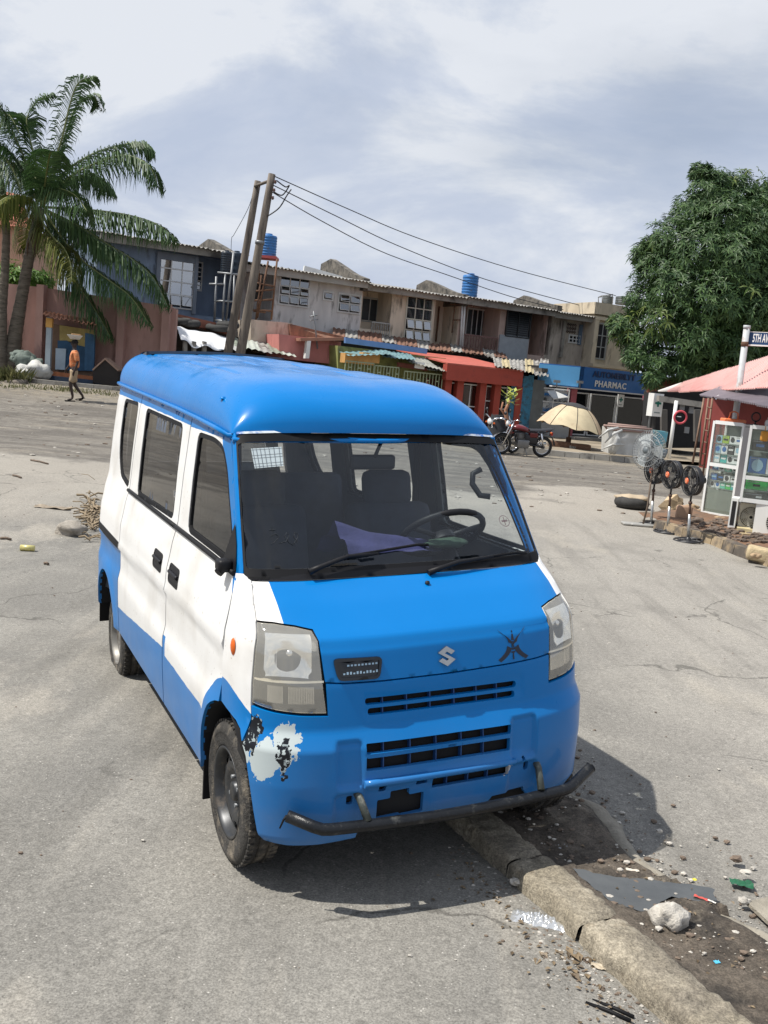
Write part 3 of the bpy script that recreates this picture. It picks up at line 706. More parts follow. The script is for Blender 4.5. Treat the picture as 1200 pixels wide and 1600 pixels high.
# --- marker, badge, intake, emblem decal
mb = MB(); q = VM.inverted() @ (VM @ side(-1, .10, .875, .0)); ry = Matrix.Rotation(-pi/2, 3, 'Y')
mb.lathe([(.0001,.010),(.010,.009),(.019,.005),(.022,0)], front(7, .872, .0), 16, ry @ Matrix.Diagonal((1.5, 1, 1))); vobj('side_marker', mb, amber)
def decal(polys, cx, cz, sc, off, thick, fnm=None):
    """flat shapes laid on the nose: polys in unit square coordinates"""
    mb = MB()
    for pl in polys:
        P0 = [front(ax(cx+x*sc, cz+z*sc), cz+z*sc, off) for x, z in pl]; P1 = [front(ax(cx+x*sc, cz+z*sc), cz+z*sc, off+thick) for x, z in pl]
        b = len(mb.v); n = len(pl); mb.v += [tuple(p) for p in P0+P1]; mb.face(tuple(range(b+n, b+2*n)))
        for i in range(n): mb.face((b+i, b+(i+1) % n, b+n+(i+1) % n, b+n+i))
    return mb
SB = [[(0,1),(.92,.42),(.45,.12),(-.12,.48),(.25,.25),(-.30,.25),(-.92,.42)],
      [(-.92,.42),(-.30,.25),(.98,-.30),(.45,-.36),(-.4,.12)],
      [(0,-1),(-.92,-.42),(-.45,-.12),(.12,-.48),(-.25,-.25),(.30,-.25),(.92,-.42)]]
SB = [[(.02,.98),(.95,.42),(.52,.14),(.03,.44),(-.22,.30),(.98,-.40),(.02,-.98),(-.95,-.42),(-.52,-.14),(-.03,-.44),(.22,-.30),(-.98,.40)]]
mb = decal(SB, -.001, .850, .036, .001, .006); vobj('badge', mb, mat('dull chrome badge', (.42, .42, .41), .25, 1, var=.1, vs=30))
DK = mat('dark decal', (.006, .012, .03), .5, var=0)
dec = []
for sx in (-1, 1):
    cpts = [(sx*(.22+.75*t**1.7), .12+.80*t) for t in [i/6 for i in range(7)]]; dec.append([(x-sx*.24*(1-i/9), z-.10) for i, (x, z) in enumerate(cpts)]+[(x+sx*.09, z+.05) for x, z in reversed(cpts)])
    cpts = [(sx*(.30+.70*t**2), -.12-.75*t) for t in [i/6 for i in range(7)]]; dec.append([(x-sx*.20*(1-i/9), z-.06) for i, (x, z) in enumerate(cpts)]+[(x+sx*.13, z+.09) for x, z in reversed(cpts)])
dec += [[(-.10,.28),(.10,.28),(.03,.85),(-.03,.85)], [(-.04,-.45),(.04,-.45),(.05,-.85),(-.05,-.85)], [(-.14,-.38),(.14,-.38),(.14,-.47),(-.14,-.47)],
        [(-.09,-.3),(-.03,-.3),(-.03,.22),(-.09,.22)], [(-.03,.22),(.09,.18),(.09,.02),(-.03,-.02),(-.03,.06),(.03,.07),(.03,.14),(-.03,.15)], [(-.03,-.02),(.10,-.05),(.10,-.28),(-.03,-.3),(-.03,-.22),(.04,-.20),(.04,-.10),(-.03,-.08)]]
mb = decal(dec, .291, .858, .062, .0012, .0008); vobj('tribal_decal', mb, DK)
mb = MB(); io = rounded(fx([(-.425,.806),(-.272,.802),(-.258,.875),(-.440,.880)]), .02)
panel(mb, io, [inset(io, .010)], ffn(.008), .02, .010); panel(mb, inset(io, .008), [], ffn(.003), .03, 0)
dk2 = mat('gloss black plate', (.008, .010, .014), .15, var=0); ik = vobj('grille_intake', mb, dk2)
mb = MB()
for i in range(9): mb.grid(lambda u, v: front(ax(-.39+.013*i+.008*u, .853), .851+.006*v, .0048), 1, 1)
for i in range(11): mb.grid(lambda u, v: front(ax(-.405+.012*i+.007*u, .828), .824+.009*v*(1 if i % 3 else .6), .0048), 1, 1)
vobj('small_print', mb, mat('pale print', (.35, .5, .62), .4), ik)
# --- cowl, windscreen, pillars
cowl = fo([(15,1.092),(26,1.090),(60,1.088),(90,1.087)]); cowl = cowl+mir(cowl[:-1])+fo([(164,1.122),(150,1.118),(90,1.116),(30,1.118),(16,1.122)])
mb = MB(); panel(mb, cowl, [], ffn(-.002), .03, .01); cw = vobj('cowl', mb, black_plastic)
mb = MB()
for i in range(22): mb.grid(lambda u, v: front(22+i*.9+.5*u, 1.094+.010*v, .0012), 1, 1)
vobj('cowl_slits', mb, dark_void, cw)
wsl = fo([(16.5,1.112),(30,1.110),(60,1.108),(90,1.107),(120,1.108),(150,1.110),(163.5,1.112)]); wst = fo([(167.0,1.566),(150,1.578),(120,1.584),(90,1.586),(60,1.584),(30,1.578),(13.0,1.566)])
wsout = rounded(wsl+wst, .03)
mb = MB(); panel(mb, wsout, [], ffn(-.006), .05, 0, .03); ws = vobj('windscreen', mb, ws_glass)
mb = MB(); panel(mb, inset(wsout, -.014), [inset(wsout, .016)], ffn(-.001), .03, .01, .02); vobj('windscreen_seal', mb, black_rubber, ws)
mb = MB(); panel(mb, [(a2s(13), 1.589), (a2s(60), 1.600), (a2s(90), 1.602), (a2s(120), 1.600), (a2s(167), 1.589), (a2s(167), 1.597), (a2s(120), 1.608), (a2s(90), 1.610), (a2s(60), 1.608), (a2s(13), 1.597)], [], ffn(.002), .02, .006)
vobj('header_strip', mb, mat('flaking white paint', (.62, .66, .68), .6, var=.3, vs=30, dirt=((.02, .12, .4), .55, 22)))
for pl in (fo([(.3,1.102),(14.5,1.108),(13.5,1.34),(11.2,1.575),(10,1.592),(.3,1.588)]),):
    for q in (pl, mir(pl)): mb = MB(); panel(mb, q, [], ffn(), .03, .02, .02); vobj('windscreen_pillar', mb, P_roof)
# fuel smear / old tape on the glass edges
paper = mat('old paper', (.72, .72, .70), .8, var=.08)
A = [van_px(x, y, -.012, 30, 1.4) for x, y in ((392,701),(440,698),(443,728),(398,732))]
mb = MB(); mb.poly([front(a, z, -.012) for a, z in A]); st = vobj('licence_paper', mb, paper, ws)
ln = MB()
for i in range(7):
    for j in range(2):
        t0 = (i+.5)/7; p = [A[0][k]*(1-t0)+A[1][k]*t0 if j else A[0][k]*(1-t0)+A[3][k]*t0 for k in (0, 1)]; q = [A[3][k]*(1-t0)+A[2][k]*t0 if j else A[1][k]*(1-t0)+A[2][k]*t0 for k in (0, 1)]
        if j == 0 and i in (1, 4): continue
        a_, b_ = front(*p, -.0105), front(*q, -.0105); w = Vector((0, 0, .0009)) if j == 0 else Vector((.0009, 0, 0)); ln.quad(a_-w, b_-w, b_+w, a_+w)
vobj('printed_lines', ln, mat('print ink', (.12, .12, .14), .7, var=0), st)
ca, cz_ = van_px(788, 814, -.010, 150, 1.2)
mb = MB(); cc = front(ca, cz_, -.010); e1 = (front(ca+1, cz_)-front(ca-1, cz_)).normalized(); e2 = (front(ca, cz_+.01)-front(ca, cz_-.01)).normalized()
def ring(mb, c, e1, e2, r0, r1, k=24):
    for i in range(k):
        a0, a1 = 2*pi*i/k, 2*pi*(i+1)/k; mb.quad(c+(e1*cos(a0)+e2*sin(a0))*r0, c+(e1*cos(a0)+e2*sin(a0))*r1, c+(e1*cos(a1)+e2*sin(a1))*r1, c+(e1*cos(a1)+e2*sin(a1))*r0)
ring(mb, cc, e1, e2, .024, .027); mb.quad(cc-e1*.015-e2*.004, cc+e1*.015-e2*.004, cc+e1*.015+e2*.004, cc-e1*.015+e2*.004); mb.quad(cc-e1*.002-e2*.02, cc+e1*.002-e2*.02, cc+e1*.002+e2*.02, cc-e1*.002+e2*.02)
vobj('round_sticker', mb, mat('sticker grey red', (.22, .12, .11), .6), ws)
# chalk number written on the glass
mb = MB()
for st_ in ([(423,838),(431,834),(436,838),(430,846),(424,850)],[(436,849),(447,846),(452,836),(448,832),(445,838),(452,848),(458,852)],[(459,850),(465,840),(466,834),(461,832),(459,838),(465,846),(462,852),(458,848)],[(421,828),(430,828)],[(425,824),(427,832)]):
    mb.tube([front(*van_px(x, y, -.003, 35, 1.2), -.003) for x, y in st_], .0012, 3, False)
vobj('chalk_number', mb, mat('dark grease pencil', (.02, .025, .03), .8, var=0), ws)
# wipers
for pts in (((483,894),(500,886),(544,869),(591,865)), ((669,895),(690,887),(717,878),(770,869))):
    mb = MB(); P = []
    for i, (x, y) in enumerate(pts):
        of = (.02, .03, .035, .025)[i]; P.append(front(*van_px(x, y, of, 70, 1.12), of))
    mb.tube(P, [.013, .010, .008, .006], 6); wa = vobj('wiper', mb, black_plastic)
    bl = ((520,876),(669,851)) if pts[0][0] < 600 else ((700,882),(822,864)); mb = MB(); P = []
    for i in range(9):
        x = bl[0][0]+(bl[1][0]-bl[0][0])*i/8; y = bl[0][1]+(bl[1][1]-bl[0][1])*i/8-(3 if 0 < i < 8 else 0); P.append(front(*van_px(x, y, .012, 75, 1.15), .012))
    mb.tube(P, .006, 5); vobj('wiper_blade', mb, black_rubber, wa)
mb = MB(); c = front(90, 1.0, .004); a_, z_ = van_px(668, 912, .005, 90, 1.0); c = front(a_, z_, .004); mb.lathe([(.0001,.012),(.008,.010),(.010,0)], c, 10); vobj('washer_nozzle', mb, black_plastic, hd)
# --- roof
def roofp(s, t, off=0):
    y0 = -3.075
    w = 1.0; xg0 = s
    zg = 1.6
    # front edge follows the header
    def ed(y): return stn(gz(y))[0]+.004
    yh = -.205-.075*abs(s)**3
    y = yh+(y0-yh)*t; wd = ed(y)*(1 if y > -2.80 else max(.0, 1-((-y-2.80)/.38)**3.2)**(1/3.2)); x = s*wd
    g = gz(y); g = g+(1.604-.014*abs(s)**2.5-g)*max(0, 1-(yh-y)/.25) if y > -.6 else g
    d = (yh-y); Hh = .215+.004*sstep(1.6, .4, d)
    pf = (1-max(0, 1-d/.52)**3.2)**.5 if d > 0 else 0; db = y-y0; pb = (1-max(0, 1-db/.22)**2.4)**.5 if db > 0 else 0
    cs = max(0, 1-abs(s)**5.6)**.47
    z = g+Hh*pf*pb*cs+.0
    if .5 < d < 2.6:
        for xs in (-.42, -.14, .14, .42): z -= .011*exp(-((x-xs)/.010)**2)*sstep(.5, .7, d)*sstep(2.6, 2.4, d)
    z += (.0030*sin(x*7+y*2)*sin(y*4)+.010*noise.noise(Vector((x*2.6, y*2.6, 0)))+.004*noise.noise(Vector((x*8, y*8, 3))))*cs*(d > .15)
    return warp(x, y, z+off)
ss = [sin(pi/2*(i/42-1)) if i < 42 else sin(pi/2*(i/42-1)) for i in range(85)]
ss = sorted(set([round(v, 4) for v in ss]+[round(x/.62, 4) for xs in (-.42,-.14,.14,.42) for x in (xs-.014, xs-.007, xs, xs+.007, xs+.014)]))
tt = [0,.002,.005,.01,.018,.028,.04,.055,.07,.09,.11,.13]+[.15+.8*i/50 for i in range(51)]+[.965,.98,.99,.996,1]
mb = MB(); nS = len(ss); b = 0
for t in tt:
    for s in ss: mb.v.append(tuple(roofp(s, t)))
for i in range(len(tt)-1):
    for j in range(nS-1): a_ = i*nS+j; mb.face((a_, a_+nS, a_+nS+1, a_+1), True)
rf = vobj('roof', mb, P_roof)
mb = MB(); mb.grid(lambda u, v: Vector(roofp(-.93+1.86*u, .04+.94*v))-Vector((0, 0, .03)), 10, 14); vobj('headliner', mb, trim_grey)
mb = MB(); q = roofp(-.94, .10, .0); mb.lathe([(.0001,.008),(.010,.007),(.016,.002),(.018,-.004)], front(4, 1.63, .0)*0+Vector(q)+Vector((0,0,.0)), 10); vobj('roof_plug', mb, P_roof, rf)
mb = MB(); vis = lambda u, v: warp(-.46+.92*u, -2.72-.34*v, 1.895+.018*sin(pi*u)-.05*v*v); mb.grid(vis, 12, 4); mb.grid(lambda u, v: vis(u, v)-Vector((0, 0, .018)), 12, 4)
mb.prism([vis(0, 0), vis(.02, 0), vis(.02, 1), vis(0, 1)], (0, 0, -.05)); mb.prism([vis(.98, 0), vis(1, 0), vis(1, 1), vis(.98, 1)], (0, 0, -.05)); mb.grid(lambda u, v: vis(u, 0)-Vector((0, 0, .018*v)), 12, 1); vobj('rear_visor', mb, mat('weathered visor', (.07, .08, .09), .5, var=.2))
# --- tail
tw = [(-.52,1.16),(.52,1.16),(.46,1.52),(-.46,1.52)]
tfn = lambda x, z, off: warp(x*(stn(z)[0]/.74), -3.045+.02*abs(x/.6)**3-off, z)
mb = MB(); panel(mb, [(-.60,.30),(.60,.30),(.60,1.70),(-.60,1.70)], [tw], tfn, .08, .02); tg = vobj('tailgate', mb, P_quarter)
mb = MB(); panel(mb, tw, [], lambda x, z, off: tfn(x, z, off-.01), .2); vobj('rear_window_glass', mb, van_glass, tg)
mb = MB(); mb.bbox((0, 3.07, .45), (.68, .05, .10), .03); vobj('rear_bumper', mb, black_plastic)
mb = MB(); mb.box((0, 1.6, .33), (.66, 1.5, .04)); mb.box((0, .3, .40), (.66, .3, .04)); vobj('floor_pan', mb, trim_dark)
mb = MB(); mb.box((0, 1.3, .22), (.18, 1.5, .05)); mb.tube([(-.62, .0, .25), (.62, 0, .25)], .03, 8); mb.tube([(-.62, 2.5, .25), (.62, 2.5, .25)], .05, 8); vobj('chassis', mb, dark_void)
# --- cabin
mb = MB(); pr_ = [(-.10,.62),(-.10,1.02),(-.02,1.085),(.08,1.09),(.11,1.06),(.11,.62)]
mb.grid(lambda u, v: warp(-.60+1.2*u, interp(v*5, [(i, p[0]) for i, p in enumerate([(-.34,0),(-.36,0),(-.22,0),(.0,0),(.10,0),(.11,0)])]), interp(v*5, [(i, p) for i, p in enumerate([.6,.95,1.045,1.075,1.075,.7])])), 16, 15); vobj('dashboard', mb, trim_dark)
def seat(x, y):
    mb = MB(); mb.bbox((x, -y, .62), (.23, .24, .09), .05); mb.bbox((x, -y+.24, .66), (.22, .05, .16), .04); s_ = vobj('front_seat', mb, seat_cloth)
    mb = MB(); M_ = Matrix.Translation((x, -y+.27, .95)) @ Matrix.Rotation(-.22, 4, 'X'); mb.bbox((0, 0, 0), (.225, .06, .31), .05, M_); vobj('backrest', mb, seat_cloth, s_)
    mb = MB(); M_ = Matrix.Translation((x, -y+.35, 1.32)) @ Matrix.Rotation(-.18, 4, 'X'); mb.bbox((0, 0, 0), (.13, .045, .09), .04, M_); vobj('headrest', mb, seat_cloth, s_)
seat(-.33, -.45); seat(.33, -.45)
mb = MB(); mb.bbox((0, 1.65, .62), (.58, .24, .09), .04); M_ = Matrix.Translation((0, 1.93, .98)) @ Matrix.Rotation(-.15, 4, 'X'); mb.bbox((0, 0, 0), (.58, .06, .32), .05, M_); vobj('bench_seat', mb, seat_cloth)
def at_ws(px, py, depth, a0=80, z0=1.4):   # a point behind the windscreen on the sight line
    a, z = van_px(px, py, -.01, a0, z0); p = VM @ front(a, z, -.01); d = (p-O).normalized(); return VM.inverted() @ (p+d*depth)
STW = at_ws(690, 834, .22)
mb = MB(); c = STW; M_ = Matrix.Translation(c) @ Matrix.Rotation(radians(-38), 4, 'X')
mb.tube([M_ @ Vector((.185*cos(2*pi*i/28), .185*sin(2*pi*i/28), 0)) for i in range(29)], .014, 8, False)
for a_ in (90, 200, 340): mb.tube([M_ @ Vector((0, 0, -.02)), M_ @ Vector((.18*cos(radians(a_)), .18*sin(radians(a_)), 0))], .012, 6)
mb.lathe([(.0001,.0),(.05,-.005),(.06,-.04)], c, 14, Matrix.Rotation(radians(-38), 3, 'X')); mb.tube([c, c+Vector((0, -.25, -.22))], .03, 8); vobj('steering_wheel', mb, black_plastic)
def at_ws(px, py, depth, a0=80, z0=1.4):   # a point behind the windscreen on the sight line
    a, z = van_px(px, py, -.01, a0, z0); p = VM @ front(a, z, -.01); d = (p-O).normalized(); return VM.inverted() @ (p+d*depth)
c = at_ws(582, 722, .12); mb = MB(); mb.bbox(tuple(c), (.105, .016, .032), .014); mb.tube([c, c+Vector((.02, -.04, .09))], .008, 6); vobj('rear_view_mirror', mb, black_plastic)
# purple cloth and a green rag on the dashboard
cl = mat('purple cloth', (.040, .038, .115), .85, var=.25, vs=10, bump=.2, bs=60)
A = at_ws(545, 868, .10); B = at_ws(720, 862, .16); mid = at_ws(570, 838, .22)
mb = MB()
def clothp(u, v):
    b = A.lerp(B, u); q = b+Vector((0, .26*v, 0)); h = .10*sin(pi*min(1, v*1.1))*(1-u)**.8+.02*noise.noise(Vector((u*5, v*6, 1)))+.018*sin(v*17+u*3)*(1-u*.6)
    return Vector((q.x-.04*v*(1-u), q.y, max(q.z, 1.055)+h))
mb.grid(clothp, 20, 16); vobj('folded_umbrella_cloth', mb, cl)
mb = MB(); c = at_ws(700, 848, .14); mb.rock((c.x, c.y, c.z), (.10, .05, .022), 3, 4); vobj('green_rag', mb, mat('green rag', (.03, .06, .035), .95, var=.3, vs=20))
mb = MB(); mb.tube([at_ws(752, 733, .01, 140), at_ws(739, 740, .04, 140), at_ws(738, 756, .05, 140), at_ws(750, 774, .05, 140), at_ws(766, 776, .02, 140)], .013, 6); vobj('grab_handle', mb, black_plastic)
for x in (-.56, .56): mb = MB(); mb.tube([warp(x, -.93, 1.50), warp(x*.98, -.90, .7)], .018, 6); vobj('seat_belt', mb, black_rubber)
# --- door mirror stub (the mirror itself is missing)
mb = MB(); mb.poly([side(-1, -.17, 1.11, .004), side(-1, .01, 1.105, .004), side(-1, -.03, 1.20, .004), side(-1, -.075, 1.27, .004)]); mb.bbox(tuple(side(-1, -.065, 1.115, .030)), (.028, .035, .024), .012); mb.tube([side(-1, -.06, 1.11, .03), side(-1, -.05, 1.09, .05)], .018, 8); vobj('mirror_base', mb, black_plastic)
# --- bull bar
bar = mat('worn black bar paint', (.009, .010, .012), .34, var=.3, vs=10, spec=.35, dirt=((.07, .07, .065), .20, 26), bump=.2, bs=60)
E1, E2, E3, E4 = Vector((-.615,-.465,.335)), Vector((-.512,-.535,.296)), Vector((.512,-.535,.282)), Vector((.640,-.50,.336))
def bend(a, b, c, r=.03): return [b+(a-b).normalized()*r, b*.6+(b+(a-b).normalized()*r)*.2+(b+(c-b).normalized()*r)*.2, b+(c-b).normalized()*r]
mb = MB(); mid_ = [E2.lerp(E3, k)+Vector((0, -.03*sin(pi*k), -.004*sin(pi*k))) for k in (.1,.2,.3,.4,.5,.6,.7,.8,.9)]
mb.tube([E1]+bend(E1, E2, mid_[0])+mid_+bend(mid_[-1], E3, E4)+[E4], .0212, 14, True); mb.tube([E4-(E4-E3).normalized()*.002, E4+(E4-E3).normalized()*.002], .0216, 14); bb = vobj('bull_bar', mb, bar)
for sg in (-1, 1):
    mb = MB(); mb.tube([(sg*.39+.02, -.40, .415), (sg*.375+.015, -.50, .37), (sg*.36+.012, -.55, .305)], [.016, .014, .015], 8); vobj('strut', mb, mat('scraped strut', (.07, .08, .07), .5, .3, var=.3, vs=30, dirt=((.25, .24, .2), .3, 30)), bb)
mb = MB(); mb.tube([E1, E1+Vector((-.012, .0, -.012)), E1+Vector((-.022, .01, -.045))], [.006, .004, .003], 5); vobj('broken_end', mb, black_rubber, bb)
# --- wheels
tyre_m = mat('dusty tyre rubber', (.040, .037, .033), .85, var=.35, vs=30, dirt=((.20, .17, .13), .35, 12), bump=.6, bs=120)
rimF = mat('dark steel rim', (.045, .047, .05), .4, .5, var=.2, vs=15, dirt=((.16, .13, .1), .25, 14)); rimR = mat('grey steel rim', (.22, .21, .19), .5, .4, var=.2, vs=15, dirt=((.12, .10, .08), .3, 12))
def wheel(x, y, z, sg, m, steer=0):
    Wm = Matrix.Translation((x, y, z)) @ Matrix.Rotation(steer, 4, 'Z') @ Matrix.Rotation(sg*pi/2, 4, 'Y')   # +Z outwards
    w = bpy.data.objects.new('wheel', None); COL.objects.link(w); w.parent = van
    mb = MB(); R0 = .268
    prof = [(.168,-.135),(.19,-.145),(.225,-.148),(.252,-.138),(.262,-.128)]; gro = [(R0,-.115),(R0,-.100),(R0-.007,-.099),(R0-.007,-.093),(R0,-.092),(R0,-.060),(R0-.007,-.059),(R0-.007,-.053),(R0,-.052),(R0,-.022),(.262,-.012),(.252,-.004),(.24,.0),(.225,.0022),(.222,-.0005),(.20,.001),(.19,-.003),(.178,-.003),(.170,-.012)]
    mb.lathe(prof+gro, (0, 0, 0), 56)
    for i in range(56):
        for z0 in (-.118, -.024):
            a = 2*pi*(i+.5)/56; M2 = Matrix.Rotation(a, 4, 'Z') @ Matrix.Translation((R0+.0005, 0, z0)); mb.box((0, 0, 0), (.0045, .009, .012), M2)
    mb.v = [tuple(Wm @ Vector(v)) for v in mb.v]; vobj('tyre', mb, tyre_m, w)
    mb = MB(); mb.lathe([(.170,-.012),(.174,-.006),(.170,-.002),(.162,-.006),(.158,-.02),(.150,-.034),(.146,-.06)], (0, 0, 0), 48)
    k = 48; b = len(mb.v)    # disc with ventilation slots
    ringr = [(.146,-.048),(.136,-.036),(.112,-.030),(.096,-.028),(.080,-.034),(.062,-.050),(.040,-.052)]
    for r, z_ in ringr:
        for j in range(k): mb.v.append((r*cos(2*pi*j/k), r*sin(2*pi*j/k), z_))
    for i in range(len(ringr)-1):
        for j in range(k):
            if i == 1 and j % 4 in (1, 2): continue
            mb.face((b+i*k+j, b+i*k+(j+1) % k, b+(i+1)*k+(j+1) % k, b+(i+1)*k+j), True)
    mb.lathe([(.040,-.052),(.036,-.030),(.030,-.026),(.0001,-.026)], (0, 0, 0), 20)
    mb.lathe([(.0001,-.09),(.14,-.09)], (0, 0, 0), 20)
    mb.v = [tuple(Wm @ Vector(v)) for v in mb.v]; rm_ = vobj('rim', mb, m, w)
    for j in range(4):
        mb = MB(); a = 2*pi*(j+.3)/4; mb.tube([Wm @ Vector((.053*cos(a), .053*sin(a), -.055)), Wm @ Vector((.053*cos(a), .053*sin(a), -.030))], .008, 6); vobj('wheel_nut', mb, steel, w)
wheel(-.712, -.045, .262, -1, rimF, .0); wheel(.712, -.045, .262, 1, rimF); wheel(-.700, 2.47, .235, -1, rimR); wheel(.700, 2.47, .235, 1, rimR)
# ================================================================== background buildings
FA = Vector((-9.4, 36.5, 0)); FD = Vector((.887, .462, 0)); FN = Vector((.462, -.887, 0))
def FW(u, off, z): return FA + FD*u + FN*off + Vector((0, 0, z))
def fac(px, py, off=0.):
    o = O-(FA+FN*off); d = ray(px, py); t = -o.dot(FN)/d.dot(FN); p = O+d*t; return (p-FA).dot(FD), p.z
class Fr:   # facade frame: boxes in (u, off, z)
    def __init__(s, D=FD, Nn=FN, A=FA): s.A = A; s.M = Matrix(((D.x, Nn.x, 0, A.x), (D.y, Nn.y, 0, A.y), (D.z, Nn.z, 1, A.z), (0, 0, 0, 1)))
    def span(s, mb, u0, u1, o0, o1, z0, z1): mb.span((u0, o0, z0), (u1, o1, z1), s.M)
    def P(s, u, o, z): return s.M @ Vector((u, o, z))
FR = Fr()
def wallmat(name, col, dirt=.35, dc=(.05, .045, .04)): return mat(name, col, .9, var=.16, vs=1.2, dirt=(dc, dirt, 1.1), bump=.25, bs=25, mapsc=(1.6, 1.6, .5), spec=.2)
roofcol = mat('weathered asbestos sheet', (.30, .29, .27), .9, var=.3, vs=2.2, dirt=((.07, .06, .05), .5, 2.5), bump=.2)
moss = mat('mossy concrete', (.15, .135, .115), .95, var=.35, vs=2.5, dirt=((.04, .038, .035), .6, 3), bump=.4)
rustroof = mat('rusted sheet', (.20, .10, .065), .85, var=.35, vs=2.5, dirt=((.07, .045, .035), .5, 3)); concrete = mat('stained concrete', (.30, .285, .255), .9, var=.2, dirt=((.07, .065, .06), .4, 1.5), bump=.2)
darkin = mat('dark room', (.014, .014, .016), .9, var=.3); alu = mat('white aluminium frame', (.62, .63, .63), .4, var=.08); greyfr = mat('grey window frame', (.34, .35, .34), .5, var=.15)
louv = mat('dark louvre', (.022, .026, .03), .35, var=.3, vs=8)
def corr(mb, a, b, c, d, waves, amp, nrow=1):
    """corrugated sheet: a-b the lower edge, d-c the upper edge"""
    a, b, c, d = map(Vector, (a, b, c, d)); nr = (b-a).cross(d-a).normalized()
    if nr.z < 0: nr = -nr
    mb.grid(lambda u, v: a.lerp(b, u).lerp(d.lerp(c, u), v)+nr*amp*sin(2*pi*waves*u), int(waves*4), nrow)
def sheets(par, a, b, c, d, n, m, amp=.03, wl=.13, name='roof_sheet', drop=.02, seed=0):
    a, b, c, d = map(Vector, (a, b, c, d)); rnd = random.Random(seed)
    for i in range(n):
        u0, u1 = i/n, (i+1)/n+.012; j = [Vector((0, 0, rnd.uniform(-drop, drop))) for _ in range(2)]; e = (a.lerp(b, u0)-d.lerp(c, u0)).normalized()*rnd.uniform(-.05, .07)
        mb = MB(); p0, p1 = a.lerp(b, u0)+j[0]+e, a.lerp(b, u1)+j[0]+e; corr(mb, p0, p1, d.lerp(c, u1)+j[1], d.lerp(c, u0)+j[1], max(2, round((p1-p0).length/wl)), amp)
        obj(name, mb, m if not isinstance(m, list) else m[i % len(m)], par)
def window(par, u0, u1, z0, z1, cols, rows, off=0., fm=None, gm=None, awn=(), fr=FR, t=.05, name='window', dep=.05):
    """window: outer frame and mullions as one part; panes as its own pieces; rows listed in awn swing out at the bottom"""
    fm = fm or alu; gm = gm or window_glass; mb = MB()
    fr.span(mb, u0-t, u1+t, off+.003, off+dep, z1, z1+t); fr.span(mb, u0-t, u1+t, off+.003, off+dep, z0-t, z0); fr.span(mb, u0-t, u0, off+.003, off+dep, z0, z1); fr.span(mb, u1, u1+t, off+.003, off+dep, z0, z1)
    cw, rh = (u1-u0)/cols, (z1-z0)/rows
    for c in range(1, cols): fr.span(mb, u0+c*cw-.02, u0+c*cw+.02, off+.003, off+dep-.006, z0, z1)
    for r in range(1, rows): fr.span(mb, u0, u1, off+.003, off+dep-.012, z0+r*rh-.02, z0+r*rh+.02)
    w = obj(name, mb, fm, par)
    for r in range(rows):
        for c in range(cols):
            a, b = u0+c*cw+.025, u0+(c+1)*cw-.025; lo, hi = z0+r*rh+.025, z0+(r+1)*rh-.025; mb = MB()
            if r in awn:
                k = .34*(hi-lo)*(1 if (c*7+r*3) % 5 else .75); q = [fr.P(a, off+.05+k, lo+.10*(hi-lo)), fr.P(b, off+.05+k, lo+.10*(hi-lo)), fr.P(b, off+.05, hi), fr.P(a, off+.05, hi)]
                mb.poly(q); mb.m = 1; nn = (q[1]-q[0]).cross(q[3]-q[0]).normalized()*.02
                for i in range(4): e0, e1 = q[i], q[(i+1) % 4]; m_ = (q[0]+q[2])/2; mb.prism([e0, e1, e1.lerp(m_, .11), e0.lerp(m_, .11)], nn)
                obj('open_pane', mb, [gm, fm], w)
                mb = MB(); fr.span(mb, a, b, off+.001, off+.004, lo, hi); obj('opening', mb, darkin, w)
            else: fr.span(mb, a, b, off+.001, off+.018, lo, hi); obj('pane', mb, gm, w)
    return w
def railing(par, u0, u1, z0, z1, off, m, n, fr=FR, name='balcony_railing'):
    mb = MB(); fr.span(mb, u0, u1, off-.02, off+.02, z1-.03, z1+.02); fr.span(mb, u0, u1, off-.015, off+.015, z0, z0+.03); r = obj(name, mb, m, par)
    for i in range(n+1):
        u = u0+(u1-u0)*i/n; mb = MB(); mb.tube([fr.P(u, off, z0), fr.P(u, off, z1)], .014 if i % 4 else .022, 4, False)
        if i < n and i % 2 == 0: mb.tube([fr.P(u+(u1-u0)/n*(.5+.5*cos(k*pi/4)), off, (z0+z1)/2+(z1-z0)*.3*sin(k*pi/4)) for k in range(9)], .011, 4, False)
        obj('baluster', mb, m, r)
def gable(par, f, pk, tl, m, th=.28):
    """party wall rising above the roof, running back from the street"""
    u, _ = fac(*f); mb = MB()
    def off_z(px, py):    # on the vertical plane at constant u
        A_ = FW(u, 0, 0); d = ray(px, py); o = O-A_; t = -o.dot(FD)/d.dot(FD); p = O+d*t; return (p-A_).dot(FN), p.z
    pts = [off_z(*f), off_z(*pk), off_z(*tl)]; z0 = pts[0][1]-.5; dz = [noise.noise(Vector((u, i, 0)))*.08 for i in range(9)]
    poly = [(.35, z0), (.35, pts[0][1])]
    for i in range(1, 5): k = i/5; poly.append((pts[0][0]*(1-k)+pts[1][0]*k, pts[0][1]*(1-k)+pts[1][1]*k+dz[i]*.3))
    poly += [pts[1]] + [((pts[1][0]+pts[2][0])/2, (pts[1][1]+pts[2][1])/2), pts[2], (pts[2][0]-.15, pts[2][1]-.9), (pts[2][0]-.15, z0)]
    mb.prism([FW(u-th/2, o, z) for o, z in poly], FD*th); return obj('party_wall_gable', mb, m, par)
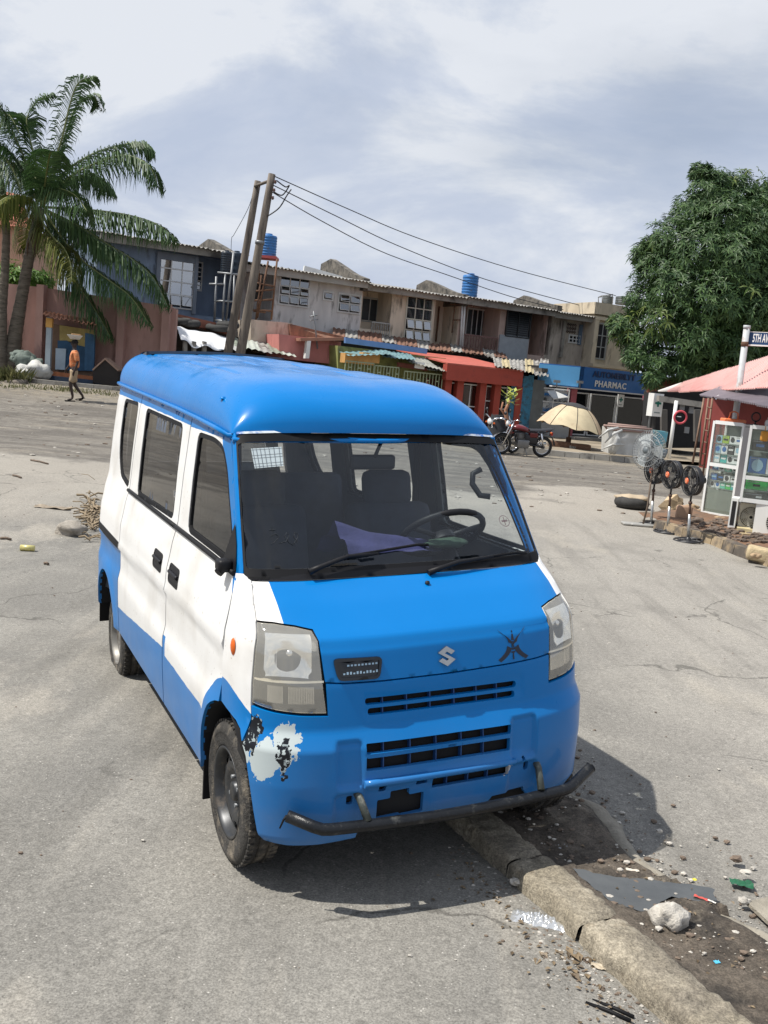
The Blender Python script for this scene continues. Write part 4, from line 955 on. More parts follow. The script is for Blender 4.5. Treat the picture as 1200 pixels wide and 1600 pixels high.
def tank(name, label, px0, px1, py0, py1, Y, m, group='plastic water tanks', ribs=7, lid=True):
    b = ony((px0+px1)/2, py1, Y); t = ony((px0+px1)/2, py0, Y); h = t.z-b.z; r = (ony(px1, py1, Y)-ony(px0, py1, Y)).length/2
    T = thing(name, label, 'water tank', tuple(b), (0, 0, 0), group)
    pf = [(0.001, 0), (r*.97, 0), (r, .03)]
    for i in range(ribs): z = h*.80*(i+.3)/ribs+.04; dz = h*.80/ribs; pf += [(r*.985, z), (r*.985, z+dz*.28), (r*1.02, z+dz*.42), (r*1.02, z+dz*.60), (r*.985, z+dz*.75)]
    pf += [(r, h*.87), (r*.93, h*.91), (r*.42, h*.95)]
    mb = MB(); mb.lathe(pf, tuple(b), 28); obj('tank_body', mb, m, T)
    mb = MB(); mb.lathe([(r*.42, h*.94), (r*.43, h*.99), (r*.40, h*1.0), (.001, h*1.01)], tuple(b), 20); obj('tank_lid', mb, m, T); return T, b, r, h
uB = lambda x, y=450, off=0.: fac(x, y, off)[0]
bluepl = mat('blue tank plastic', (.03, .16, .42), .45, var=.15, vs=3, dirt=((.10, .12, .15), .25, 5)); blackpl = mat('black tank plastic', (.014, .022, .034), .4, var=.2)
def house(name, label, px0, px1, wallm, recess=(), beam=None, gnd=.3, eave=None, depth=7.):
    """two-storey terraced house; recess: (px0, px1) strips set back 1.4 m; returns (thing, frame numbers)"""
    ex0, ey0, ex1, ey1 = eave; u0, z0 = fac(ex0, ey0); u1, z1 = fac(ex1, ey1)
    T = thing(name, label, 'house', tuple(FW((u0+u1)/2, 0, 0)), (0, 0, 0), 'terraced houses across the road')
    ua, ub = uB(px0), uB(px1); zt = min(z0, z1)-.02; mb = MB(); FR.span(mb, ua, ub, -depth, -1.4, -.2, zt-.05); cuts = sorted([(uB(a), uB(b), zb) for a, b, zb in recess]); u = ua
    for a, b, zb in cuts:
        if a > u+.01: FR.span(mb, u, a, -1.398, 0, -.2, zt)
        FR.span(mb, a, b, -1.398, -.004, -.2, zb); FR.span(mb, a, b, -1.398, -.004, zt-.12, zt); u = b
    if ub > u+.01: FR.span(mb, u, ub, -1.398, 0, -.2, zt)
    obj('wall', mb, wallm, T); mb = MB()
    FR.span(mb, ua-.02, ub+.02, .45, .56, zt-.26, zt+.02); obj('fascia_board', mb, beam or concrete, T)
    zr = zt+1.05; n = max(3, round((ub-ua)/.85))
    sheets(T, FW(ua, .75, z0-.04), FW(ub, .75, z1-.04), FW(ub, -3.4, z1+.42), FW(ua, -3.4, z0+.42), n, roofcol, .03, .16, seed=int(px0))
    sheets(T, FW(ub, -7.4, z1-.04), FW(ua, -7.4, z0-.04), FW(ua, -3.3, z0+.44), FW(ub, -3.3, z1+.44), 3, roofcol, .03, .3, seed=int(px1))
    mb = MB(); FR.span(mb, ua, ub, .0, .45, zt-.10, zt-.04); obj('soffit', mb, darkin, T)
    return T, ua, ub, zt
def win_px(T, x0, y0, x1, y1, c, r, **k):
    u0, za = fac(x0, (y0+y1)/2+(y0-y1)*0); u1, zb = fac(x1, (y0+y1)/2); xm = (x0+x1)/2; off = k.get('off', 0.)
    u0 = fac(x0, (y0+y1)/2, off)[0]; u1 = fac(x1, (y0+y1)/2, off)[0]; zt = fac(xm, y0, off)[1]; zb = fac(xm, y1, off)[1]; return window(T, u0, u1, zb, zt, c, r, **k)
# --- slate blue house
T, ua, ub, zt = house('terraced_house', 'slate blue terraced house with a tall window of mirrored panes behind the palm', 150, 376, wallmat('slate blue wall', (.20, .26, .36), .10), [(306,374,fac(340,496)[1])], eave=(150,363,376,399))
win_px(T, 249, 401, 301, 480, 3, 4, gm=sky_glass, awn=(0,), off=0)
mb = MB(); u0, u1 = uB(243), uB(306); FR.span(mb, u0, u1, .003, .10, zt-.55, zt-.28); FR.span(mb, u0-.02, u0+.12, .003, .12, fac(250, 485)[1], zt-.28); FR.span(mb, u1-.12, u1+.02, .003, .12, fac(250, 485)[1], zt-.28); obj('window_surround', mb, mat('grey blue trim', (.17, .20, .25), .8), T)
win_px(T, 307, 411, 314, 453, 1, 6, off=-1.4)
gable(T, (378,402), (330,374), (316,384), moss)
# --- grey house
T, ua, ub, zt = house('terraced_house', 'grey plastered terraced house with open awning windows, right of the leaning poles', 376, 567, wallmat('grey plaster', (.58, .565, .56), .18), [(378,427,fac(400, 500)[1])], eave=(376,410,567,441), beam=mat('pale concrete beam', (.36, .35, .33), .9, var=.15))
win_px(T, 437, 434, 482, 477, 3, 3, awn=(0, 1)); win_px(T, 506, 457, 519, 468, 1, 1, awn=(0,)); win_px(T, 529, 461, 562, 488, 2, 2, awn=(0, 1))
win_px(T, 396, 441, 427, 470, 2, 2, off=-1.4, fm=greyfr)
gable(T, (568,436), (521,405), (506,413), moss)
mb = MB(); q = FW(uB(520), -1.2, fac(540, 428)[1]); mb.box((0, 0, 0), (.9, .05, .12), Matrix.Translation(q) @ Matrix.Rotation(atan2(FD.y, FD.x), 4, 'Z') @ Matrix.Rotation(.12, 4, 'Y')); obj('roof_flashing', mb, white_paint, T)
# --- tan house
T, ua, ub, zt = house('terraced_house', 'tan terraced house with tall gridded window beside a small railed balcony', 567, 722, wallmat('tan plaster', (.60, .52, .42), .20), [(568,614,fac(590, 516)[1]), (683,721,fac(700, 540)[1])], eave=(567,444,722,466))
win_px(T, 634, 465, 673, 534, 3, 4, awn=(0, 1), fm=mat('cream frame', (.55, .53, .45), .5), gm=glass_mat('blue grey glass', (.4, .45, .5), .40, .03, .35, (.06, .08, .11)))
win_px(T, 565, 468, 612, 503, 4, 1, off=-1.4, fm=greyfr, gm=louv)
railing(T, uB(586), uB(614), fac(600, 529)[1], fac(600, 505)[1], .02, greyfr, 8)
gable(T, (722,461), (670,438), (655,446), moss)
for x in (690, 700, 712):
    mb = MB(); mb.tube([FR.P(uB(x), -1.3, fac(x, 478)[1]), FR.P(uB(x), -1.3, fac(x, 535)[1])], .04, 6); obj('drain_pipe', mb, rust, T)
# --- brown pink house
T, ua, ub, zt = house('terraced_house', 'brown and faded pink terraced house with a dark louvred bay over the red shop', 722, 862, wallmat('faded pink brown plaster', (.48, .36, .31), .22), [(724,786,fac(750, 548)[1]), (836,861,fac(845, 556)[1])], eave=(722,464,862,486))
win_px(T, 729, 484, 760, 524, 4, 1, off=-1.4, gm=louv)
railing(T, uB(726), uB(786), fac(756, 550)[1], fac(756, 526)[1], .02, mat('rusty pink iron', (.20, .11, .10), .7), 14)
mb = MB(); FR.span(mb, uB(788), uB(834), .003, .07, fac(810, 563)[1], fac(810, 526)[1]); obj('grey_panel', mb, mat('blue grey painted panel', (.33, .36, .39), .8, var=.12), T)
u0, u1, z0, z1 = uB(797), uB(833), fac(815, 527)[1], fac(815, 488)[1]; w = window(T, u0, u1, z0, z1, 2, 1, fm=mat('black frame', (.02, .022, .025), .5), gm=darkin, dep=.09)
for i in range(12):
    for k in (0, 1): mb = MB(); z = z0+(z1-z0)*(i+.5)/12; a = u0+(u1-u0)*k/2+.03; mb.hexa([FR.P(a, .05, z-.035), FR.P(a+(u1-u0)/2-.06, .05, z-.035), FR.P(a+(u1-u0)/2-.06, .058, z-.035), FR.P(a, .058, z-.035), FR.P(a, .02, z+.035), FR.P(a+(u1-u0)/2-.06, .02, z+.035), FR.P(a+(u1-u0)/2-.06, .028, z+.035), FR.P(a, .028, z+.035)]); obj('louvre', mb, louv, w)
gable(T, (868,478), (822,462), (806,470), moss)
# --- last dark house
T, ua, ub, zt = house('terraced_house', 'dark stained terraced house with perforated blocks and white grille by the tower', 862, 922, wallmat('dark stained plaster', (.42, .37, .32), .3), [(862,868,fac(865, 556)[1])], eave=(862,487,922,496))
for i in range(4):
    for j in range(3): mb = MB(); u = uB(892)+(uB(907)-uB(892))*(i+.5)/4; z = fac(899, 522)[1]+(fac(899, 506)[1]-fac(899, 522)[1])*(j+.5)/3; mb.lathe([(.05, 0), (.085, .03), (.05, .06)], (0, 0, 0), 4, (FR.M.to_3x3() @ Matrix.Rotation(-pi/2, 3, 'X'))); mb.v = [tuple(Vector(v)+FR.P(u, .01, z)) for v in mb.v]; obj('screen_block', mb, mat('brown blocks', (.14, .11, .09), .9), T)
win_px(T, 889, 525, 905, 535, 3, 2, gm=darkin)
mb = MB(); FR.span(mb, uB(885), uB(889), .003, .12, fac(887, 560)[1], zt-.3); obj('pilaster', mb, concrete, T)
mb = MB(); mb.grid(lambda u, v: FR.P(uB(911)+.22*u, .06+.03*sin(u*9), fac(913, 540)[1]+(fac(913, 508)[1]-fac(913, 540)[1])*v), 8, 3); o = obj('hanging_cloth', mb, mat('grey blue cloth', (.10, .14, .19), .9)); tag(o, 'grey blue cloth hanging on the wall of the dark stained house by the tower', 'cloth')
# --- tower
Yt = 48.0
A0 = FW(uB(921), .6, 0); FT = Fr(FD, FN, A0); wt = uB(966)-uB(921)
T = thing('stair_tower', 'square weathered stone-coloured stair tower with two dark tanks on its flat top', 'tower', tuple(A0))
_f3 = lambda x, y: fac(x, y, .6)[1]; tm = wallmat('sandy stained render', (.56, .48, .36), .25); mb = MB()
FT.span(mb, 0, wt+1.0, -3, 0, -.2, _f3(940, 493)); obj('wall', mb, tm, T)
mb = MB(); FT.span(mb, -.12, wt+.1, -3.1, .14, _f3(940, 492), _f3(942, 474)); FT.span(mb, wt+.1, wt+1.1, -3.1, -.3, _f3(940, 494), _f3(942, 475)); obj('parapet', mb, tm, T)
mb = MB(); FT.span(mb, .0, wt+.9, .003, .35, _f3(935, 574), _f3(935, 569)); FT.span(mb, .0, .25, .003, .14, _f3(935, 569), _f3(935, 498)); FT.span(mb, .95, 1.2, .003, .14, _f3(935, 569), _f3(935, 498)); FT.span(mb, 0, 1.2, .003, .16, _f3(935, 500), _f3(935, 495)); obj('window_surround', mb, tm, T)
window(T, .32, .88, _f3(936, 560), _f3(936, 506), 2, 3, .0, fr=FT, gm=darkin, fm=greyfr)
mb = MB(); mb.tube([FT.P(wt+.35, .05, _f3(950, 572)), FT.P(wt+.35, .05, _f3(950, 525))], .05, 6); obj('drain_pipe', mb, concrete, T)
tb = mat('dark grey tank', (.10, .115, .12), .5, var=.15)
tank('water_tank', 'left dark grey tank in a pipe frame on top of the stone tower', 941, 957, 462, 475, Yt+.5, tb, ribs=4)
tank('water_tank', 'wider right dark grey tank on top of the stone tower, beside the mango tree', 961, 986, 463, 476, Yt+.2, tb, ribs=4)
mb = MB(); q = [ony(x, y, Yt) for x, y in ((941,474),(941,462),(957,460),(957,474))]
mb.tube(q, .03, 5); q2 = [p+Vector((0, .9, 0)) for p in q]; mb.tube(q2, .03, 5); mb.tube([q[1], q2[1]], .03, 5); mb.tube([q[2], q2[2]], .03, 5); obj('pipe_frame', mb, steel, bpy.data.objects['stair_tower'])
# --- tanks on the houses
Ta, b, r, h = tank('water_tank', 'black ribbed tank on a pipe scaffold in front of the slate blue house', 344, 361, 391, 427, 36.4, blackpl, ribs=8)
Tb, b2, r2, h2 = tank('water_tank', 'dark navy tank half hidden behind the left leaning pole', 358, 378, 392, 432, 36.9, mat('navy tank', (.012, .028, .05), .5, var=.2), ribs=3)
T = thing('pipe_scaffold', 'rickety grey pipe scaffold carrying the black tank before the slate blue house', 'scaffold', tuple(ony(350, 520, 36.2)))
for (x0, y0, x1, y1) in ((338,432,335,505),(352,428,347,512),(365,395,352,512),(366,430,364,510),(327,444,350,444),(335,470,372,472),(340,426,380,430),(336,500,372,505)):
    mb = MB(); mb.tube([ony(x0, y0, 36.1), ony(x1, y1, 36.1)], .045, 6); obj('scaffold_tube', mb, steel, T)
T = thing('pipe_scaffold', 'brown rusty scaffold of crossed pipes below the bright blue tank on the roof', 'scaffold', tuple(ony(400, 520, 36.5)))
for (x0, y0, x1, y1) in ((405,402,404,440),(419,408,402,497),(408,430,400,500),(433,405,424,500),(387,456,430,452),(388,470,428,468),(392,484,426,486),(380,400,372,510),(395,428,383,505),(392,440,430,448),(396,486,415,488)):
    mb = MB(); mb.tube([ony(x0, y0, 36.6), ony(x1, y1, 36.6)], .04, 6); obj('scaffold_tube', mb, rust, T)
mb = MB(); mb.box(tuple(ony(417, 403, 37)), (.42, .4, .05)); o = obj('tank_shelf', mb, mat('red shelf', (.4, .08, .08), .7), T)
tank('water_tank', 'bright blue ribbed tank standing beside the right leaning pole above the roofs', 405, 431, 365, 402, 37.0, bluepl)
tank('water_tank', 'bright blue ribbed tank on white pipes in the middle of the terrace roofs', 720, 745, 427, 466, 43.2, bluepl)
T = thing('tank_stand', 'pair of white pipes holding up the middle blue tank against the tan house', 'stand', tuple(ony(722, 540, 42.6)))
for (x0, y0, x1, y1) in ((723,466,719,545),(727,468,722,546),(703,476,735,476),(744,470,740,480),(712,466,706,520),(707,500,722,500)):
    mb = MB(); mb.tube([ony(x0, y0, 42.6), ony(x1, y1, 42.6)], .05 if x0 in (723, 727) else .03, 6); obj('pipe', mb, alu if x0 in (723, 727) else rust, T)
# ================================================================== street level shops (set forward of the terrace)
def at(px, py, off): u, z = fac(px, py, off); return FW(u, off, z)
def gnd(u, off): p = FW(u, off, 0); return G(p.x, p.y)
# long lean-to roof below the upper floor
T = thing('lean_to_roof', 'long rusty brown tiled lean-to roof sagging between the shops and the upper floor', 'roof', tuple(FW(8, 1, 3)))
sheets(T, at(520, 525, 2.2), at(790, 560, 2.2), at(786, 551, .1), at(520, 512, .1), 15, [rustroof, roofcol, rustroof], .035, .22, drop=.05, seed=3)
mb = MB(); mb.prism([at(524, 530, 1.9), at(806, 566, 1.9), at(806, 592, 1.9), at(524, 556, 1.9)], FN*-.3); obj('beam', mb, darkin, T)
# dark stall, tarpaulin and tyres at the left
T = thing('tarpaulin_stall', 'low dark stall under a torn white tarpaulin and tin sheets, below the leaning poles', 'stall', tuple(at(330, 560, 4.5)))
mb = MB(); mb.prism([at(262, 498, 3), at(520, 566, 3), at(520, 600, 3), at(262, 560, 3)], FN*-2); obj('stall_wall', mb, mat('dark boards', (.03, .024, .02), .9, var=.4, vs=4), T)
tarp = mat('white tarpaulin', (.72, .73, .75), .55, var=.06, bump=.2, bs=6)
E0 = [(276,510),(290,513),(310,517),(333,521),(356,527),(372,538)]; E1 = [(283,531),(299,540),(318,542),(334,545),(354,546),(373,549)]
mb = MB(); mb.grid(lambda u, v: (lambda a, b: a.lerp(b, v)+Vector((0, 0, .06*sin(u*17)*v+.05*noise.noise(Vector((u*6, v*4, 0))))))(at(interp(u*5, list(enumerate([p[0] for p in E0]))), interp(u*5, list(enumerate([p[1] for p in E0]))), 3.6), at(interp(u*5, list(enumerate([p[0] for p in E1]))), interp(u*5, list(enumerate([p[1] for p in E1]))), 5.0)), 24, 8); obj('tarpaulin', mb, tarp, T)
sheets(T, at(366, 541, 5), at(462, 557, 5), at(448, 541, 3), at(366, 528, 3), 5, [mat('green grey tin', (.22, .25, .2), .6, var=.3), mat('pale tin', (.42, .45, .40), .5, var=.2), roofcol], .025, .2, seed=5)
mb = MB(); mb.prism([at(262, 487, 3), at(355, 508, 3), at(355, 524, 3), at(262, 502, 3)], FN*-.1); obj('roof_board', mb, mat('brick red roof', (.30, .12, .08), .9, var=.3), T)
for x0 in range(9): mb = MB(); x = 400+x0*13; FRs = at(x, 560+x0*1.6, 5.2); mb.prism([at(x, 556+x0*1.9, 5.2), at(x+12, 558+x0*1.9, 5.2), at(x+12, 600, 5.2), at(x, 600, 5.2)], FN*-.05); obj('fence_board', mb, mat('tarred boards', (.025, .02, .018), .9, var=.4), T)
for x in (288, 302, 318): mb = MB(); mb.prism([at(x, 533, 4.9), at(x+5, 534, 4.9), at(x+4, 575, 4.9), at(x-1, 575, 4.9)], FN*-.2); obj('stall_post', mb, concrete, T)
def torus(mb, c, R, r, M=None, k=24, m=10):
    c = Vector(c); b = len(mb.v)
    for i in range(k):
        for j in range(m):
            a, t = 2*pi*i/k, 2*pi*j/m; q = Vector(((R+r*cos(t))*cos(a), (R+r*cos(t))*sin(a), r*.95*sin(t))); mb.v.append(tuple(c+(M @ q if M else q)))
    for i in range(k):
        for j in range(m): mb.face((b+i*m+j, b+((i+1) % k)*m+j, b+((i+1) % k)*m+(j+1) % m, b+i*m+(j+1) % m), True)
oldtyre = mat('old tyre rubber', (.035, .034, .033), .85, var=.3, vs=10, bump=.3)
for (x, y, w, lb) in ((343,512,.38,'old tyre lying on the rusty stall roof just left of the poles'),(284,502,.25,'small old tyre at the left end of the stall roof by the pink wall'),(296,505,.28,'second small tyre on the stall roof, above the white tarpaulin'),(356,508,.3,'tyre pressed against the left pole on the stall roof')):
    mb = MB(); torus(mb, at(x, y, 3.2), w, .13, Matrix.Rotation(.12, 3, 'X')); tag(obj('old_tyre', mb, oldtyre), lb, 'tyre', 'old tyres on the stall roof')
# pink shop
T = thing('pink_shop', 'low salmon pink shop with a cream parapet and brown lean-to roof, right of the poles', 'shop', tuple(at(480, 545, 4)))
pink = wallmat('salmon plaster', (.52, .21, .19), .15, (.25, .10, .09)); cream = wallmat('cream block', (.52, .45, .37), .3, (.2, .15, .12))
mb = MB(); mb.prism([at(392, 499, 3), at(457, 505, 3), at(457, 560, 3), at(392, 550, 3)], FN*-2); obj('parapet', mb, cream, T)
mb = MB(); mb.prism([at(436, 522, 4.4), at(533, 534, 4.4), at(531, 570, 4.4), at(436, 560, 4.4)], FN*-2.5); obj('wall', mb, pink, T)
mb = MB(); mb.prism([at(453, 506, 3.2), at(545, 528, 4.8), at(524, 532, 4.8), at(455, 530, 3.2)], FN*-.2); obj('side_wall', mb, rustroof, T)
mb = MB(); mb.prism([at(470, 528, 4.9), at(541, 527, 4.9), at(541, 532, 4.9), at(470, 533, 4.9)], FN*-1.5); obj('canopy', mb, mat('brown canopy', (.33, .16, .11), .8), T)
mb = MB(); mb.prism([at(480, 532, 4.9), at(486, 532, 4.9), at(483, 560, 4.9), at(477, 560, 4.9)], FN*-.2); obj('pillar', mb, white_paint, T)
mb = MB(); mb.tube([at(490, 486, 4.6), at(496, 545, 4.6)], .03, 5); mb.tube([at(484, 495, 4.6), at(496, 492, 4.6)], .025, 5); mb.tube([at(484, 501, 4.6), at(497, 499, 4.6)], .02, 5); o = obj('roof_antenna', mb, steel); tag(o, 'thin metal antenna standing on the roof of the salmon pink shop', 'antenna')
# green kiosk
T = thing('green_kiosk', 'yellow green kiosk with metal grilles under a long blue fascia and thin teal sheets', 'kiosk', tuple(at(610, 600, 6)))
green = mat('yellow green paint', (.27, .29, .10), .8, var=.2, dirt=((.1, .1, .06), .3, 2)); gate = mat('pale green gate paint', (.34, .40, .27), .6, var=.15)
mb = MB(); mb.prism([at(528, 540, 5.2), at(697, 560, 5.2), at(692, 625, 5.2), at(528, 610, 5.2)], FN*-2.5); obj('back_wall', mb, green, T)
mb = MB(); mb.prism([at(540, 527, 5.4), at(668, 545, 5.4), at(667, 553, 5.4), at(540, 536, 5.4)], FN*-.15); obj('blue_fascia', mb, mat('blue fascia paint', (.13, .24, .48), .6, var=.1), T)
for k, (x0, y0, x1, y1, x2, y2, x3, y3) in enumerate(((530,550,600,546,618,553,545,556),(585,546,640,552,650,562,600,558),(618,553,665,560,690,578,640,566),(652,562,690,570,698,580,668,578))):
    mb = MB(); corr(mb, at(x3, y3, 6.8), at(x2, y2, 6.8), at(x1, y1, 5.3), at(x0, y0, 5.3), 8, .02); obj('roof_sheet', mb, mat('teal sheet', (.13, .23, .24), .5, var=.25) if k < 2 else mat('old arched sheet', (.24, .24, .21), .6, var=.3), T)
for x0, x1, yt, yb in ((540,585,563,592),(586,624,570,602),(632,692,580,616)):
    ua_, ub_ = fac(x0, yt, 6.4)[0], fac(x1, yt, 6.4)[0]; zt_ = fac((x0+x1)/2, yt+2, 6.4)[1]; zb_ = fac((x0+x1)/2, yb+14, 6.4)[1]
    mb = MB(); FR.span(mb, ua_, ub_, 6.38, 6.42, zt_-.04, zt_); FR.span(mb, ua_, ub_, 6.38, 6.42, (zt_+zb_)/2-.03, (zt_+zb_)/2+.01); r = obj('gate', mb, gate, T); n = round((ub_-ua_)/.13)
    for i in range(n+1):
        u = ua_+(ub_-ua_)*i/n; mb = MB(); FR.span(mb, u-.012, u+.012, 6.385, 6.415, zb_, zt_-.041)
        if i % 3 == 1: FR.span(mb, u+.013, u+.11, 6.39, 6.41, (zt_*3+zb_)/4-.02, (zt_*3+zb_)/4+.02)
        obj('gate_bar', mb, gate, r)
mb = MB(); mb.prism([at(622, 566, 5.6), at(668, 573, 5.6), at(668, 580, 5.6), at(622, 573, 5.6)], FN*-.1); obj('pink_board', mb, mat('dusty pink board', (.34, .13, .11), .8), T)
mb = MB(); mb.prism([at(649, 565, 6.6), at(664, 567, 6.6), at(663, 577, 6.6), at(648, 575, 6.6)], FN*-.05); o = obj('small_sign', mb, white_paint); tag(o, 'small blank white sign hanging under the kiosk roof', 'sign')
for x, y in ((548,560),(568,562),(577,559)): mb = MB(); q = at(x, y, 6.2); mb.box((0, 0, 0), (.32, .2, .17), Matrix.Translation(q) @ Matrix.Rotation(.5, 4, 'Z')); o = obj('wooden_crate', mb, mat('orange crate wood', (.55, .30, .10), .8, var=.2)); tag(o, {548: 'orange wooden crate at the left end of the green kiosk gate top', 568: 'larger orange crate in the middle above the green kiosk gate', 577: 'orange crate resting highest, right of the other two on the green kiosk'}[x], 'crate', 'orange crates on the green kiosk')
# red shop
T = thing('red_shop', 'brick red shop front with deep fascia and pillars between barred windows', 'shop', tuple(at(760, 640, 6.5)))
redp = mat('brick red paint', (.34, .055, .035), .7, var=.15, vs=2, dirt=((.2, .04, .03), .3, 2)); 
u0, u1 = fac(697, 590, 6.8)[0], fac(817, 590, 6.8)[0]; zt_, zb_ = fac(757, 575, 6.8)[1], fac(757, 599, 6.8)[1]; g0 = min(gnd(u0, 6.5), gnd(u1, 6.5))-.1
mb = MB(); FR.span(mb, u0, u1, 6.5, 6.8, zb_, zt_); obj('fascia', mb, redp, T)
mb = MB(); mb.prism([FR.P(u0, 6.8, zt_+.005), FR.P(u1, 6.8, zt_+.005), FR.P(u1-.2, 3.0, zt_+.42), FR.P(u0-.2, 3.0, zt_+.42)], (0, 0, .05)); obj('roof', mb, mat('red sheet roof', (.42, .10, .07), .7, var=.2), T)
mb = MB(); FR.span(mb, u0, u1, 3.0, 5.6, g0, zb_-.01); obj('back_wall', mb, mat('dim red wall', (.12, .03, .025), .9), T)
for x in (700, 719, 755, 778, 812):
    u = fac(x, 610, 6.5)[0]; mb = MB(); FR.span(mb, u-.14, u+.14, 6.2, 6.5, g0, zb_-.003); obj('pillar', mb, redp, T)
for x0, x1, cc in ((704,716,1),(723,751,2),(760,775,1),(782,808,2)):
    ua_, ub_ = fac(x0, 620, 6.4)[0]+.08, fac(x1, 620, 6.4)[0]-.06; window(T, ua_, ub_, g0+.35, zb_-.12, cc, 3 if cc == 1 else 2, 6.2, gm=glass_mat('brown shop glass', (.3, .2, .17), .05, .05, .5, (.06, .02, .015)) if x0 < 760 else window_glass)
mb = MB(); FR.span(mb, u0, u1, 6.0, 6.6, g0, g0+.3); obj('plinth', mb, redp, T)
# corrugated roof and blue shack
T = thing('blue_shack', 'peeling blue tin shack with a grey door panel under a loose corrugated roof', 'shack', tuple(at(825, 620, 6.4)))
bt = mat('peeling blue paint', (.045, .20, .33), .8, var=.25, vs=3, dirt=((.05, .07, .08), .5, 5)); 
ua_, um_, ub_ = fac(800, 610, 6.5)[0], fac(834, 610, 6.5)[0], fac(856, 610, 6.5)[0]; zt_ = fac(826, 588, 6.5)[1]; zb_ = gnd(ua_, 6.5)-.05
for i in range(4): mb = MB(); a = ua_+(um_-ua_)*i/4; FR.span(mb, a+.005, a+(um_-ua_)/4-.005, 6.4-.02*(i % 2), 6.45-.02*(i % 2), zb_, zt_+.05*(i % 2)); obj('wall_panel', mb, bt, T)
mb = MB(); FR.span(mb, um_, ub_, 6.3, 6.36, zb_, zt_-.1); obj('door_panel', mb, mat('grey door panel', (.15, .165, .17), .8, var=.15), T)
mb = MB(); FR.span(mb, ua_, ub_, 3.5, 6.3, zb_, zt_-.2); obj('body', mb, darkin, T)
sheets(T, at(773, 572, 6.9), at(856, 588, 6.9), at(856, 563, 3.4), at(770, 558, 3.4), 7, [roofcol, mat('ochre sheet', (.38, .32, .19), .8, var=.3), roofcol], .035, .2, drop=.06, seed=9)
# pharmacy
T = thing('pharmacy', 'pharmacy with a deep bright blue sign board over tall dark glass fronts', 'pharmacy', tuple(at(955, 695, 6.8)))
pb = mat('pharmacy blue board', (.016, .125, .38), .45, var=.06); pinkp = mat('pink pillar paint', (.42, .12, .15), .7, var=.12)
o6 = 6.9; u0, u1 = fac(893, 640, o6)[0], fac(1021, 640, o6)[0]; g0 = gnd(u0, o6); zs1, zs0 = fac(955, 578, o6)[1], fac(955, 611, o6)[1]
mb = MB(); FR.span(mb, u0, u1, o6, o6+.25, zs0, zs1); mb.prism([FR.P(u0, o6+.25, zs0), FR.P(u0, o6+.25, zs1), FR.P(u0-1.25, o6-.75, zs1), FR.P(u0-1.25, o6-.75, zs0)], FD*.2); sb = obj('sign_board', mb, pb, T)
mb = MB(); mb.prism([FR.P(u0-.02, o6+.27, zs0+.04), FR.P(u0-.02, o6+.27, zs1-.04), FR.P(u0-1.27, o6-.73, zs1-.04), FR.P(u0-1.27, o6-.73, zs0+.04)], (FN*.008-FD*.012)); obj('side_board', mb, mat('sunlit blue board', (.09, .32, .60), .5, var=.04), T)  # sign's left return, its sunlit brightness put into a lighter blue colour
mb = MB(); FR.span(mb, u0-1.3, u1, o6+.12, o6+.30, zs0-.05, zs0-.003); obj('sign_edge', mb, alu, T)
def text(s, size, m, M_, name, par, ext=.012, sx=1.0, sp=1.0):
    cu = bpy.data.curves.new(name, 'FONT'); cu.body = s; cu.size = size; cu.extrude = ext; cu.align_x = 'CENTER'; cu.align_y = 'CENTER'; cu.space_character = sp; cu.offset = size*.022; cu.resolution_u = 3
    o = bpy.data.objects.new(name+'_t', cu); COL.objects.link(o); dg = bpy.context.evaluated_depsgraph_get(); me = bpy.data.meshes.new_from_object(o.evaluated_get(dg)); bpy.data.objects.remove(o)
    me.transform(M_ @ Matrix.Diagonal((sx, 1, 1, 1))); me.materials.clear(); me.materials.append(m); q = bpy.data.objects.new(name, me); COL.objects.link(q)
    if par: q.parent = par; me.transform(WM(par).inverted())
    return q
def signM(p, D=FD, Nn=FN): return Matrix(((D.x, 0, Nn.x, p.x), (D.y, 0, Nn.y, p.y), (D.z, 1, Nn.z, p.z), (0, 0, 0, 1)))
text('PHARMAC', .34, white_paint, signM(at(954, 602, o6+.27)), 'lettering', T, sx=.95, sp=1.12)
text('AUTOMEBILYT', .33, mat('navy raised letters', (.012, .03, .10), .5, var=0), signM(at(960, 588, o6+.27)), 'raised_lettering', T, sx=1.0)
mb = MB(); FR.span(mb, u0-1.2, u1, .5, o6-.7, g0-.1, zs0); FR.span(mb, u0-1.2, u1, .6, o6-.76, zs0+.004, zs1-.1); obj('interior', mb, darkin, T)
mb = MB(); FR.span(mb, u0-1.3, u1+.3, .4, o6-.5, zs1-.35, zs1-.2); obj('flat_roof', mb, moss, T)
for x in (893, 1012): u = fac(x, 650, o6)[0]; mb = MB(); FR.span(mb, u-.14, u+.14, o6-.3, o6, g0-.1, zs0-.052); obj('pillar', mb, pinkp, T)
pg = glass_mat('pharmacy glass', (.25, .27, .28), .045, .02, .6, (.012, .014, .016))
for x0, x1 in ((898,918),(923,961),(966,1007)):
    ua_, ub_ = fac(x0, 650, o6)[0], fac(x1, 650, o6)[0]; window(T, ua_, ub_, g0+.32, zs0-.22, 1, 1, o6-.12, gm=pg, name='glass_front')
mb = MB(); FR.span(mb, u0-.1, u1+.2, o6-.9, o6+.5, g0-.1, g0+.22); obj('step', mb, concrete, T)
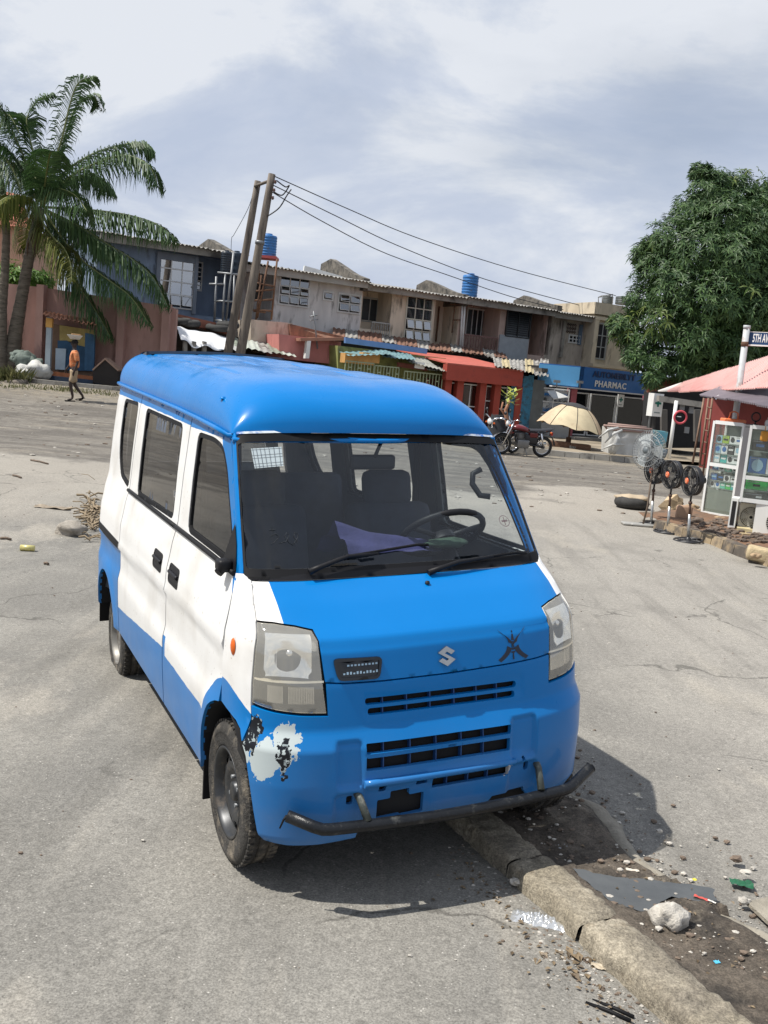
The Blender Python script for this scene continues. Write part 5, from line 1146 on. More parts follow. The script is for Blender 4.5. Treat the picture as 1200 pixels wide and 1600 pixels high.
# left return window with one open leaf
FL = Fr((FD*.78+FN*.62).normalized(), (FN*.78-FD*.62).normalized(), FR.P(u0-1.25, o6-.75, 0)); window(T, .15, 1.25, g0+1.0, zs0-.15, 2, 2, .0, fr=FL)
mb = MB(); FL.span(mb, 0, 1.5, -.1, 0, g0-.1, g0+.95); obj('low_wall', mb, mat('pale grey wall', (.30, .31, .31), .8), T)
mb = MB(); q = at(855, 612, o6-.3); a = FL.M.to_3x3() @ Vector((.0, 1, 0)); mb.prism([q, q+FD*.75+Vector((0, 0, .12)), q+FD*.85+FN*.35-Vector((0, 0, .15)), q+FD*.1+FN*.35-Vector((0, 0, .28))], (0, 0, .03)); obj('open_sash', mb, alu, T)
for x, y in ((870,596),(906,597),(1008,607)): mb = MB(); q = at(x, y, o6+.55); mb.tube([at(x, y+10, o6+.28), q], .02, 5); mb.box(tuple(q), (.12, .09, .05)); obj('sign_lamp', mb, steel, T)
# cross sign behind glass and the box sign on its post
def cross_sign(name, label, c, w, h, D, Nn, par=None, dep=.25):
    M_ = signM(c, D, Nn); R_ = thing(name, label, 'sign', tuple(c)) if par is None else None
    mb = MB(); mb.box((0, 0, -dep/2), (w/2, h/2, dep/2), M_); b = obj('sign_box' if R_ else name, mb, white_paint, R_ or par)
    gc = mat('green cross', (.0, .16, .12), .5, var=0); mb = MB(); s = w*.30
    mb.box((0, h*.08, .006), (s*.30, s, .004), M_); mb.box((0, h*.08, .0075), (s, s*.30, .004), M_); obj('green_cross', mb, gc, R_ or b)
    mb = MB()
    for i in range(5): mb.box((-w*.25+i*w*.12, -h*.33, .004), (w*.045, h*.028, .003), M_)
    obj('small_print', mb, mat('grey print', (.2, .25, .25), .6), R_ or b); return R_
D2 = Vector((.93, .36, 0)).normalized(); N2 = Vector((.36, -.93, 0)).normalized()
sc = ony(1028, 633, 30.5); CS = cross_sign('pharmacy_box_sign', 'white box sign with a green cross on a thin leaning post, right of the pharmacy', sc, .38, .74, D2, N2, dep=.3)
mb = MB(); b_ = ony(1010, 712, 30.6); b_.z = G(b_.x, b_.y); mb.tube([b_, ony(1016, 640, 30.7), ony(1019, 616, 30.7)], .035, 8); obj('post', mb, steel, CS)
cross_sign('framed_cross_sign', 'framed white sign with a dark cross standing behind the right pane of the pharmacy', at(970, 626, o6+.02), .32, .50, FD, FN, dep=.04)
# shop with the dark doorway and the red ring clock, right of the pharmacy
T = thing('dark_shop', 'dark open shop with a white pillar under the end of the pink tin roof', 'shop', tuple(ony(1060, 690, 30)))
mb = MB(); mb.prism([ony(1028, 612, 33), ony(1118, 600, 33), ony(1118, 700, 33), ony(1022, 700, 33)], (.3, 3, 0)); obj('wall', mb, darkin, T)
mb = MB(); mb.prism([ony(1030, 618, 30), ony(1098, 628, 30), ony(1098, 637, 30), ony(1030, 627, 30)], (0, .3, 0)); obj('lintel', mb, concrete, T)
mb = MB(); mb.prism([ony(1026, 600, 33.5), ony(1050, 590, 33.5), ony(1088, 590, 33.5), ony(1084, 612, 33.5), ony(1028, 614, 33.5)], (0, 1.5, 0)); obj('brick_wall', mb, mat('red brick dusty', (.30, .10, .07), .9, var=.25), T)
mb = MB(); a = ony(1047, 700, 29.8); a.z = G(a.x, a.y); mb.tube([a, ony(1057, 626, 29.8)], .06, 8); obj('pillar', mb, white_paint, T)
for x0, y0, x1, y1 in ((1034,640,1043,690),(1086,640,1096,690)): mb = MB(); mb.prism([ony(x0, y0, 31), ony(x1, y0, 31), ony(x1, y1, 31), ony(x0, y1, 31)], (0, .2, 0)); obj('wall_panel', mb, mat('dim grey wall', (.10, .095, .09), .9), T)
mb = MB(); torus(mb, ony(1063, 652, 29.6), .19, .035, Matrix.Rotation(pi/2, 3, 'X')); ck = obj('ring_clock', mb, mat('red pink rim', (.55, .07, .09), .5)); tag(ck, 'round dark clock with a thin red rim hanging beside the white pillar', 'clock')
mb = MB(); mb.lathe([(.001, 0), (.17, 0)], tuple(ony(1063, 652, 29.62)), 20, Matrix.Rotation(pi/2, 3, 'X')); obj('clock_face', mb, darkin, ck)
mb = MB(); mb.box(tuple(ony(1061, 651, 29.58)), (.07, .005, .012)); obj('clock_hand', mb, white_paint, ck)
for x, y in ((1066,636),(1073,672),(1080,641)): mb = MB(); mb.box(tuple(ony(x, y, 30.2)), (.07, .04, .10)); tag(obj('hanging_item', mb, mat('dim pale goods', (.22, .23, .24), .7)), {1066: 'small pale packet hanging over the red-rimmed clock', 1073: 'small pale packet hanging lowest in the dark doorway', 1080: 'small pale packet hanging right of the clock'}[x], 'packet')
# ================================================================== poles and wires
wood = mat('weathered pole wood', (.17, .145, .12), .9, var=.25, vs=2.5, dirt=((.06, .05, .045), .5, 3), mapsc=(3, 3, .3), bump=.3)
def pole(label, top, bot, Y, r0, r1):
    a, b = ony(*top, Y), ony(*bot, Y); d = (b-a); g_ = a+d*((a.z-.3)/(a.z-b.z)); T = thing('utility_pole', label, 'pole', tuple(g_), (0, 0, 0), 'leaning utility poles')
    mb = MB(); mb.tube([a.lerp(g_, i/12) for i in range(13)], [r1+(r0-r1)*i/12 for i in range(13)], 12); obj('shaft', mb, wood, T); return T, a, g_
P1, a1, g1 = pole('left and shorter of the two leaning wooden poles', (403,283), (360,530), 32.4, .17, .11)
P2, a2, g2 = pole('right and taller of the two leaning wooden poles, carrying the wires', (425,272), (375,556), 31.8, .18, .12)
mb = MB(); mb.tube([ony(398, 291, 32.3), ony(428, 280, 31.8)], .05, 6); obj('cross_arm', mb, wood, P2)
for x, y in ((430,287),(428,300),(426,312)): mb = MB(); mb.lathe([(.001, .12), (.05, .10), (.03, .07), (.055, .05), (.03, .02), (.03, 0)], tuple(ony(x, y, 31.7)), 10); obj('insulator', mb, mat('brown insulator', (.10, .05, .04), .3), P2)
mb = MB(); mb.tube([a2.lerp(g2, .29)+Vector((0, 0, z)) for z in (0, .10)], .16, 12); obj('band', mb, steel, P2)
wire = mat('black wire', (.012, .012, .013), .6, var=0)
def cable(label, pts, r=.018):
    out = []; n = 24
    def cm(p, t): # Catmull-Rom
        k = t*(len(p)-1); i = min(int(k), len(p)-2); f = k-i; a = p[max(i-1, 0)]; b = p[i]; c = p[i+1]; d = p[min(i+2, len(p)-1)]
        return .5*((2*b)+(c-a)*f+(2*a-5*b+4*c-d)*f*f+(3*b-a-3*c+d)*f**3)
    out = [cm(pts, i/n) for i in range(n+1)]; mb = MB(); mb.tube(out, r, 5); return tag(obj('power_line', mb, wire), label, 'wire', 'wires from the taller pole')
cable('uppermost black wire running from the taller pole to the stone tower', [ony(430, 276, 31.7), ony(545, 327, 35.5), ony(650, 371, 39), ony(800, 420, 43.5), ony(962, 462, 48)])
cable('middle black wire running from the taller pole over the second blue tank', [ony(428, 290, 31.7), ony(530, 340, 35.3), ony(622, 384, 38.5), ony(760, 437, 42.5), ony(925, 482, 47)])
cable('lowest black wire running from the taller pole to the roofs', [ony(420, 297, 31.7), ony(500, 344, 35), ony(598, 394, 38.5), ony(700, 430, 41), ony(800, 464, 43.5), ony(880, 484, 45.8)])
cable('short looped black wire hanging down beside the taller pole', [ony(455, 296, 31.9), ony(448, 306, 31.8), ony(436, 325, 31.7), ony(418, 338, 31.7)], .022)
cable('short knotted black wire just right of the top of the taller pole', [ony(432, 282, 31.8), ony(446, 292, 31.8), ony(452, 290, 31.8), ony(441, 305, 31.8), ony(428, 300, 31.7)], .022)
cable('thin grey wire drooping left of the shorter pole', [ony(398, 292, 32.4), ony(388, 325, 33.2), ony(366, 366, 34.6), ony(362, 372, 35.5), ony(361, 392, 36.4)], .010)
# ================================================================== left side: terrace, wall, shed, palms, person
grass_m = mat('verge grass', (.09, .13, .035), .9, var=.35, vs=4)
pinkwall = wallmat('dusty pink wall', (.40, .25, .215), .12, (.22, .13, .11))
TE = [onz(x, y, .72) for x, y in ((-60,584),(0,588),(90,598),(178,605),(250,612))]; TE = [ony(px, py, 29.2+.0*i) for i, (px, py) in enumerate(((-80,583),(0,588),(90,597),(178,605),(262,612)))]
mb = MB()
for i in range(len(TE)-1):
    a, b = TE[i], TE[i+1]; mb.hexa([Vector((a.x, a.y, .2)), Vector((b.x, b.y, .2)), Vector((b.x, b.y+2.6, .2)), Vector((a.x, a.y+2.6, .2)), a, b, b+Vector((0, 2.6, 0)), a+Vector((0, 2.6, 0))])
structure('terrace', mb, mat('dark terrace soil', (.10, .085, .065), .95, var=.35, vs=2, bump=.4, dirt=((.16, .14, .10), .4, 1.2)))
T = thing('terrace_kerb', 'low stained concrete kerb along the raised ground by the pink wall', 'kerb', tuple(TE[1]))
for i in range(len(TE)-1):
    for k in range(3):
        a, b = TE[i].lerp(TE[i+1], k/3), TE[i].lerp(TE[i+1], (k+1)/3-.006); mb = MB(); mb.hexa([Vector((a.x, a.y-.12, .1)), Vector((b.x, b.y-.12, .1)), Vector((b.x, b.y+.1, .1)), Vector((a.x, a.y+.1, .1)), a+Vector((0, -.12, .03)), b+Vector((0, -.12, .03)), b+Vector((0, .1, .03)), a+Vector((0, .1, .03))]); obj('kerb_stone', mb, concrete, T)
tz = .74
def wl(px, py, Y=31.5): return ony(px, py, Y)
T = thing('boundary_wall', 'long high dusty pink boundary wall with square piers, behind the palm', 'wall', tuple(wl(130, 590)))
WLp = [(-90,432),(11,443),(66,449),(192,468),(262,478),(276,483)]
for i in range(len(WLp)-1):
    (x0, y0), (x1, y1) = WLp[i], WLp[i+1]; Y0, Y1 = 31.6, 31.6; a, b = ony(x0, y0, Y0), ony(x1, y1, Y1); mb = MB()
    mb.hexa([Vector((a.x, a.y, .5)), Vector((b.x, b.y, .5)), Vector((b.x, b.y+.25, .5)), Vector((a.x, a.y+.25, .5)), a, b, b+Vector((0, .25, 0)), a+Vector((0, .25, 0))]); obj('wall_bay', mb, pinkwall, T)
for x, y in ((-30,436),(65,446),(192,466),(261,476)):
    a = ony(x, y, 31.4); mb = MB(); mb.span((a.x-.12, 31.28, .5), (a.x+.12, 31.62, a.z+.02)); obj('pier', mb, pinkwall, T)
# building with a red roof far left and bush over the wall
T = thing('orange_house', 'peach coloured house with a red tiled roof at the left edge behind the palms', 'house', tuple(ony(-20, 500, 40)))
mb = MB(); mb.prism([ony(-140, 330, 40), ony(36, 352, 40), ony(36, 560, 40), ony(-140, 560, 40)], (0, 4, 0)); obj('wall', mb, mat('peach wall', (.52, .30, .21), .85, var=.08), T)
mb = MB(); mb.prism([ony(-140, 335, 39.5), ony(46, 356, 39.5), ony(30, 308, 41.5), ony(-140, 270, 42)], (0, .1, .12)); obj('roof', mb, mat('red roof tiles', (.42, .14, .09), .8, var=.3, vs=6), T)
def leafcloud(mb, c, r, n, size, seed=0, up=.3, w=.30, droop=.4, shell=.55):
    rnd = random.Random(seed); r = r if hasattr(r, '__len__') else (r, r, r)
    for _ in range(n):
        d = Vector((rnd.gauss(0, 1), rnd.gauss(0, 1), rnd.gauss(0, 1))).normalized(); k = shell+(1-shell)*rnd.random()**.6
        k *= 1+.42*noise.noise(d*2.6+Vector((seed, 0, 0)))
        p = Vector((c[0]+d.x*r[0]*k, c[1]+d.y*r[1]*k, c[2]+d.z*r[2]*k)); m = rnd.randint(4, 7); ax_ = (d+Vector((0, 0, up))).normalized(); t = ax_.orthogonal().normalized(); s = ax_.cross(t); a0 = rnd.random()*6.3
        for j in range(m):
            a = a0+2*pi*j/m+rnd.uniform(-.3, .3); o = (t*cos(a)+s*sin(a)+ax_*rnd.uniform(-.1, .7)).normalized(); L_ = size*rnd.uniform(.7, 1.25); sd = o.cross(ax_).normalized()*L_*w*.5
            q = p+o*L_*.5+Vector((0, 0, -droop*L_*.12)); e = p+o*L_+Vector((0, 0, -droop*L_*.6)); b = len(mb.v); mb.v += [tuple(p), tuple(q+sd), tuple(e), tuple(q-sd)]; mb.face((b, b+1, b+2, b+3))
def leafmat(name, a, b, tr=.25):
    if name in MATS: return MATS[name]
    m = bpy.data.materials.new(name); m.use_nodes = True; t = m.node_tree; L = t.links; p = t.nodes['Principled BSDF']
    g = t.nodes.new('ShaderNodeNewGeometry'); rp = t.nodes.new('ShaderNodeValToRGB'); rp.color_ramp.elements[0].color = (*a, 1); rp.color_ramp.elements[1].color = (*b, 1); L.new(g.outputs['Random Per Island'], rp.inputs[0])
    L.new(rp.outputs[0], p.inputs['Base Color']); p.inputs['Roughness'].default_value = .5; p.inputs['Specular IOR Level'].default_value = .35
    tl = t.nodes.new('ShaderNodeBsdfTranslucent'); L.new(rp.outputs[0], tl.inputs[0]); mx = t.nodes.new('ShaderNodeMixShader'); mx.inputs[0].default_value = tr; out = t.nodes['Material Output']
    L.new(p.outputs[0], mx.inputs[1]); L.new(tl.outputs[0], mx.inputs[2]); L.new(mx.outputs[0], out.inputs[0]); MATS[name] = m; return m
T = thing('bush', 'bright green bush showing over the pink wall beside the palm trunk', 'bush', tuple(ony(45, 470, 33)))
mb = MB(); leafcloud(mb, ony(38, 436, 33), (.8, .6, .45), 160, .22, 3); leafcloud(mb, ony(62, 438, 33.2), (.5, .6, .35), 90, .2, 4); leafcloud(mb, ony(15, 430, 33), (.6, .6, .5), 100, .2, 5); obj('foliage', mb, leafmat('bush leaf', (.05, .12, .015), (.14, .26, .04)), T)
mb = MB(); mb.tube([Vector((ony(45, 470, 33).x, 33, .7)), ony(42, 440, 33)], .06, 6); obj('stem', mb, wood, T)
# shed with tiled roof
YS = 30.2; T = thing('painted_shed', 'small open shed with a tiled roof and faded orange, yellow and blue painted walls', 'shed', tuple(ony(108, 596, YS)))
mb = MB(); mb.prism([ony(84, 506, YS+1.0), ony(146, 516, YS+1.0), ony(144, 596, YS+1.0), ony(78, 590, YS+1.0)], (0, .12, 0)); obj('back_wall', mb, mat('brown board wall', (.19, .12, .08), .85, var=.2), T)
def pan(name, pts, Y, m, d=.04): mb = MB(); mb.prism([ony(x, y, Y) for x, y in pts], (0, d, 0)); return obj(name, mb, m, T)
pan('wall_panel', ((93,508),(146,516),(145,545),(125,543),(118,534),(93,532)), YS+.93, mat('faded yellow paint', (.42, .33, .12), .8, var=.25))
pan('wall_panel', ((90,532),(104,532),(112,537),(146,545),(145,580),(90,578)), YS+.90, mat('deep blue paint', (.03, .09, .17), .8, var=.25), .02)
pan('notice_board', ((87,544),(103,545),(101,578),(86,577)), YS+.84, mat('pale blue board', (.45, .55, .62), .7))
pan('wall_panel', ((70,579),(145,588),(145,594),(70,586)), YS+.2, mat('orange brown paint', (.36, .13, .055), .8, var=.25), .1)
pan('base', ((70,586),(145,594),(145,602),(70,596)), YS, mat('navy base paint', (.03, .05, .085), .8, var=.2), 1.0)
pan('side_post', ((73,495),(81,497),(77,592),(69,590)), YS-.02, mat('grey blue post', (.30, .35, .38), .7), .12)
pan('corner_board', ((133,520),(148,523),(146,580),(132,578)), YS+.4, mat('deep blue paint', (.03, .09, .17), .8), .1)
pan('post_top', ((72,496),(82,498),(81,512),(71,511)), YS-.04, mat('yellow orange paint', (.55, .30, .08), .8), .12)
sheets(T, ony(66, 493, YS-.3), ony(150, 508, YS-.3), ony(146, 499, YS+1.3), ony(70, 487, YS+1.3), 6, mat('terracotta sheet', (.38, .17, .10), .85, var=.25, vs=5), .03, .16, seed=2)
Td = thing('black_gable_board', 'flat black board with a pointed top leaning by the painted shed', 'board', tuple(ony(163, 600, 30.0)))
mb = MB(); mb.prism([ony(145, 577, 29.9), ony(164, 560, 29.9), ony(184, 578, 29.9), ony(184, 602, 29.9), ony(145, 598, 29.9)], (0, .5, 0)); obj('board', mb, mat('black paint board', (.02, .016, .014), .8), Td)
mb = MB(); mb.prism([ony(144, 577, 29.85), ony(164, 559, 29.85), ony(164, 562, 29.85), ony(145, 579, 29.85)], (0, .5, 0)); mb.prism([ony(164, 559, 29.85), ony(185, 578, 29.85), ony(184, 580, 29.85), ony(164, 562, 29.85)], (0, .5, 0)); obj('ridge_trim', mb, mat('faded wood trim', (.30, .20, .15), .8), Td)
bags = mat('grey white sack', (.50, .50, .47), .7, var=.2, vs=6, bump=.4, bs=20); dbag = mat('dull green sack', (.12, .15, .13), .8, var=.4, vs=6, bump=.4, bs=20)
for i, (x, y, r, m, lb) in enumerate(((60,580,.40,bags,'bulging pale sack nearest the shed among the sacks under the palm'),(43,583,.36,bags,'flatter pale sack next to the palm trunk'),(38,562,.38,dbag,'upper dull green sack on the heap beside the palm trunk'),(50,570,.32,dbag,'small green sack in the middle of the heap by the palm'),(29,555,.25,dbag,'topmost dark sack on the heap by the palm trunk'))):
    p = ony(x, y, 29.9+.2*(i > 1)); mb = MB(); mb.rock((0, 0, 0), (r, r*.8, r*.72), 3, i+2); mb.v = [tuple(Vector(v)+p) for v in mb.v]; tag(obj('sack', mb, m), lb, 'sack', 'sacks heaped by the palm trunk')
mb = MB(); a, b = ony(8, 600, 28.6), ony(42, 601, 28.7); mb.tube([a, a.lerp(b, .5)+Vector((0, 0, .03)), b], [.10, .13, .15], 8); tag(obj('log', mb, wood), 'short cut grey log lying on the ground below the terrace kerb', 'log')
# grass tufts
mb = MB(); rnd = random.Random(5)
def tuft(c, h, n, sp=.12):
    for _ in range(n):
        a = rnd.random()*6.3; p = Vector(c)+Vector((rnd.gauss(0, sp), rnd.gauss(0, sp), 0)); o = Vector((cos(a), sin(a), 0)); L_ = h*rnd.uniform(.5, 1.2); w = o.cross(Vector((0, 0, 1)))*.012
        e = p+o*L_*.6+Vector((0, 0, L_)); m_ = p+o*L_*.22+Vector((0, 0, L_*.6)); b = len(mb.v); mb.v += [tuple(p-w), tuple(p+w), tuple(m_+w*.8), tuple(e), tuple(m_-w*.8)]; mb.face((b, b+1, b+2, b+3, b+4))
for i in range(70):
    x = rnd.uniform(-40, 178); yy = interp(x, [(-40,604),(60,606),(178,617)])+rnd.uniform(-4, 3); p = hit(x, yy); tuft(p, rnd.uniform(.04, .13), 9, .16)
for i in range(14): p = ony(rnd.uniform(-10, 40), 594, 28.9); tuft((p.x, p.y, p.z-.1), .5, 10, .2)
for i in range(120):
    x = rnd.uniform(880, 1075); p = hit(x, interp(x, [(880,703),(1075,716)])-rnd.uniform(0, 14)); tuft(p, rnd.uniform(.04, .13), 9, .2)
o = obj('grass', mb, leafmat('grass blade', (.07, .09, .03), (.22, .21, .09))); tag(o, 'sparse green and dry grass along the kerbs across the road', 'grass', kind='stuff')
# dead twigs near left edge
# --- coconut palm
palm_leaf = leafmat('palm leaflet', (.030, .068, .024), (.085, .155, .048), .2); palm_yel = leafmat('yellowing palm leaflet', (.07, .10, .02), (.20, .20, .05), .25)
trunkm = mat('ringed palm bark', (.16, .135, .105), .95, var=.35, vs=2, dirt=((.05, .045, .035), .5, 4), mapsc=(1, 1, 6), bump=.5, bs=6)
YP = 31.0
def frond(T, pts, m, ll=.9, seed=0, dy=(0, 0), hang=.75, n=125, dens=1.):
    """arched midrib through picture points, set in depth, with drooping leaflets on both sides"""
    rnd = random.Random(seed); P = [ony(x, y, YP+dy[0]+(dy[1]-dy[0])*i/(len(pts)-1)) for i, (x, y) in enumerate(pts)]
    def cm(t):
        k = t*(len(P)-1); i = min(int(k), len(P)-2); f = k-i; a = P[max(i-1, 0)]; b = P[i]; c = P[i+1]; d = P[min(i+2, len(P)-1)]
        return .5*((2*b)+(c-a)*f+(2*a-5*b+4*c-d)*f*f+(3*b-a-3*c+d)*f**3)
    mb = MB(); C_ = [cm(i/20) for i in range(21)]; mb.tube(C_, [.045-.038*i/20 for i in range(21)], 5); mb.m = 1
    for i in range(n):
        t = .10+.90*i/n; p = cm(t); tg = (cm(min(1, t+.02))-cm(max(0, t-.02))).normalized(); sd = tg.cross(Vector((0, 0, 1)))
        sd = sd.normalized() if sd.length > .1 else Vector((0, 1, 0)); upv = sd.cross(tg).normalized()
        for s in (-1, 1):
            if rnd.random() > .96*dens: continue
            L_ = ll*1.12*(sin(pi*min(1, t*.92+.10))**.55+.08)*rnd.uniform(.8, 1.12); o = (sd*s*.85+tg*.55+upv*.22*rnd.uniform(-.5, 1.2)).normalized()
            w = tg.cross(o).normalized(); wd = (upv*.4+tg*.9).normalized()*.020; q1 = p+o*L_*.42+Vector((0, 0, -hang*L_*.10)); q2 = p+o*L_*(.80-.25*hang)+Vector((rnd.gauss(0, .03), rnd.gauss(0, .03), -hang*L_*.52)); q3 = p+o*L_*(.98-.48*hang)+Vector((rnd.gauss(0, .05), rnd.gauss(0, .05), -hang*L_*1.0))
            b = len(mb.v); mb.v += [tuple(p-wd*.6), tuple(p+wd*.6), tuple(q1+wd), tuple(q1-wd), tuple(q2+wd*.8), tuple(q2-wd*.8), tuple(q3)]
            mb.face((b, b+1, b+2, b+3)); mb.face((b+3, b+2, b+4, b+5)); mb.face((b+5, b+4, b+6))
    return obj('frond', mb, [mat('frond midrib', (.20, .22, .08), .6, var=.2), m], T)
def trunk(T, pts, rs, Y):
    P = [ony(x, y, Y) for x, y in pts]; mb = MB(); Q = []; R_ = []
    for i in range(len(P)-1):
        for k in range(9): t = k/9; Q.append(P[i].lerp(P[i+1], t)); R_.append((rs[i]+(rs[i+1]-rs[i])*t)*(1.045 if k % 2 else .98))
    Q.append(P[-1]); R_.append(rs[-1]); mb.tube(Q, R_, 14); return obj('trunk', mb, trunkm, T)
T = thing('coconut_palm', 'tall coconut palm with a curved ringed trunk and drooping dark green fronds', 'palm tree', tuple(ony(15, 588, YP)))
trunk(T, ((8,594),(17,560),(24,520),(33,470),(42,420),(52,370),(64,325)), (.42,.30,.23,.19,.17,.16,.15), YP)
FRS = [([(66,322),(80,270),(97,215),(110,160),(124,128),(150,120)], .95, 0, (0, -.3), .45), ([(64,320),(58,265),(46,215),(42,185),(58,158),(84,146)], .95, 1, (0, .5), .5), ([(68,322),(88,262),(104,205),(120,165),(144,150),(152,168)], .8, 21, (0, .8), .5),
    ([(70,318),(104,280),(150,255),(195,243),(232,258),(247,292)], 1.0, 0, (0, -.8), .8), ([(70,316),(100,270),(146,240),(192,226),(222,224),(238,238)], .9, 0, (0, .8), .7),
    ([(72,324),(110,326),(160,330),(205,337),(245,350),(274,372)], 1.0, 0, (0, -1.0), .85), ([(72,328),(120,352),(168,382),(208,406),(240,435),(262,478)], 1.0, 0, (0, -.6), .85),
    ([(70,330),(98,374),(132,410),(170,438),(205,465),(232,505)], 1.0, 0, (0, -1.4), .8), ([(66,332),(84,375),(104,420),(128,455),(152,490),(172,526)], .95, 0, (0, -.5), .8),
    ([(62,332),(68,350),(84,372),(100,388),(110,412),(112,440)], .9, 1, (0, -1.6), .9), ([(60,320),(40,275),(22,245),(2,228),(-30,232)], 1.0, 0, (0, -.4), .8), ([(62,316),(44,262),(24,215),(4,172),(-16,142)], .9, 0, (0, -.9), .6),
    ([(60,326),(42,312),(20,306),(-4,318),(-30,350)], .95, 1, (0, -1.8), .9), ([(66,318),(70,290),(74,262),(78,240),(84,236)], 1.0, 0, (0, -2.4), .6), ([(66,320),(78,300),(96,296),(118,306),(136,330)], 1.0, 0, (0, -2.6), .95),
    ([(66,322),(52,330),(44,350),(40,372),(44,392)], .7, 1, (0, 1.2), .9), ([(68,318),(92,290),(120,276),(150,278),(176,300)], .95, 0, (0, 1.8), .8), ([(66,322),(90,340),(120,352),(150,372),(176,400)], .95, 0, (0, 1.6), .9), ([(64,320),(60,292),(50,268),(36,252)], .9, 0, (0, 2.2), .6)]
for i, (pts, ll, yel, dy, hg) in enumerate(FRS): frond(T, pts, palm_yel if yel == 1 and i in (9, 12, 15) else palm_leaf, ll, i+1, dy, hg)
mb = MB(); rnd = random.Random(3)
for i in range(16): p = ony(55+rnd.uniform(-12, 14), 350+rnd.uniform(-8, 40), YP-.2); mb.tube([ony(62, 335, YP), p, p+Vector((rnd.gauss(0, .15), 0, -.35))], [.05, .03, .01], 4)
obj('dead_sheaths', mb, mat('brown palm fibre', (.10, .06, .035), .95, var=.3), T)
T = thing('coconut_palm', 'second palm at the very left edge, thin trunk with part of its crown', 'palm tree', tuple(ony(2, 590, YP-.3)))
trunk(T, ((2,592),(2,540),(4,480),(8,420),(10,368),(4,300),(-8,235)), (.26,.17,.14,.13,.12,.11,.10), YP-.3)
for i, pts in enumerate(([(-8,240),(6,246),(22,270),(36,310),(44,352)], [(-8,238),(-2,205),(10,180),(20,188),(34,215)], [(-8,240),(-30,210),(-60,205),(-90,240)], [(-10,244),(-30,280),(-60,300),(-80,350)], [(-8,238),(10,270),(14,310),(8,350)])): frond(T, pts, palm_leaf, .8, 40+i, (-.3, -.8), .7, 44)
# ================================================================== mango tree
T = thing('mango_tree', 'large dense mango tree with hanging dark leaves above the street name sign', 'tree', (12.2, 34.5, 0))
mleaf = leafmat('mango leaf', (.022, .060, .020), (.095, .165, .052), .18); mlt = leafmat('young mango leaf', (.06, .11, .02), (.16, .20, .05), .25)
CL = [(1110,300,34,.95),(1150,305,34.5,.95),(1085,335,34,1.0),(1135,345,33.2,1.25),(1192,330,34.5,1.15),(1250,345,35,1.4),(1050,378,34,1.05),(1095,395,33,1.3),(1150,410,32.6,1.4),(1215,390,33.6,1.7),(1025,425,34,.95),(1060,450,33,1.2),(1115,470,32.4,1.35),(1175,480,32.6,1.5),(1240,470,33.5,1.8),
    (1008,398,34.6,.60),(1002,470,34.2,.75),(1040,505,33.2,1.0),(1090,530,32.6,1.1),(1150,540,32.8,1.2),(1220,545,33.5,1.5),(978,515,34,.65),(1000,540,33.6,.75),(1032,568,33,.65),(1070,572,33,.75),(1120,582,33.2,.7),(1020,590,32.6,.45),(965,505,34.2,.42),(1122,288,34,.5),(1205,300,35,.6),(995,560,33,.5),(1180,360,33,1.2),(1095,270,34.2,.45),(1015,385,34.4,.45)]
rnd = random.Random(11); crown = MB(); young = MB(); tw = MB()
for i, (x, y, Y, r) in enumerate(CL):
    c = ony(x, y, Y); r *= .86; leafcloud(crown, c, (r, r*1.05, r*.92), int(470*r*r+60), .22, i+50, .35, .22, .45, .5)
    if i % 4 == 1: leafcloud(young, c+Vector((0, -.15, .1)), (r*1.02, r, r*.95), int(40*r*r), .30, i+90, .3, .24, .8, .9)
    tw.tube([Vector((12.2, 34.8, 2.6)), Vector((12.2, 34.8, 3.4)).lerp(c, .5)+Vector((0, 0, .2)), c], [.16, .09, .03], 6)
obj('crown', crown, mleaf, T); obj('young_leaves', young, mlt, T); obj('limbs', tw, wood, T)
mb = MB(); mb.tube([(12.2, 34.8, -.1), (12.25, 34.8, .8), (12.15, 34.8, 1.8), (12.2, 34.8, 3.4)], [.45, .34, .30, .26], 14); obj('trunk', mb, wood, T)
# second tree mass behind, right of frame edge, closes the view
T = thing('far_tree', 'dark tree behind the mango tree at the right edge', 'tree', (22, 44, 0))
mb = MB()
for i, (x, y, Y, r) in enumerate(((1215,420,42,2.6),(1180,500,41,2.2),(1250,520,42,2.6),(1120,545,40,1.6))): leafcloud(mb, ony(x, y, Y), r, int(150*r*r), .5, i+200, .2, .3, .8, .5)
obj('crown', mb, mleaf, T); mb = MB(); mb.tube([(22, 44, 0), (21.8, 43.5, 4)], [.4, .25], 10); obj('trunk', mb, wood, T)
# ================================================================== far kerb, umbrella, motorbikes, cart on the right
T = thing('far_kerb', 'low stained kerb along the far side of the road before the pharmacy', 'kerb', tuple(hit(900, 712)))
kpx = [(742,690),(800,698),(860,706),(930,713),(1000,718),(1060,727)]
KP = [ony(x, y, 27.6) for x, y in kpx]
for i in range(len(KP)-1):
    for k in range(3):
        a, b = KP[i].lerp(KP[i+1], k/3), KP[i].lerp(KP[i+1], (k+1)/3-.012); mb = MB(); g_ = -.12; h_ = .17+.02*noise.noise(a)
        a = Vector((a.x, a.y, 0)); b = Vector((b.x, b.y, 0)); d = Vector((0, .22, 0)); z = Vector((0, 0, h_)); mb.hexa([a, b, b+d, a+d, a+z+Vector((0, .02, 0)), b+z+Vector((0, .02, 0)), b+d+z, a+d+z]); obj('kerb_stone', mb, concrete, T)
mb = MB(); mb.grid(lambda u, v: (lambda x, y: (x, y, G(x, y)+.11+.03*noise.noise(Vector((x, y, 0)))))(1.5+11*u, 27.8+8.7*v+2.0*u), 40, 30); structure('pavement', mb, mat('sandy pavement', (.27, .225, .165), .95, var=.25, vs=.8, bump=.4, dirt=((.12, .10, .07), .45, .7)))
def place(px, py, dz=0): return hit(px, py, dz)
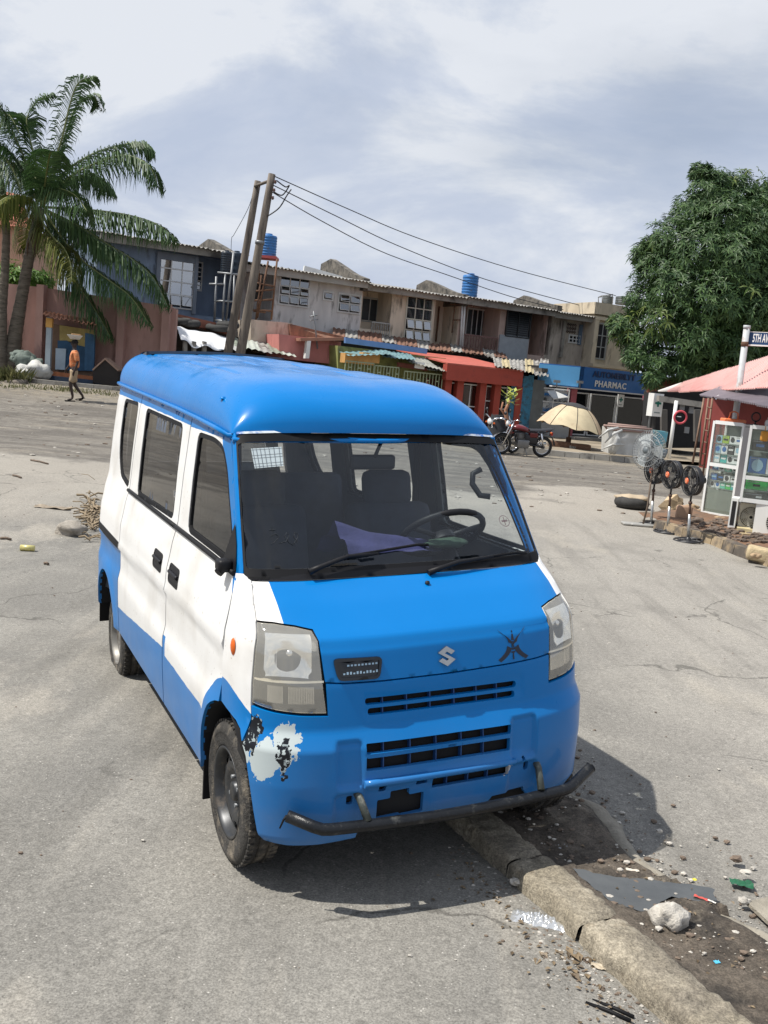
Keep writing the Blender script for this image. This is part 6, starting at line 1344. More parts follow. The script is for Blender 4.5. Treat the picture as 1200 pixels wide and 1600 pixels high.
# umbrella
YU = 31.2; top = ony(896, 628, YU); bot = ony(886, 704, YU); T = thing('parasol', 'large faded cream parasol with a dark top on a rusty stand before the pharmacy', 'parasol', tuple(bot))
cen = ony(892, 662, YU); Rr = (ony(945, 668, YU)-ony(839, 655, YU)).length/2; tilt = Matrix.Rotation(radians(7), 3, 'Y'); hgt = .84; nseg = 8
rnd = random.Random(2); pm = [mat('cream canopy', (.52, .44, .29), .8, var=.12, dirt=((.40, .30, .20), .3, 2)), mat('cream canopy stained', (.50, .39, .26), .8, var=.15, dirt=((.45, .30, .20), .25, 2)), mat('dark canopy', (.035, .035, .037), .8, var=.2)]
def cp(a, t):
    rr = Rr*t; z = hgt*(1-t**2.1)-.16; k = 1-.055*abs(cos(a*nseg/2))**4*0-.06*(sin(a*nseg/2)**2)*t**2; return cen+tilt @ Vector((rr*cos(a)*k, rr*sin(a)*k, z+(.07*(sin(a*nseg/2)**2)*t**2)))
for i in range(nseg):
    mb = MB(); mb.grid(lambda u, v: cp(2*pi*(i+u)/nseg, .30+.70*v), 6, 8); obj('canopy_panel', mb, pm[(0, 1, 2, 0, 1, 0, 0, 1)[i]] if i != 0 else pm[2], T)
    mb = MB(); mb.grid(lambda u, v: cp(2*pi*(i+u)/nseg, .0+.42*v)+Vector((0, 0, .02)), 5, 4); obj('top_panel', mb, pm[2], T)
    mb = MB(); mb.tube([cp(2*pi*i/nseg, .1)-Vector((0, 0, .03)), cp(2*pi*i/nseg, .6)-Vector((0, 0, .03)), cp(2*pi*i/nseg, 1)-Vector((0, 0, .02))], .012, 4); obj('rib', mb, rust, T); mb = MB(); mb.tube([cp(2*pi*i/nseg, k/6)+Vector((0, 0, .012)) for k in range(1, 7)], .010, 4); obj('seam', mb, pm[2], T)
mb = MB(); mb.tube([Vector((bot.x, bot.y, bot.z)), cen+Vector((0, 0, .35))], .03, 8); obj('pole', mb, rust, T)
mb = MB(); mb.tube([bot-Vector((0, 0, .1)), bot.lerp(cen, .5)], .09, 8); obj('stand', mb, mat('rusty stand', (.10, .055, .035), .9), T)
for x, y, w, h, m, lb in ((873,697,.34,.20,rust,'dark rusty block left of the parasol stand'),(905,702,.34,.22,rust,'dark rusty block right of the parasol stand'),(875,702,.15,.11,concrete,'small pale stone in front of the left rusty block'),(893,699,.13,.10,concrete,'small pale stone between the parasol stand and the right block')):
    p = ony(x, y, YU-.5); mb = MB(); mb.bbox(tuple(p), (w, .2, h*.8), .03); tag(obj('block', mb, m), lb, 'block', 'blocks round the parasol foot')
# potted croton-like plant
T = thing('young_tree', 'young tree with yellow green leaves and reddish stem behind the motorbikes', 'tree', tuple(ony(793, 672, 29)))
mb = MB(); mb.tube([ony(793, 674, 29), ony(791, 655, 29), ony(790, 640, 29), ony(797, 626, 29)], [.09, .08, .06, .03], 8); mb.tube([ony(789, 650, 29), ony(783, 640, 29), ony(786, 628, 29)], .03, 6); obj('stem', mb, mat('reddish bark', (.32, .16, .10), .9, var=.25), T)
mb = MB(); rnd = random.Random(9)
for i in range(46):
    c = ony(rnd.uniform(788, 808), rnd.uniform(610, 636), 29+rnd.uniform(-.2, .2)); a = rnd.random()*6.3; o = Vector((cos(a), sin(a)*.6, rnd.uniform(.1, .7))).normalized(); s = o.cross(Vector((0, 0, 1))).normalized()*.055; L_ = .22; b = len(mb.v)
    mb.v += [tuple(c), tuple(c+o*L_*.5+s), tuple(c+o*L_), tuple(c+o*L_*.5-s)]; mb.face((b, b+1, b+2, b+3))
obj('crown', mb, leafmat('yellow leaf', (.30, .36, .06), (.52, .55, .16), .3), T)
# --- motorbike, local frame: x forward, z up, wheels at x = +-.63
redt = mat('red tank paint', (.13, .006, .010), .25, var=.05, coat=.4); blk = mat('black seat vinyl', (.02, .02, .024), .5, var=.1); eng = mat('dull engine metal', (.22, .22, .22), .45, .7, var=.2)
def motorbike(loc, rz, label):
    T = thing('motorbike', label, 'motorbike', (0, 0, 0))
    tr = mat('bike tyre', (.02, .02, .02), .8)
    for x, nm in ((-.63, 'rear_wheel'), (.63, 'front_wheel')):
        mb = MB(); torus(mb, (x, 0, .30), .255, .048, Matrix.Rotation(pi/2, 3, 'X'), 32, 8); w = obj(nm, mb, tr, T)
        mb = MB(); torus(mb, (x, 0, .30), .215, .014, Matrix.Rotation(pi/2, 3, 'X'), 28, 6); obj('rim', mb, chrome, w)
        mb = MB(); mb.tube([(x, -.07, .30), (x, .07, .30)], .055, 10); obj('hub', mb, eng, w)
        for i in range(12): mb = MB(); a = 2*pi*i/12; mb.tube([(x+.04*cos(a+.3), .02*(-1)**i, .30+.04*sin(a+.3)), (x+.21*cos(a), 0, .30+.21*sin(a))], .004, 3, False); obj('spoke', mb, chrome, w)
    mb = MB(); mb.tube([(.40,0,.86),(.30,0,.72),(.22,0,.42),(.0,0,.30),(-.18,0,.34),(-.28,0,.55)], .025, 6)
    for y in (-.09, .09): mb.tube([(-.63,y,.30),(-.15,y*.8,.36)], .022, 6); mb.tube([(.30,y*.5,.74),(-.30,y,.70),(-.62,y,.74),(-.80,y*.8,.80)], .018, 6)
    obj('frame', mb, blk, T)
    for y in (-.085, .085): mb = MB(); mb.tube([(.63,y,.30),(.47,y,.72),(.40,y,.95)], [.024,.022,.018], 8); obj('fork', mb, chrome, T); mb = MB(); mb.tube([(-.60,y*1.4,.33),(-.48,y*1.3,.70)], .028, 8); obj('shock', mb, chrome, T)
    mb = MB(); mb.grid(lambda u, v: (.63+.34*cos(.2+u*2.4), -.06+.12*v, .30+.34*sin(.2+u*2.4)+.012*sin(pi*v)), 12, 3); obj('front_mudguard', mb, chrome, T)
    mb = MB(); mb.grid(lambda u, v: (-.63-.36*cos(.1+u*2.0), -.07+.14*v, .32+.36*sin(.1+u*2.0)+.012*sin(pi*v)), 12, 3); obj('rear_mudguard', mb, blk, T)
    bm_ = [( -.18,.035,.70),(-.08,.10,.78),(.08,.14,.82),(.22,.13,.84),(.33,.07,.82),(.38,.02,.79)]
    mb = MB(); mb.grid(lambda u, v: (lambda x, r, z: (x, r*cos(2*pi*v), z-.03+ .085*sin(2*pi*v)*(r/.14)**.5))(*[interp(u*5, [(i, b[k]) for i, b in enumerate(bm_)]) for k in range(3)]), 12, 16); obj('fuel_tank', mb, redt, T)
    mb = MB(); mb.bbox((-.28, 0, .64), (.13, .10, .09), .04); obj('side_cover', mb, redt, T)
    mb = MB(); mb.grid(lambda u, v: (-.12-.72*u, .125*cos(pi*v)*(1-.25*u), .745+.05*sin(pi*v)+.07*u*u), 12, 8); mb.grid(lambda u, v: (-.12-.72*u, .125*(1-.25*u)*(2*v-1), .745+.07*u*u), 12, 2); obj('seat', mb, blk, T)
    mb = MB(); mb.bbox((-.22, 0, .50), (.20, .08, .13), .03); mb.bbox((.12, 0, .62), (.16, .06, .08), .03); obj('dark_body', mb, blk, T)
    mb = MB(); mb.bbox((.02, 0, .36), (.18, .14, .12), .03); mb.tube([(.06,0,.44),(.14,0,.66)], .085, 12); 
    obj('engine', mb, eng, T); mb = MB()
    for i in range(5): mb.box((.085+.018*i, 0, .50+.035*i), (.105, .10, .007), Matrix.Translation((0, 0, 0)))
    obj('cooling_fins', mb, eng, T); T.children[-1]['kind'] = 'stuff'
    mb = MB(); mb.tube([(.20,-.10,.60),(.26,-.13,.40),(.16,-.14,.26),(-.25,-.15,.27),(-.42,-.16,.31)], .022, 8); mb.tube([(-.38,-.16,.30),(-.80,-.17,.38)], .045, 10); obj('exhaust', mb, chrome, T)
    mb = MB(); mb.box((-.33, -.105, .33), (.30, .012, .05)); obj('chain_case', mb, chrome, T)
    mb = MB(); mb.tube([(.36,-.36,1.04),(.40,-.30,1.06),(.44,-.12,.98),(.44,.12,.98),(.40,.30,1.06),(.36,.36,1.04)], .014, 8); obj('handlebar', mb, chrome, T)
    for y in (-1, 1):
        mb = MB(); mb.tube([(.37,y*.34,1.045),(.34,y*.43,1.03)], .02, 8); obj('grip', mb, blk, T)
        mb = MB(); mb.tube([(.40,y*.24,1.05),(.36,y*.34,1.18)], .006, 5); mb.lathe([(.001,0),(.05,.005),(.05,.02),(.001,.025)], (.35, y*.36, 1.20), 12, Matrix.Rotation(pi/2, 3, 'Y')); obj('mirror', mb, blk, T)
        for x, z in ((.52, .86), (-.76, .74)): mb = MB(); mb.lathe([(.001,-.03),(.028,-.02),(.03,.01),(.001,.03)], (x, y*.15, z), 10, Matrix.Rotation(pi/2, 3, 'Y')); obj('indicator', mb, amber, T)
    mb = MB(); mb.lathe([(.001,-.12),(.06,-.10),(.085,-.02),(.088,.0)], (.56, 0, .90), 16, Matrix.Rotation(pi/2, 3, 'Y')); h = obj('headlight', mb, chrome, T)
    mb = MB(); mb.lathe([(.085,.0),(.06,.018),(.001,.026)], (.56, 0, .90), 16, Matrix.Rotation(pi/2, 3, 'Y')); obj('lens', mb, mat('pale lens', (.75, .76, .75), .15), h)
    mb = MB(); mb.box((-.84, 0, .70), (.03, .05, .05)); obj('tail_light', mb, mat('red lens', (.4, .01, .01), .2), T)
    mb = MB(); mb.tube([(-.05,.08,.28),(-.10,.26,.02)], .012, 6); mb.tube([(.06,-.20,.26),(.06,.20,.26)], .012, 6); obj('side_stand', mb, eng, T)
    T.location = loc; T.rotation_euler = (radians(-7), 0, rz); return T
bl = hit(813, 712); B1 = motorbike((bl.x, bl.y, bl.z), radians(196), 'red motorbike with a black seat and silver exhaust parked by the far kerb')
B2 = dup(B1, (bl.x-.62, bl.y+.35, bl.z), (radians(-5), 0, radians(222)), 'second motorbike, hidden by the first and under a black cover, turned towards the road', 'motorbikes parked by the far kerb'); B1['group'] = 'motorbikes parked by the far kerb'
c = ony(776, 668, 26.6); mb = MB(); mb.grid(lambda u, v: c+Vector((.36*cos(pi*u+.3)*(.5+.5*v), -.30*sin(pi*u+.3)*(.5+.6*v), .36-.75*v+.05*noise.noise(Vector((u*4, v*4, 2))))), 16, 8); mb.grid(lambda u, v: c+Vector((.18*cos(2*pi*u)*v, -.15*sin(2*pi*u)*v, .36)), 12, 2); tag(obj('bike_cover', mb, mat('black cover cloth', (.02, .022, .026), .85, var=.2)), 'black cloth draped over the rear of the second motorbike', 'cover')
mb = MB(); mb.tube([ony(768, 668, 26.2), ony(770, 656, 26.2), ony(776, 653, 26.2), ony(789, 655, 26.2)], .02, 6); tag(obj('grab_rail', mb, chrome), 'bent chrome rack rail above the black cloth cover', 'rack rail')
# white covered box with a frame on top
Yc = 27.9; T = thing('covered_cart', 'low box wrapped in torn white plastic under a wooden top frame, by the far kerb', 'cart', tuple(ony(985, 712, Yc)))
wp = mat('grubby white plastic sheet', (.50, .50, .48), .5, var=.12, bump=.5, bs=5, dirt=((.30, .28, .24), .3, 2))
A_, B_, Cc, Dd = ony(950, 708, Yc-.2), ony(1020, 716, Yc), ony(1020, 673, Yc), ony(952, 668, Yc-.2)
mb = MB(); mb.grid(lambda u, v: A_.lerp(B_, u).lerp(Dd.lerp(Cc, u), v)+Vector((0, -.04*noise.noise(Vector((u*5, v*4, 0)))-.02*sin(u*20)*(1-v), 0)), 20, 10); mb.grid(lambda u, v: A_.lerp(Dd, v)+Vector((-.0, .95*u, 0)), 4, 4); mb.grid(lambda u, v: B_.lerp(Cc, v)+Vector((0, .95*u, 0)), 4, 4); mb.grid(lambda u, v: Dd.lerp(Cc, u)+Vector((0, .95*v, 0)), 4, 4); obj('plastic_wrap', mb, wp, T)
mb = MB(); p = ony(960, 692, Yc-.35); mb.rock((0, 0, 0), (.16, .12, .34), 3, 7); mb.v = [tuple(Vector(v)+p) for v in mb.v]
for x0, y0, x1, y1 in ((966,668,935,684),(972,672,945,692),(975,695,940,702)): mb.tube([ony(x0, y0, Yc-.5), ony((x0+x1)/2, (y0+y1)/2-4, Yc-.6), ony(x1, y1, Yc-.5)], [.03, .045, .012], 6)
obj('torn_wrap', mb, wp, T)
for (x0, y0, x1, y1, dy) in ((944,665,1019,671,0),(948,670,1016,676,0),(944,664,950,672,0),(950,662,1010,668,.9)): mb = MB(); a, b = ony(x0, y0, Yc-.25+dy), ony(x1, y1, Yc-.1+dy); mb.tube([a, b], .035, 4); obj('frame_rail', mb, mat('pink grey wood', (.30, .20, .17), .8), T)
T = thing('painted_box', 'small box painted sky blue with a brown pattern, right of the white wrapped cart', 'box', tuple(ony(1032, 702, Yc+.2))); mb = MB(); mb.prism([ony(1020, 672, Yc), ony(1044, 675, Yc), ony(1039, 701, Yc), ony(1017, 699, Yc)], (0, .5, 0)); obj('box', mb, mat('sky blue print', (.12, .36, .45), .6, var=.2, dirt=((.34, .28, .12), .55, 3)), T)
mb = MB(); mb.tube([ony(1024, 705, Yc-.4), ony(1040, 709, Yc-.4)], .14, 10); tag(obj('grey_drum', mb, mat('grey blue drum', (.17, .21, .24), .5)), 'small grey drum lying at the foot of the painted box', 'drum')
# ================================================================== right stall: kerb, rubble, cabinets, air conditioners, fans
rk = [(985,812),(1020,826),(1052,836),(1078,842),(1110,851),(1145,866),(1200,886),(1290,918)]
T = thing('stall_kerb', 'worn painted kerb below the stall of fans and speakers', 'kerb', tuple(hit(1100, 850)))
RK = [hit(x, y) for x, y in rk]
for i in range(1, len(RK)-1):
    for k in range(2):
        a, b = RK[i].lerp(RK[i+1], k/2), RK[i].lerp(RK[i+1], (k+1)/2-.02); sd = (b-a).cross(Vector((0, 0, 1))).normalized()*-.17
        if sd.x < 0: sd = -sd
        z = Vector((0, 0, .13)); mb = MB(); mb.hexa([a, b, b+sd, a+sd, a+z+sd*.1, b+z+sd*.1, b+sd+z, a+sd+z]); obj('kerb_stone', mb, [mat('ochre worn kerb', (.38, .29, .18), .9, var=.25, vs=6, dirt=((.12, .10, .08), .5, 5)), mat('black worn kerb', (.10, .085, .07), .9, var=.3, vs=6, dirt=((.25, .19, .12), .4, 6))][(i+k) % 2], T)
mb = MB(); 
def bank(u, v):
    k = u*(len(RK)-1); i = min(int(k), len(RK)-2); p = RK[i].lerp(RK[i+1], k-i); q = p+Vector((.9, .43, 0)).normalized()*(.12+3.2*v); nn = noise.noise(q*3); return (q.x, q.y, G(q.x, q.y)+.10+.10*min(1, v*4)+.045*nn+.02*noise.noise(q*9))
mb.grid(bank, 90, 40); structure('stall_ground', mb, mat('red brown rubble soil', (.20, .115, .07), .95, var=.35, vs=3, bump=.6, bs=40, dirt=((.10, .075, .055), .5, 3)))
rnd = random.Random(8); stm = [mat('tan stone', (.36, .26, .16), .9, var=.25, vs=9, bump=.4), mat('dark rubble stone', (.13, .10, .08), .9, var=.3, vs=9, bump=.4)]
k_ = 0
for (x, y, r, m, lb) in ((1126,818,.14,0,'rounded tan stone under the left end of the display cabinet'),(1090,806,.13,0,'large reddish tan stone left of the cabinet foot'),(1089,820,.14,1,'brown block below the large tan stone by the cabinet'),(1104,824,.10,1,'dark lump in the rubble under the glass cabinet'),(1184,872,.08,0,'small ochre slab left of the yellowish one under the air conditioner'),(1082,797,.13,0,'upright reddish block against the left side of the cabinet'),(1140,828,.07,1,'small dark stone just below the cabinet corner')):
    p = hit(x, y, .12); r *= .62; mb = MB(); mb.rock(tuple(p+Vector((0, .05, r*.4))), (r*1.3, r, r*.8), 3, k_+3); k_ += 1; tag(obj('stone', mb, stm[m]), lb, 'stone', 'stones under the display cabinets')
mb = MB()
for i in range(260):
    p = hit(rnd.uniform(1060, 1200), 0) if False else Vector(bank(rnd.uniform(.25, 1), rnd.random()**1.5*.3)); r = rnd.uniform(.012, .05); mb.rock((p.x, p.y, p.z+r*.2), (r*1.3, r, r*.7), 1, i)
tag(obj('rubble', mb, stm[1]), 'dark and tan rubble strewn under the display cabinets', 'rubble', kind='stuff')
# cabinets
Z0 = .26; frm = mat('white cabinet frame', (.78, .79, .78), .35, var=.04); cg = glass_mat('cabinet glass', (.95, .97, .96), .05, .02, .04, (.5, .55, .5), 1.35); frost = glass_mat('hazy cabinet glass', (.6, .65, .6), .08, .05, .55, (.33, .37, .33))
def on_vert(px, py, P0, D):   # sight line against the vertical plane through P0 along D
    Nn = Vector((-D.y, D.x, 0)); o = O-P0; d = ray(px, py); t = -o.dot(Nn)/d.dot(Nn); p = O+d*t; return (p-P0).dot(D), p.z
C0 = hit(1094, 803, .16); D1 = Vector((.66, -.751, 0)).normalized(); N1 = Vector((-.751, -.66, 0)).normalized(); W1 = on_vert(1152, 742, Vector((C0.x, C0.y, 0)), D1)[0]
P0 = Vector((C0.x, C0.y, 0)); zb = C0.z; zt = on_vert(1112, 657, P0, D1)[1]; zm = on_vert(1118, 729, P0, D1)[1]
F1 = Fr(D1, N1, P0)
def cabinet(Fx, Wd, z0, z1, rails, dep, label, glass, shelves):
    T = thing('display_cabinet', label, 'display cabinet', tuple(Fx.P(0, 0, z0)), (0, 0, 0), 'glass display cabinets'); t = .035
    for u in (0, Wd-t):
        for o in (-t, -dep): mb = MB(); Fx.span(mb, u, u+t, o, o+t, z0, z1); obj('corner_post', mb, frm, T)
    for z in (z0+.002, *rails, z1-.045): mb = MB(); Fx.span(mb, t+.001, Wd-t-.001, -t+.002, -.002, z, z+.055); obj('rail', mb, frm, T)
    for z in (z0, z1-.04): mb = MB(); Fx.span(mb, .003, Wd-.003, -dep+.003, -t-.001, z, z+.03); obj('board', mb, frm, T)
    mb = MB(); Fx.span(mb, .003, Wd-.003, -dep-.012, -dep-.002, z0, z1); obj('back_board', mb, mat('grey green back board', (.25, .29, .27), .7), T)
    zs = [z0+.05, *[r for r in rails], z1-.05]
    for u in (.004, Wd-.012): mb = MB(); Fx.span(mb, u, u+.008, -dep+.03, -t-.003, z0+.04, z1-.05); obj('side_panel', mb, frm if u > .1 else cg, T)
    for i in range(len(zs)-1): mb = MB(); Fx.span(mb, t+.002, Wd-t-.002, -.024, -.018, zs[i]+.06*(i > 0), zs[i+1]); obj('glass_pane', mb, glass[i], T)
    for z in shelves: mb = MB(); Fx.span(mb, .01, Wd-.01, -dep+.02, -.045, z, z+.008); obj('shelf', mb, mat('glass shelf', (.35, .42, .40), .2), T)
    return T
PB = {'white': (.75, .76, .76), 'blue': (.03, .14, .42), 'pale blue': (.35, .55, .68), 'mint green': (.16, .62, .45), 'lime green': (.35, .50, .06), 'black': (.02, .02, .025), 'bright green': (.05, .55, .12), 'teal': (.05, .45, .42)}
def product(Fx, u0, u1, z0, z1, o, col, motif, label, dcol='black'):
    mb = MB(); Fx.span(mb, u0, u1, o-.08, o, z0, z1); b = obj('product_box', mb, mat('carton '+col, PB[col], .45, var=.08, vs=20)); tag(b, label, 'box', 'boxed goods in the display cabinets')
    cu, cz = (u0+u1)/2, (z0+z1)/2; r = min(u1-u0, z1-z0)*.34; mb = MB()
    if motif == 'round': mb.poly([Fx.P(cu+r*cos(k*pi/8), o+.0025, cz+r*1.15*sin(k*pi/8)) for k in range(16)])
    elif motif == 'phones':
        for k in range(9): a0 = pi*k/9; a1 = pi*(k+1)/9; mb.poly([Fx.P(cu+r*cos(a0), o+.0025, cz+r*sin(a0)), Fx.P(cu+r*cos(a1), o+.0025, cz+r*sin(a1)), Fx.P(cu+.8*r*cos(a1), o+.0025, cz+.8*r*sin(a1)), Fx.P(cu+.8*r*cos(a0), o+.0025, cz+.8*r*sin(a0))])
        for s in (-1, 1): mb.poly([Fx.P(cu+s*r+.3*r*cos(k*pi/6), o+.003, cz-.3*r+.55*r*sin(k*pi/6)) for k in range(12)])
    elif motif == 'bar': mb.poly([Fx.P(cu-r*1.1, o+.0025, cz-r*.4), Fx.P(cu+r*1.1, o+.0025, cz-r*.4), Fx.P(cu+r*1.1, o+.0025, cz+r*.4), Fx.P(cu-r*1.1, o+.0025, cz+r*.4)])
    obj('printed_picture', mb, mat('print '+dcol, PB.get(dcol, (.02, .02, .02)), .4), b)
    mb = MB(); Fx.span(mb, u0+.01, u0+(u1-u0)*.6, o+.0005, o+.002, z1-.022, z1-.012); obj('printed_strip', mb, mat('print grey', (.3, .32, .35), .4), b)
mb = MB(); zl_ = on_vert(1141, 838, P0, D1)[1]; F1.span(mb, W1-.045, W1-.01, -.05, -.015, zl_, zb-.003); F1.span(mb, .01, .045, -.05, -.015, zb-.12, zb-.003); LEG = mb
cA = cabinet(F1, W1, zb, zt, (zm,), .42, 'tall white framed glass cabinet of boxed speakers, nearer the pink roof post', [cg, cg], ())
mb = MB(); F1.span(mb, .04, W1-.04, -.034, -.028, zb+.06, zb+(zt-zb)*.285); obj('hazy_pane', mb, frost, cA)
obj('leg', LEG, frm, cA)
def z_at(f): return zb+(zt-zb)*f
def row(Fx, Wd, zl, zh, items, where, o=-.06, x0=.05):
    n = len(items); u = x0; rnd = random.Random(int(zl*1000)); w = (Wd-x0*1.6)/n; names = {}
    for i, (col, mo, dc) in enumerate(items):
        h = (zh-zl)*rnd.uniform(.88, .99); pos = ['leftmost', 'second from left', 'third from left', 'fourth from left', 'fifth from left', 'sixth from left', 'seventh from left'][i]
        product(Fx, u+.004, u+w-.004, zl+.004, zl+h, o-rnd.uniform(0, .02), col, mo, f'{col} box, {pos} {where}', dc); u += w
rw = (zt-zb)
for fz0, fz1, items, nm in ((.775,.865,[('pale blue','round','black'),('lime green','bar','black'),('white','round','black'),('white','bar','blue')],'on the top tier of the left cabinet'),(.665,.77,[('pale blue','round','blue'),('white','round','blue'),('black','bar','white'),('white','round','pale blue')],'on the second tier of the left cabinet'),(.57,.665,[('white','bar','pale blue'),('teal','bar','white'),('white','round','black'),('white','bar','black')],'on the third tier of the left cabinet'),(.485,.57,[('blue','round','pale blue'),('white','round','black'),('mint green','round','white'),('white','round','black')],'just over the middle rail of the left cabinet'),(.38,.455,[('blue','bar','pale blue'),('black','bar','blue'),('white','round','black'),('white','bar','black')],'just under the middle rail of the left cabinet'),(.30,.38,[('white','round','black'),('white','round','blue'),('mint green','bar','white'),('bright green','bar','white'),('teal','bar','white')],'on the lowest tier of the left cabinet')):
    mb = MB(); F1.span(mb, .036, W1-.036, -.38, -.05, z_at(fz0)-.010, z_at(fz0)-.002); obj('shelf', mb, MATS['glass shelf'] if 'glass shelf' in MATS else mat('glass shelf', (.35, .42, .40), .2), cA); row(F1, W1, z_at(fz0), z_at(fz1), items, nm)
# right cabinet facing the camera a little more
Q0 = hit(1148, 830, .16); D2_ = (hit(1215, 848, .16)-Q0); D2_ = Vector((D2_.x, D2_.y, 0)).normalized(); D2_ = Vector((.93, -.36, 0)).normalized(); P2_ = Vector((Q0.x, Q0.y, 0)); N2_ = Vector((-.36, -.93, 0)).normalized(); F2 = Fr(D2_, N2_, P2_)
zb2 = on_vert(1158, 784, P2_, D2_)[1]; zt2 = on_vert(1168, 664, P2_, D2_)[1]; W2 = 1.25; rr2 = [on_vert(1160, 745, P2_, D2_)[1]-.03]
cB = cabinet(F2, W2, zb2, zt2, rr2, .40, 'wider white framed glass cabinet at the right edge above the air conditioner units', [cg, cg], ())
def zq(f): return zb2+(zt2-zb2)*f
for fz0, fz1, items, nm in ((.68,.83,[('black','bar','blue'),('lime green','round','blue'),('white','round','black'),('lime green','round','black'),('white','bar','blue')],'on the top shelf of the right cabinet'),(.385,.60,[('blue','round','pale blue'),('white','round','black'),('lime green','round','black'),('white','bar','black'),('blue','bar','white')],'on the middle shelf of the right cabinet'),(.17,.30,[('bright green','bar','black'),('white','phones','blue'),('black','bar','blue'),('white','phones','black')],'on the lower shelf of the right cabinet'),(.03,.14,[('black','bar','white'),('white','bar','black'),('white','round','black')],'on the bottom of the right cabinet')):
    mb = MB(); F2.span(mb, .036, W2-.036, -.38, -.05, zq(fz0)-.012, zq(fz0)-.003); obj('shelf', mb, MATS['glass shelf'], cB); row(F2, W2, zq(fz0), zq(fz1), items, nm)
mb = MB(); F2.span(mb, .02, W2, -.40, -.03, Z0-.15, Z0-.06); obj('base_board', mb, mat('pale yellow wood', (.55, .47, .28), .7), cB)
for u in (.02, W2-.06): mb = MB(); F2.span(mb, u, u+.04, -.36, -.32, zb-.05, zb2-.002); obj('leg', mb, frm, cB)
# goods on top of the cabinets
p = F1.P(W1*.42, -.2, zt); mb = MB(); mb.bbox((p.x, p.y, p.z+.03), (.17, .11, .028), .015); b = obj('orange_tray', mb, mat('orange plastic', (.75, .20, .08), .4)); tag(b, 'orange plastic basket with a raised handle on top of the left cabinet', 'basket')
mb = MB(); mb.tube([p+Vector((-.07, 0, .05)), p+Vector((-.06, 0, .15)), p+Vector((0, 0, .17)), p+Vector((.06, 0, .15)), p+Vector((.07, 0, .05))], .012, 6); obj('handle', mb, MATS['orange plastic'], b)
p = on_vert(1161, 664, P2_, D2_); mb = MB(); c = F2.P(.06, -.08, zt2+.07); torus(mb, tuple(c+Vector((0, 0, .05))), .06, .010, Matrix.Rotation(pi/2, 3, 'X') , 20, 6); mb.tube([c+Vector((0, 0, -.06)), c+Vector((0, 0, .0))], .012, 6); mb.lathe([(.001,.02),(.04,.02),(.045,0)], c+Vector((0, 0, -.07)), 12); tag(obj('ring_lamp', mb, black_plastic), 'small black ring lamp standing at the corner of the right cabinet', 'lamp')
for i, (u, m, lb) in enumerate(((.24, 'white_toy', 'small white gadget beside the ring lamp on the right cabinet'), (.38, 'dark_gadget', 'dark round gadget on the right cabinet nearest the picture edge'))): c = F2.P(u, -.15, zt2+.05); mb = MB(); mb.lathe([(.001,-.05),(.05,-.045),(.06,0),(.045,.04),(.001,.06)], c, 12); mb.lathe([(.001,.05),(.028,.055),(.03,.08),(.001,.10)], c, 10); tag(obj('gadget', mb, [white_paint, black_plastic][i]), lb, 'gadget')
c = F2.P(.20, .03, zt2-.13); mb = MB(); mb.bbox((c.x, c.y, c.z), (.05, .03, .07), .02); mb.tube([c+Vector((0, 0, .06)), c+Vector((0, 0, .14))], .005, 4); tag(obj('orange_bag', mb, mat('orange cloth bag', (.60, .27, .04), .7)), 'small orange bag hanging before the right cabinet', 'bag')
# air conditioners
def acunit(P_, D_, Nn, w, h, d, label, beige):
    Fx = Fr(D_, Nn, P_); T = thing('air_conditioner', label, 'air conditioner', tuple(P_), (0, 0, 0), 'outdoor air conditioner units'); m = mat('aged white casing '+('a' if beige else 'b'), (.66, .64, .56) if beige else (.78, .78, .75), .45, var=.06)
    z = P_.z; P_ = Vector((P_.x, P_.y, 0)); Fx = Fr(D_, Nn, P_); mb = MB(); Fx.span(mb, 0, w, -d, 0, z, z+h); obj('casing', mb, m, T)
    cx, cz, R_ = w*.48, z+h*.5, h*.40; K = lambda r, a, o: Fx.P(cx+r*cos(a), o, cz+r*sin(a))
    mb = MB(); mb.poly([K(R_, 2*pi*i/28, .003) for i in range(28)]); obj('fan_opening', mb, darkin, T)
    mb = MB()
    for i in range(5): a = 2*pi*i/5; mb.poly([K(R_*.2, a, .006), K(R_*.9, a+.2, .006), K(R_*.9, a+.9, .014), K(R_*.2, a+.8, .010)])
    obj('fan_blades', mb, mat('grey fan', (.32, .33, .32), .5), T); T.children[-1]['kind'] = 'stuff'
    mb = MB()
    for r in (1, .85, .7, .55, .4, .25): mb.tube([K(R_*r, 2*pi*i/24, .022) for i in range(25)], .004, 4, False)
    for i in range(40): mb.tube([K(R_*.15, 2*pi*i/40, .022), K(R_, 2*pi*i/40+(.5 if beige else 0), .022)], .0028, 3, False)
    o = obj('fan_grille', mb, mat('grille wire', (.55, .54, .49), .5), T); o['kind'] = 'stuff'
    mb = MB(); Fx.span(mb, w*.3, w*.7, -d*.7, -d*.3, z-.04, z-.002); obj('foot', mb, steel, T)
a0 = hit(1150, 830, .14); Z_ = .20; D3 = Vector((.90, -.43, 0)).normalized(); N3 = Vector((-.43, -.90, 0)).normalized()
_u = lambda px, py, Pq: on_vert(px, py, Pq, D3)
b0 = Vector((a0.x, a0.y, 0)); zA0 = _u(1153, 827, b0)[1]; zA1 = _u(1155, 786, b0)[1]; wA = _u(1178, 820, b0)[0]
acunit(Vector((b0.x, b0.y, zA0))-N3*.10, D3, N3, wA+.12, zA1-zA0, .28, 'smaller beige air conditioner unit with a swirled grille, left of the white one', True)
c0 = b0+D3*(wA+.0)+N3*.12; zA0 = _u(1178, 838, c0)[1]; zA1 = _u(1180, 786, c0)[1]; acunit(Vector((c0.x, c0.y, zA0)), D3, N3, .72, zA1-zA0, .30, 'large white air conditioner unit with a round fan at the right edge', False)
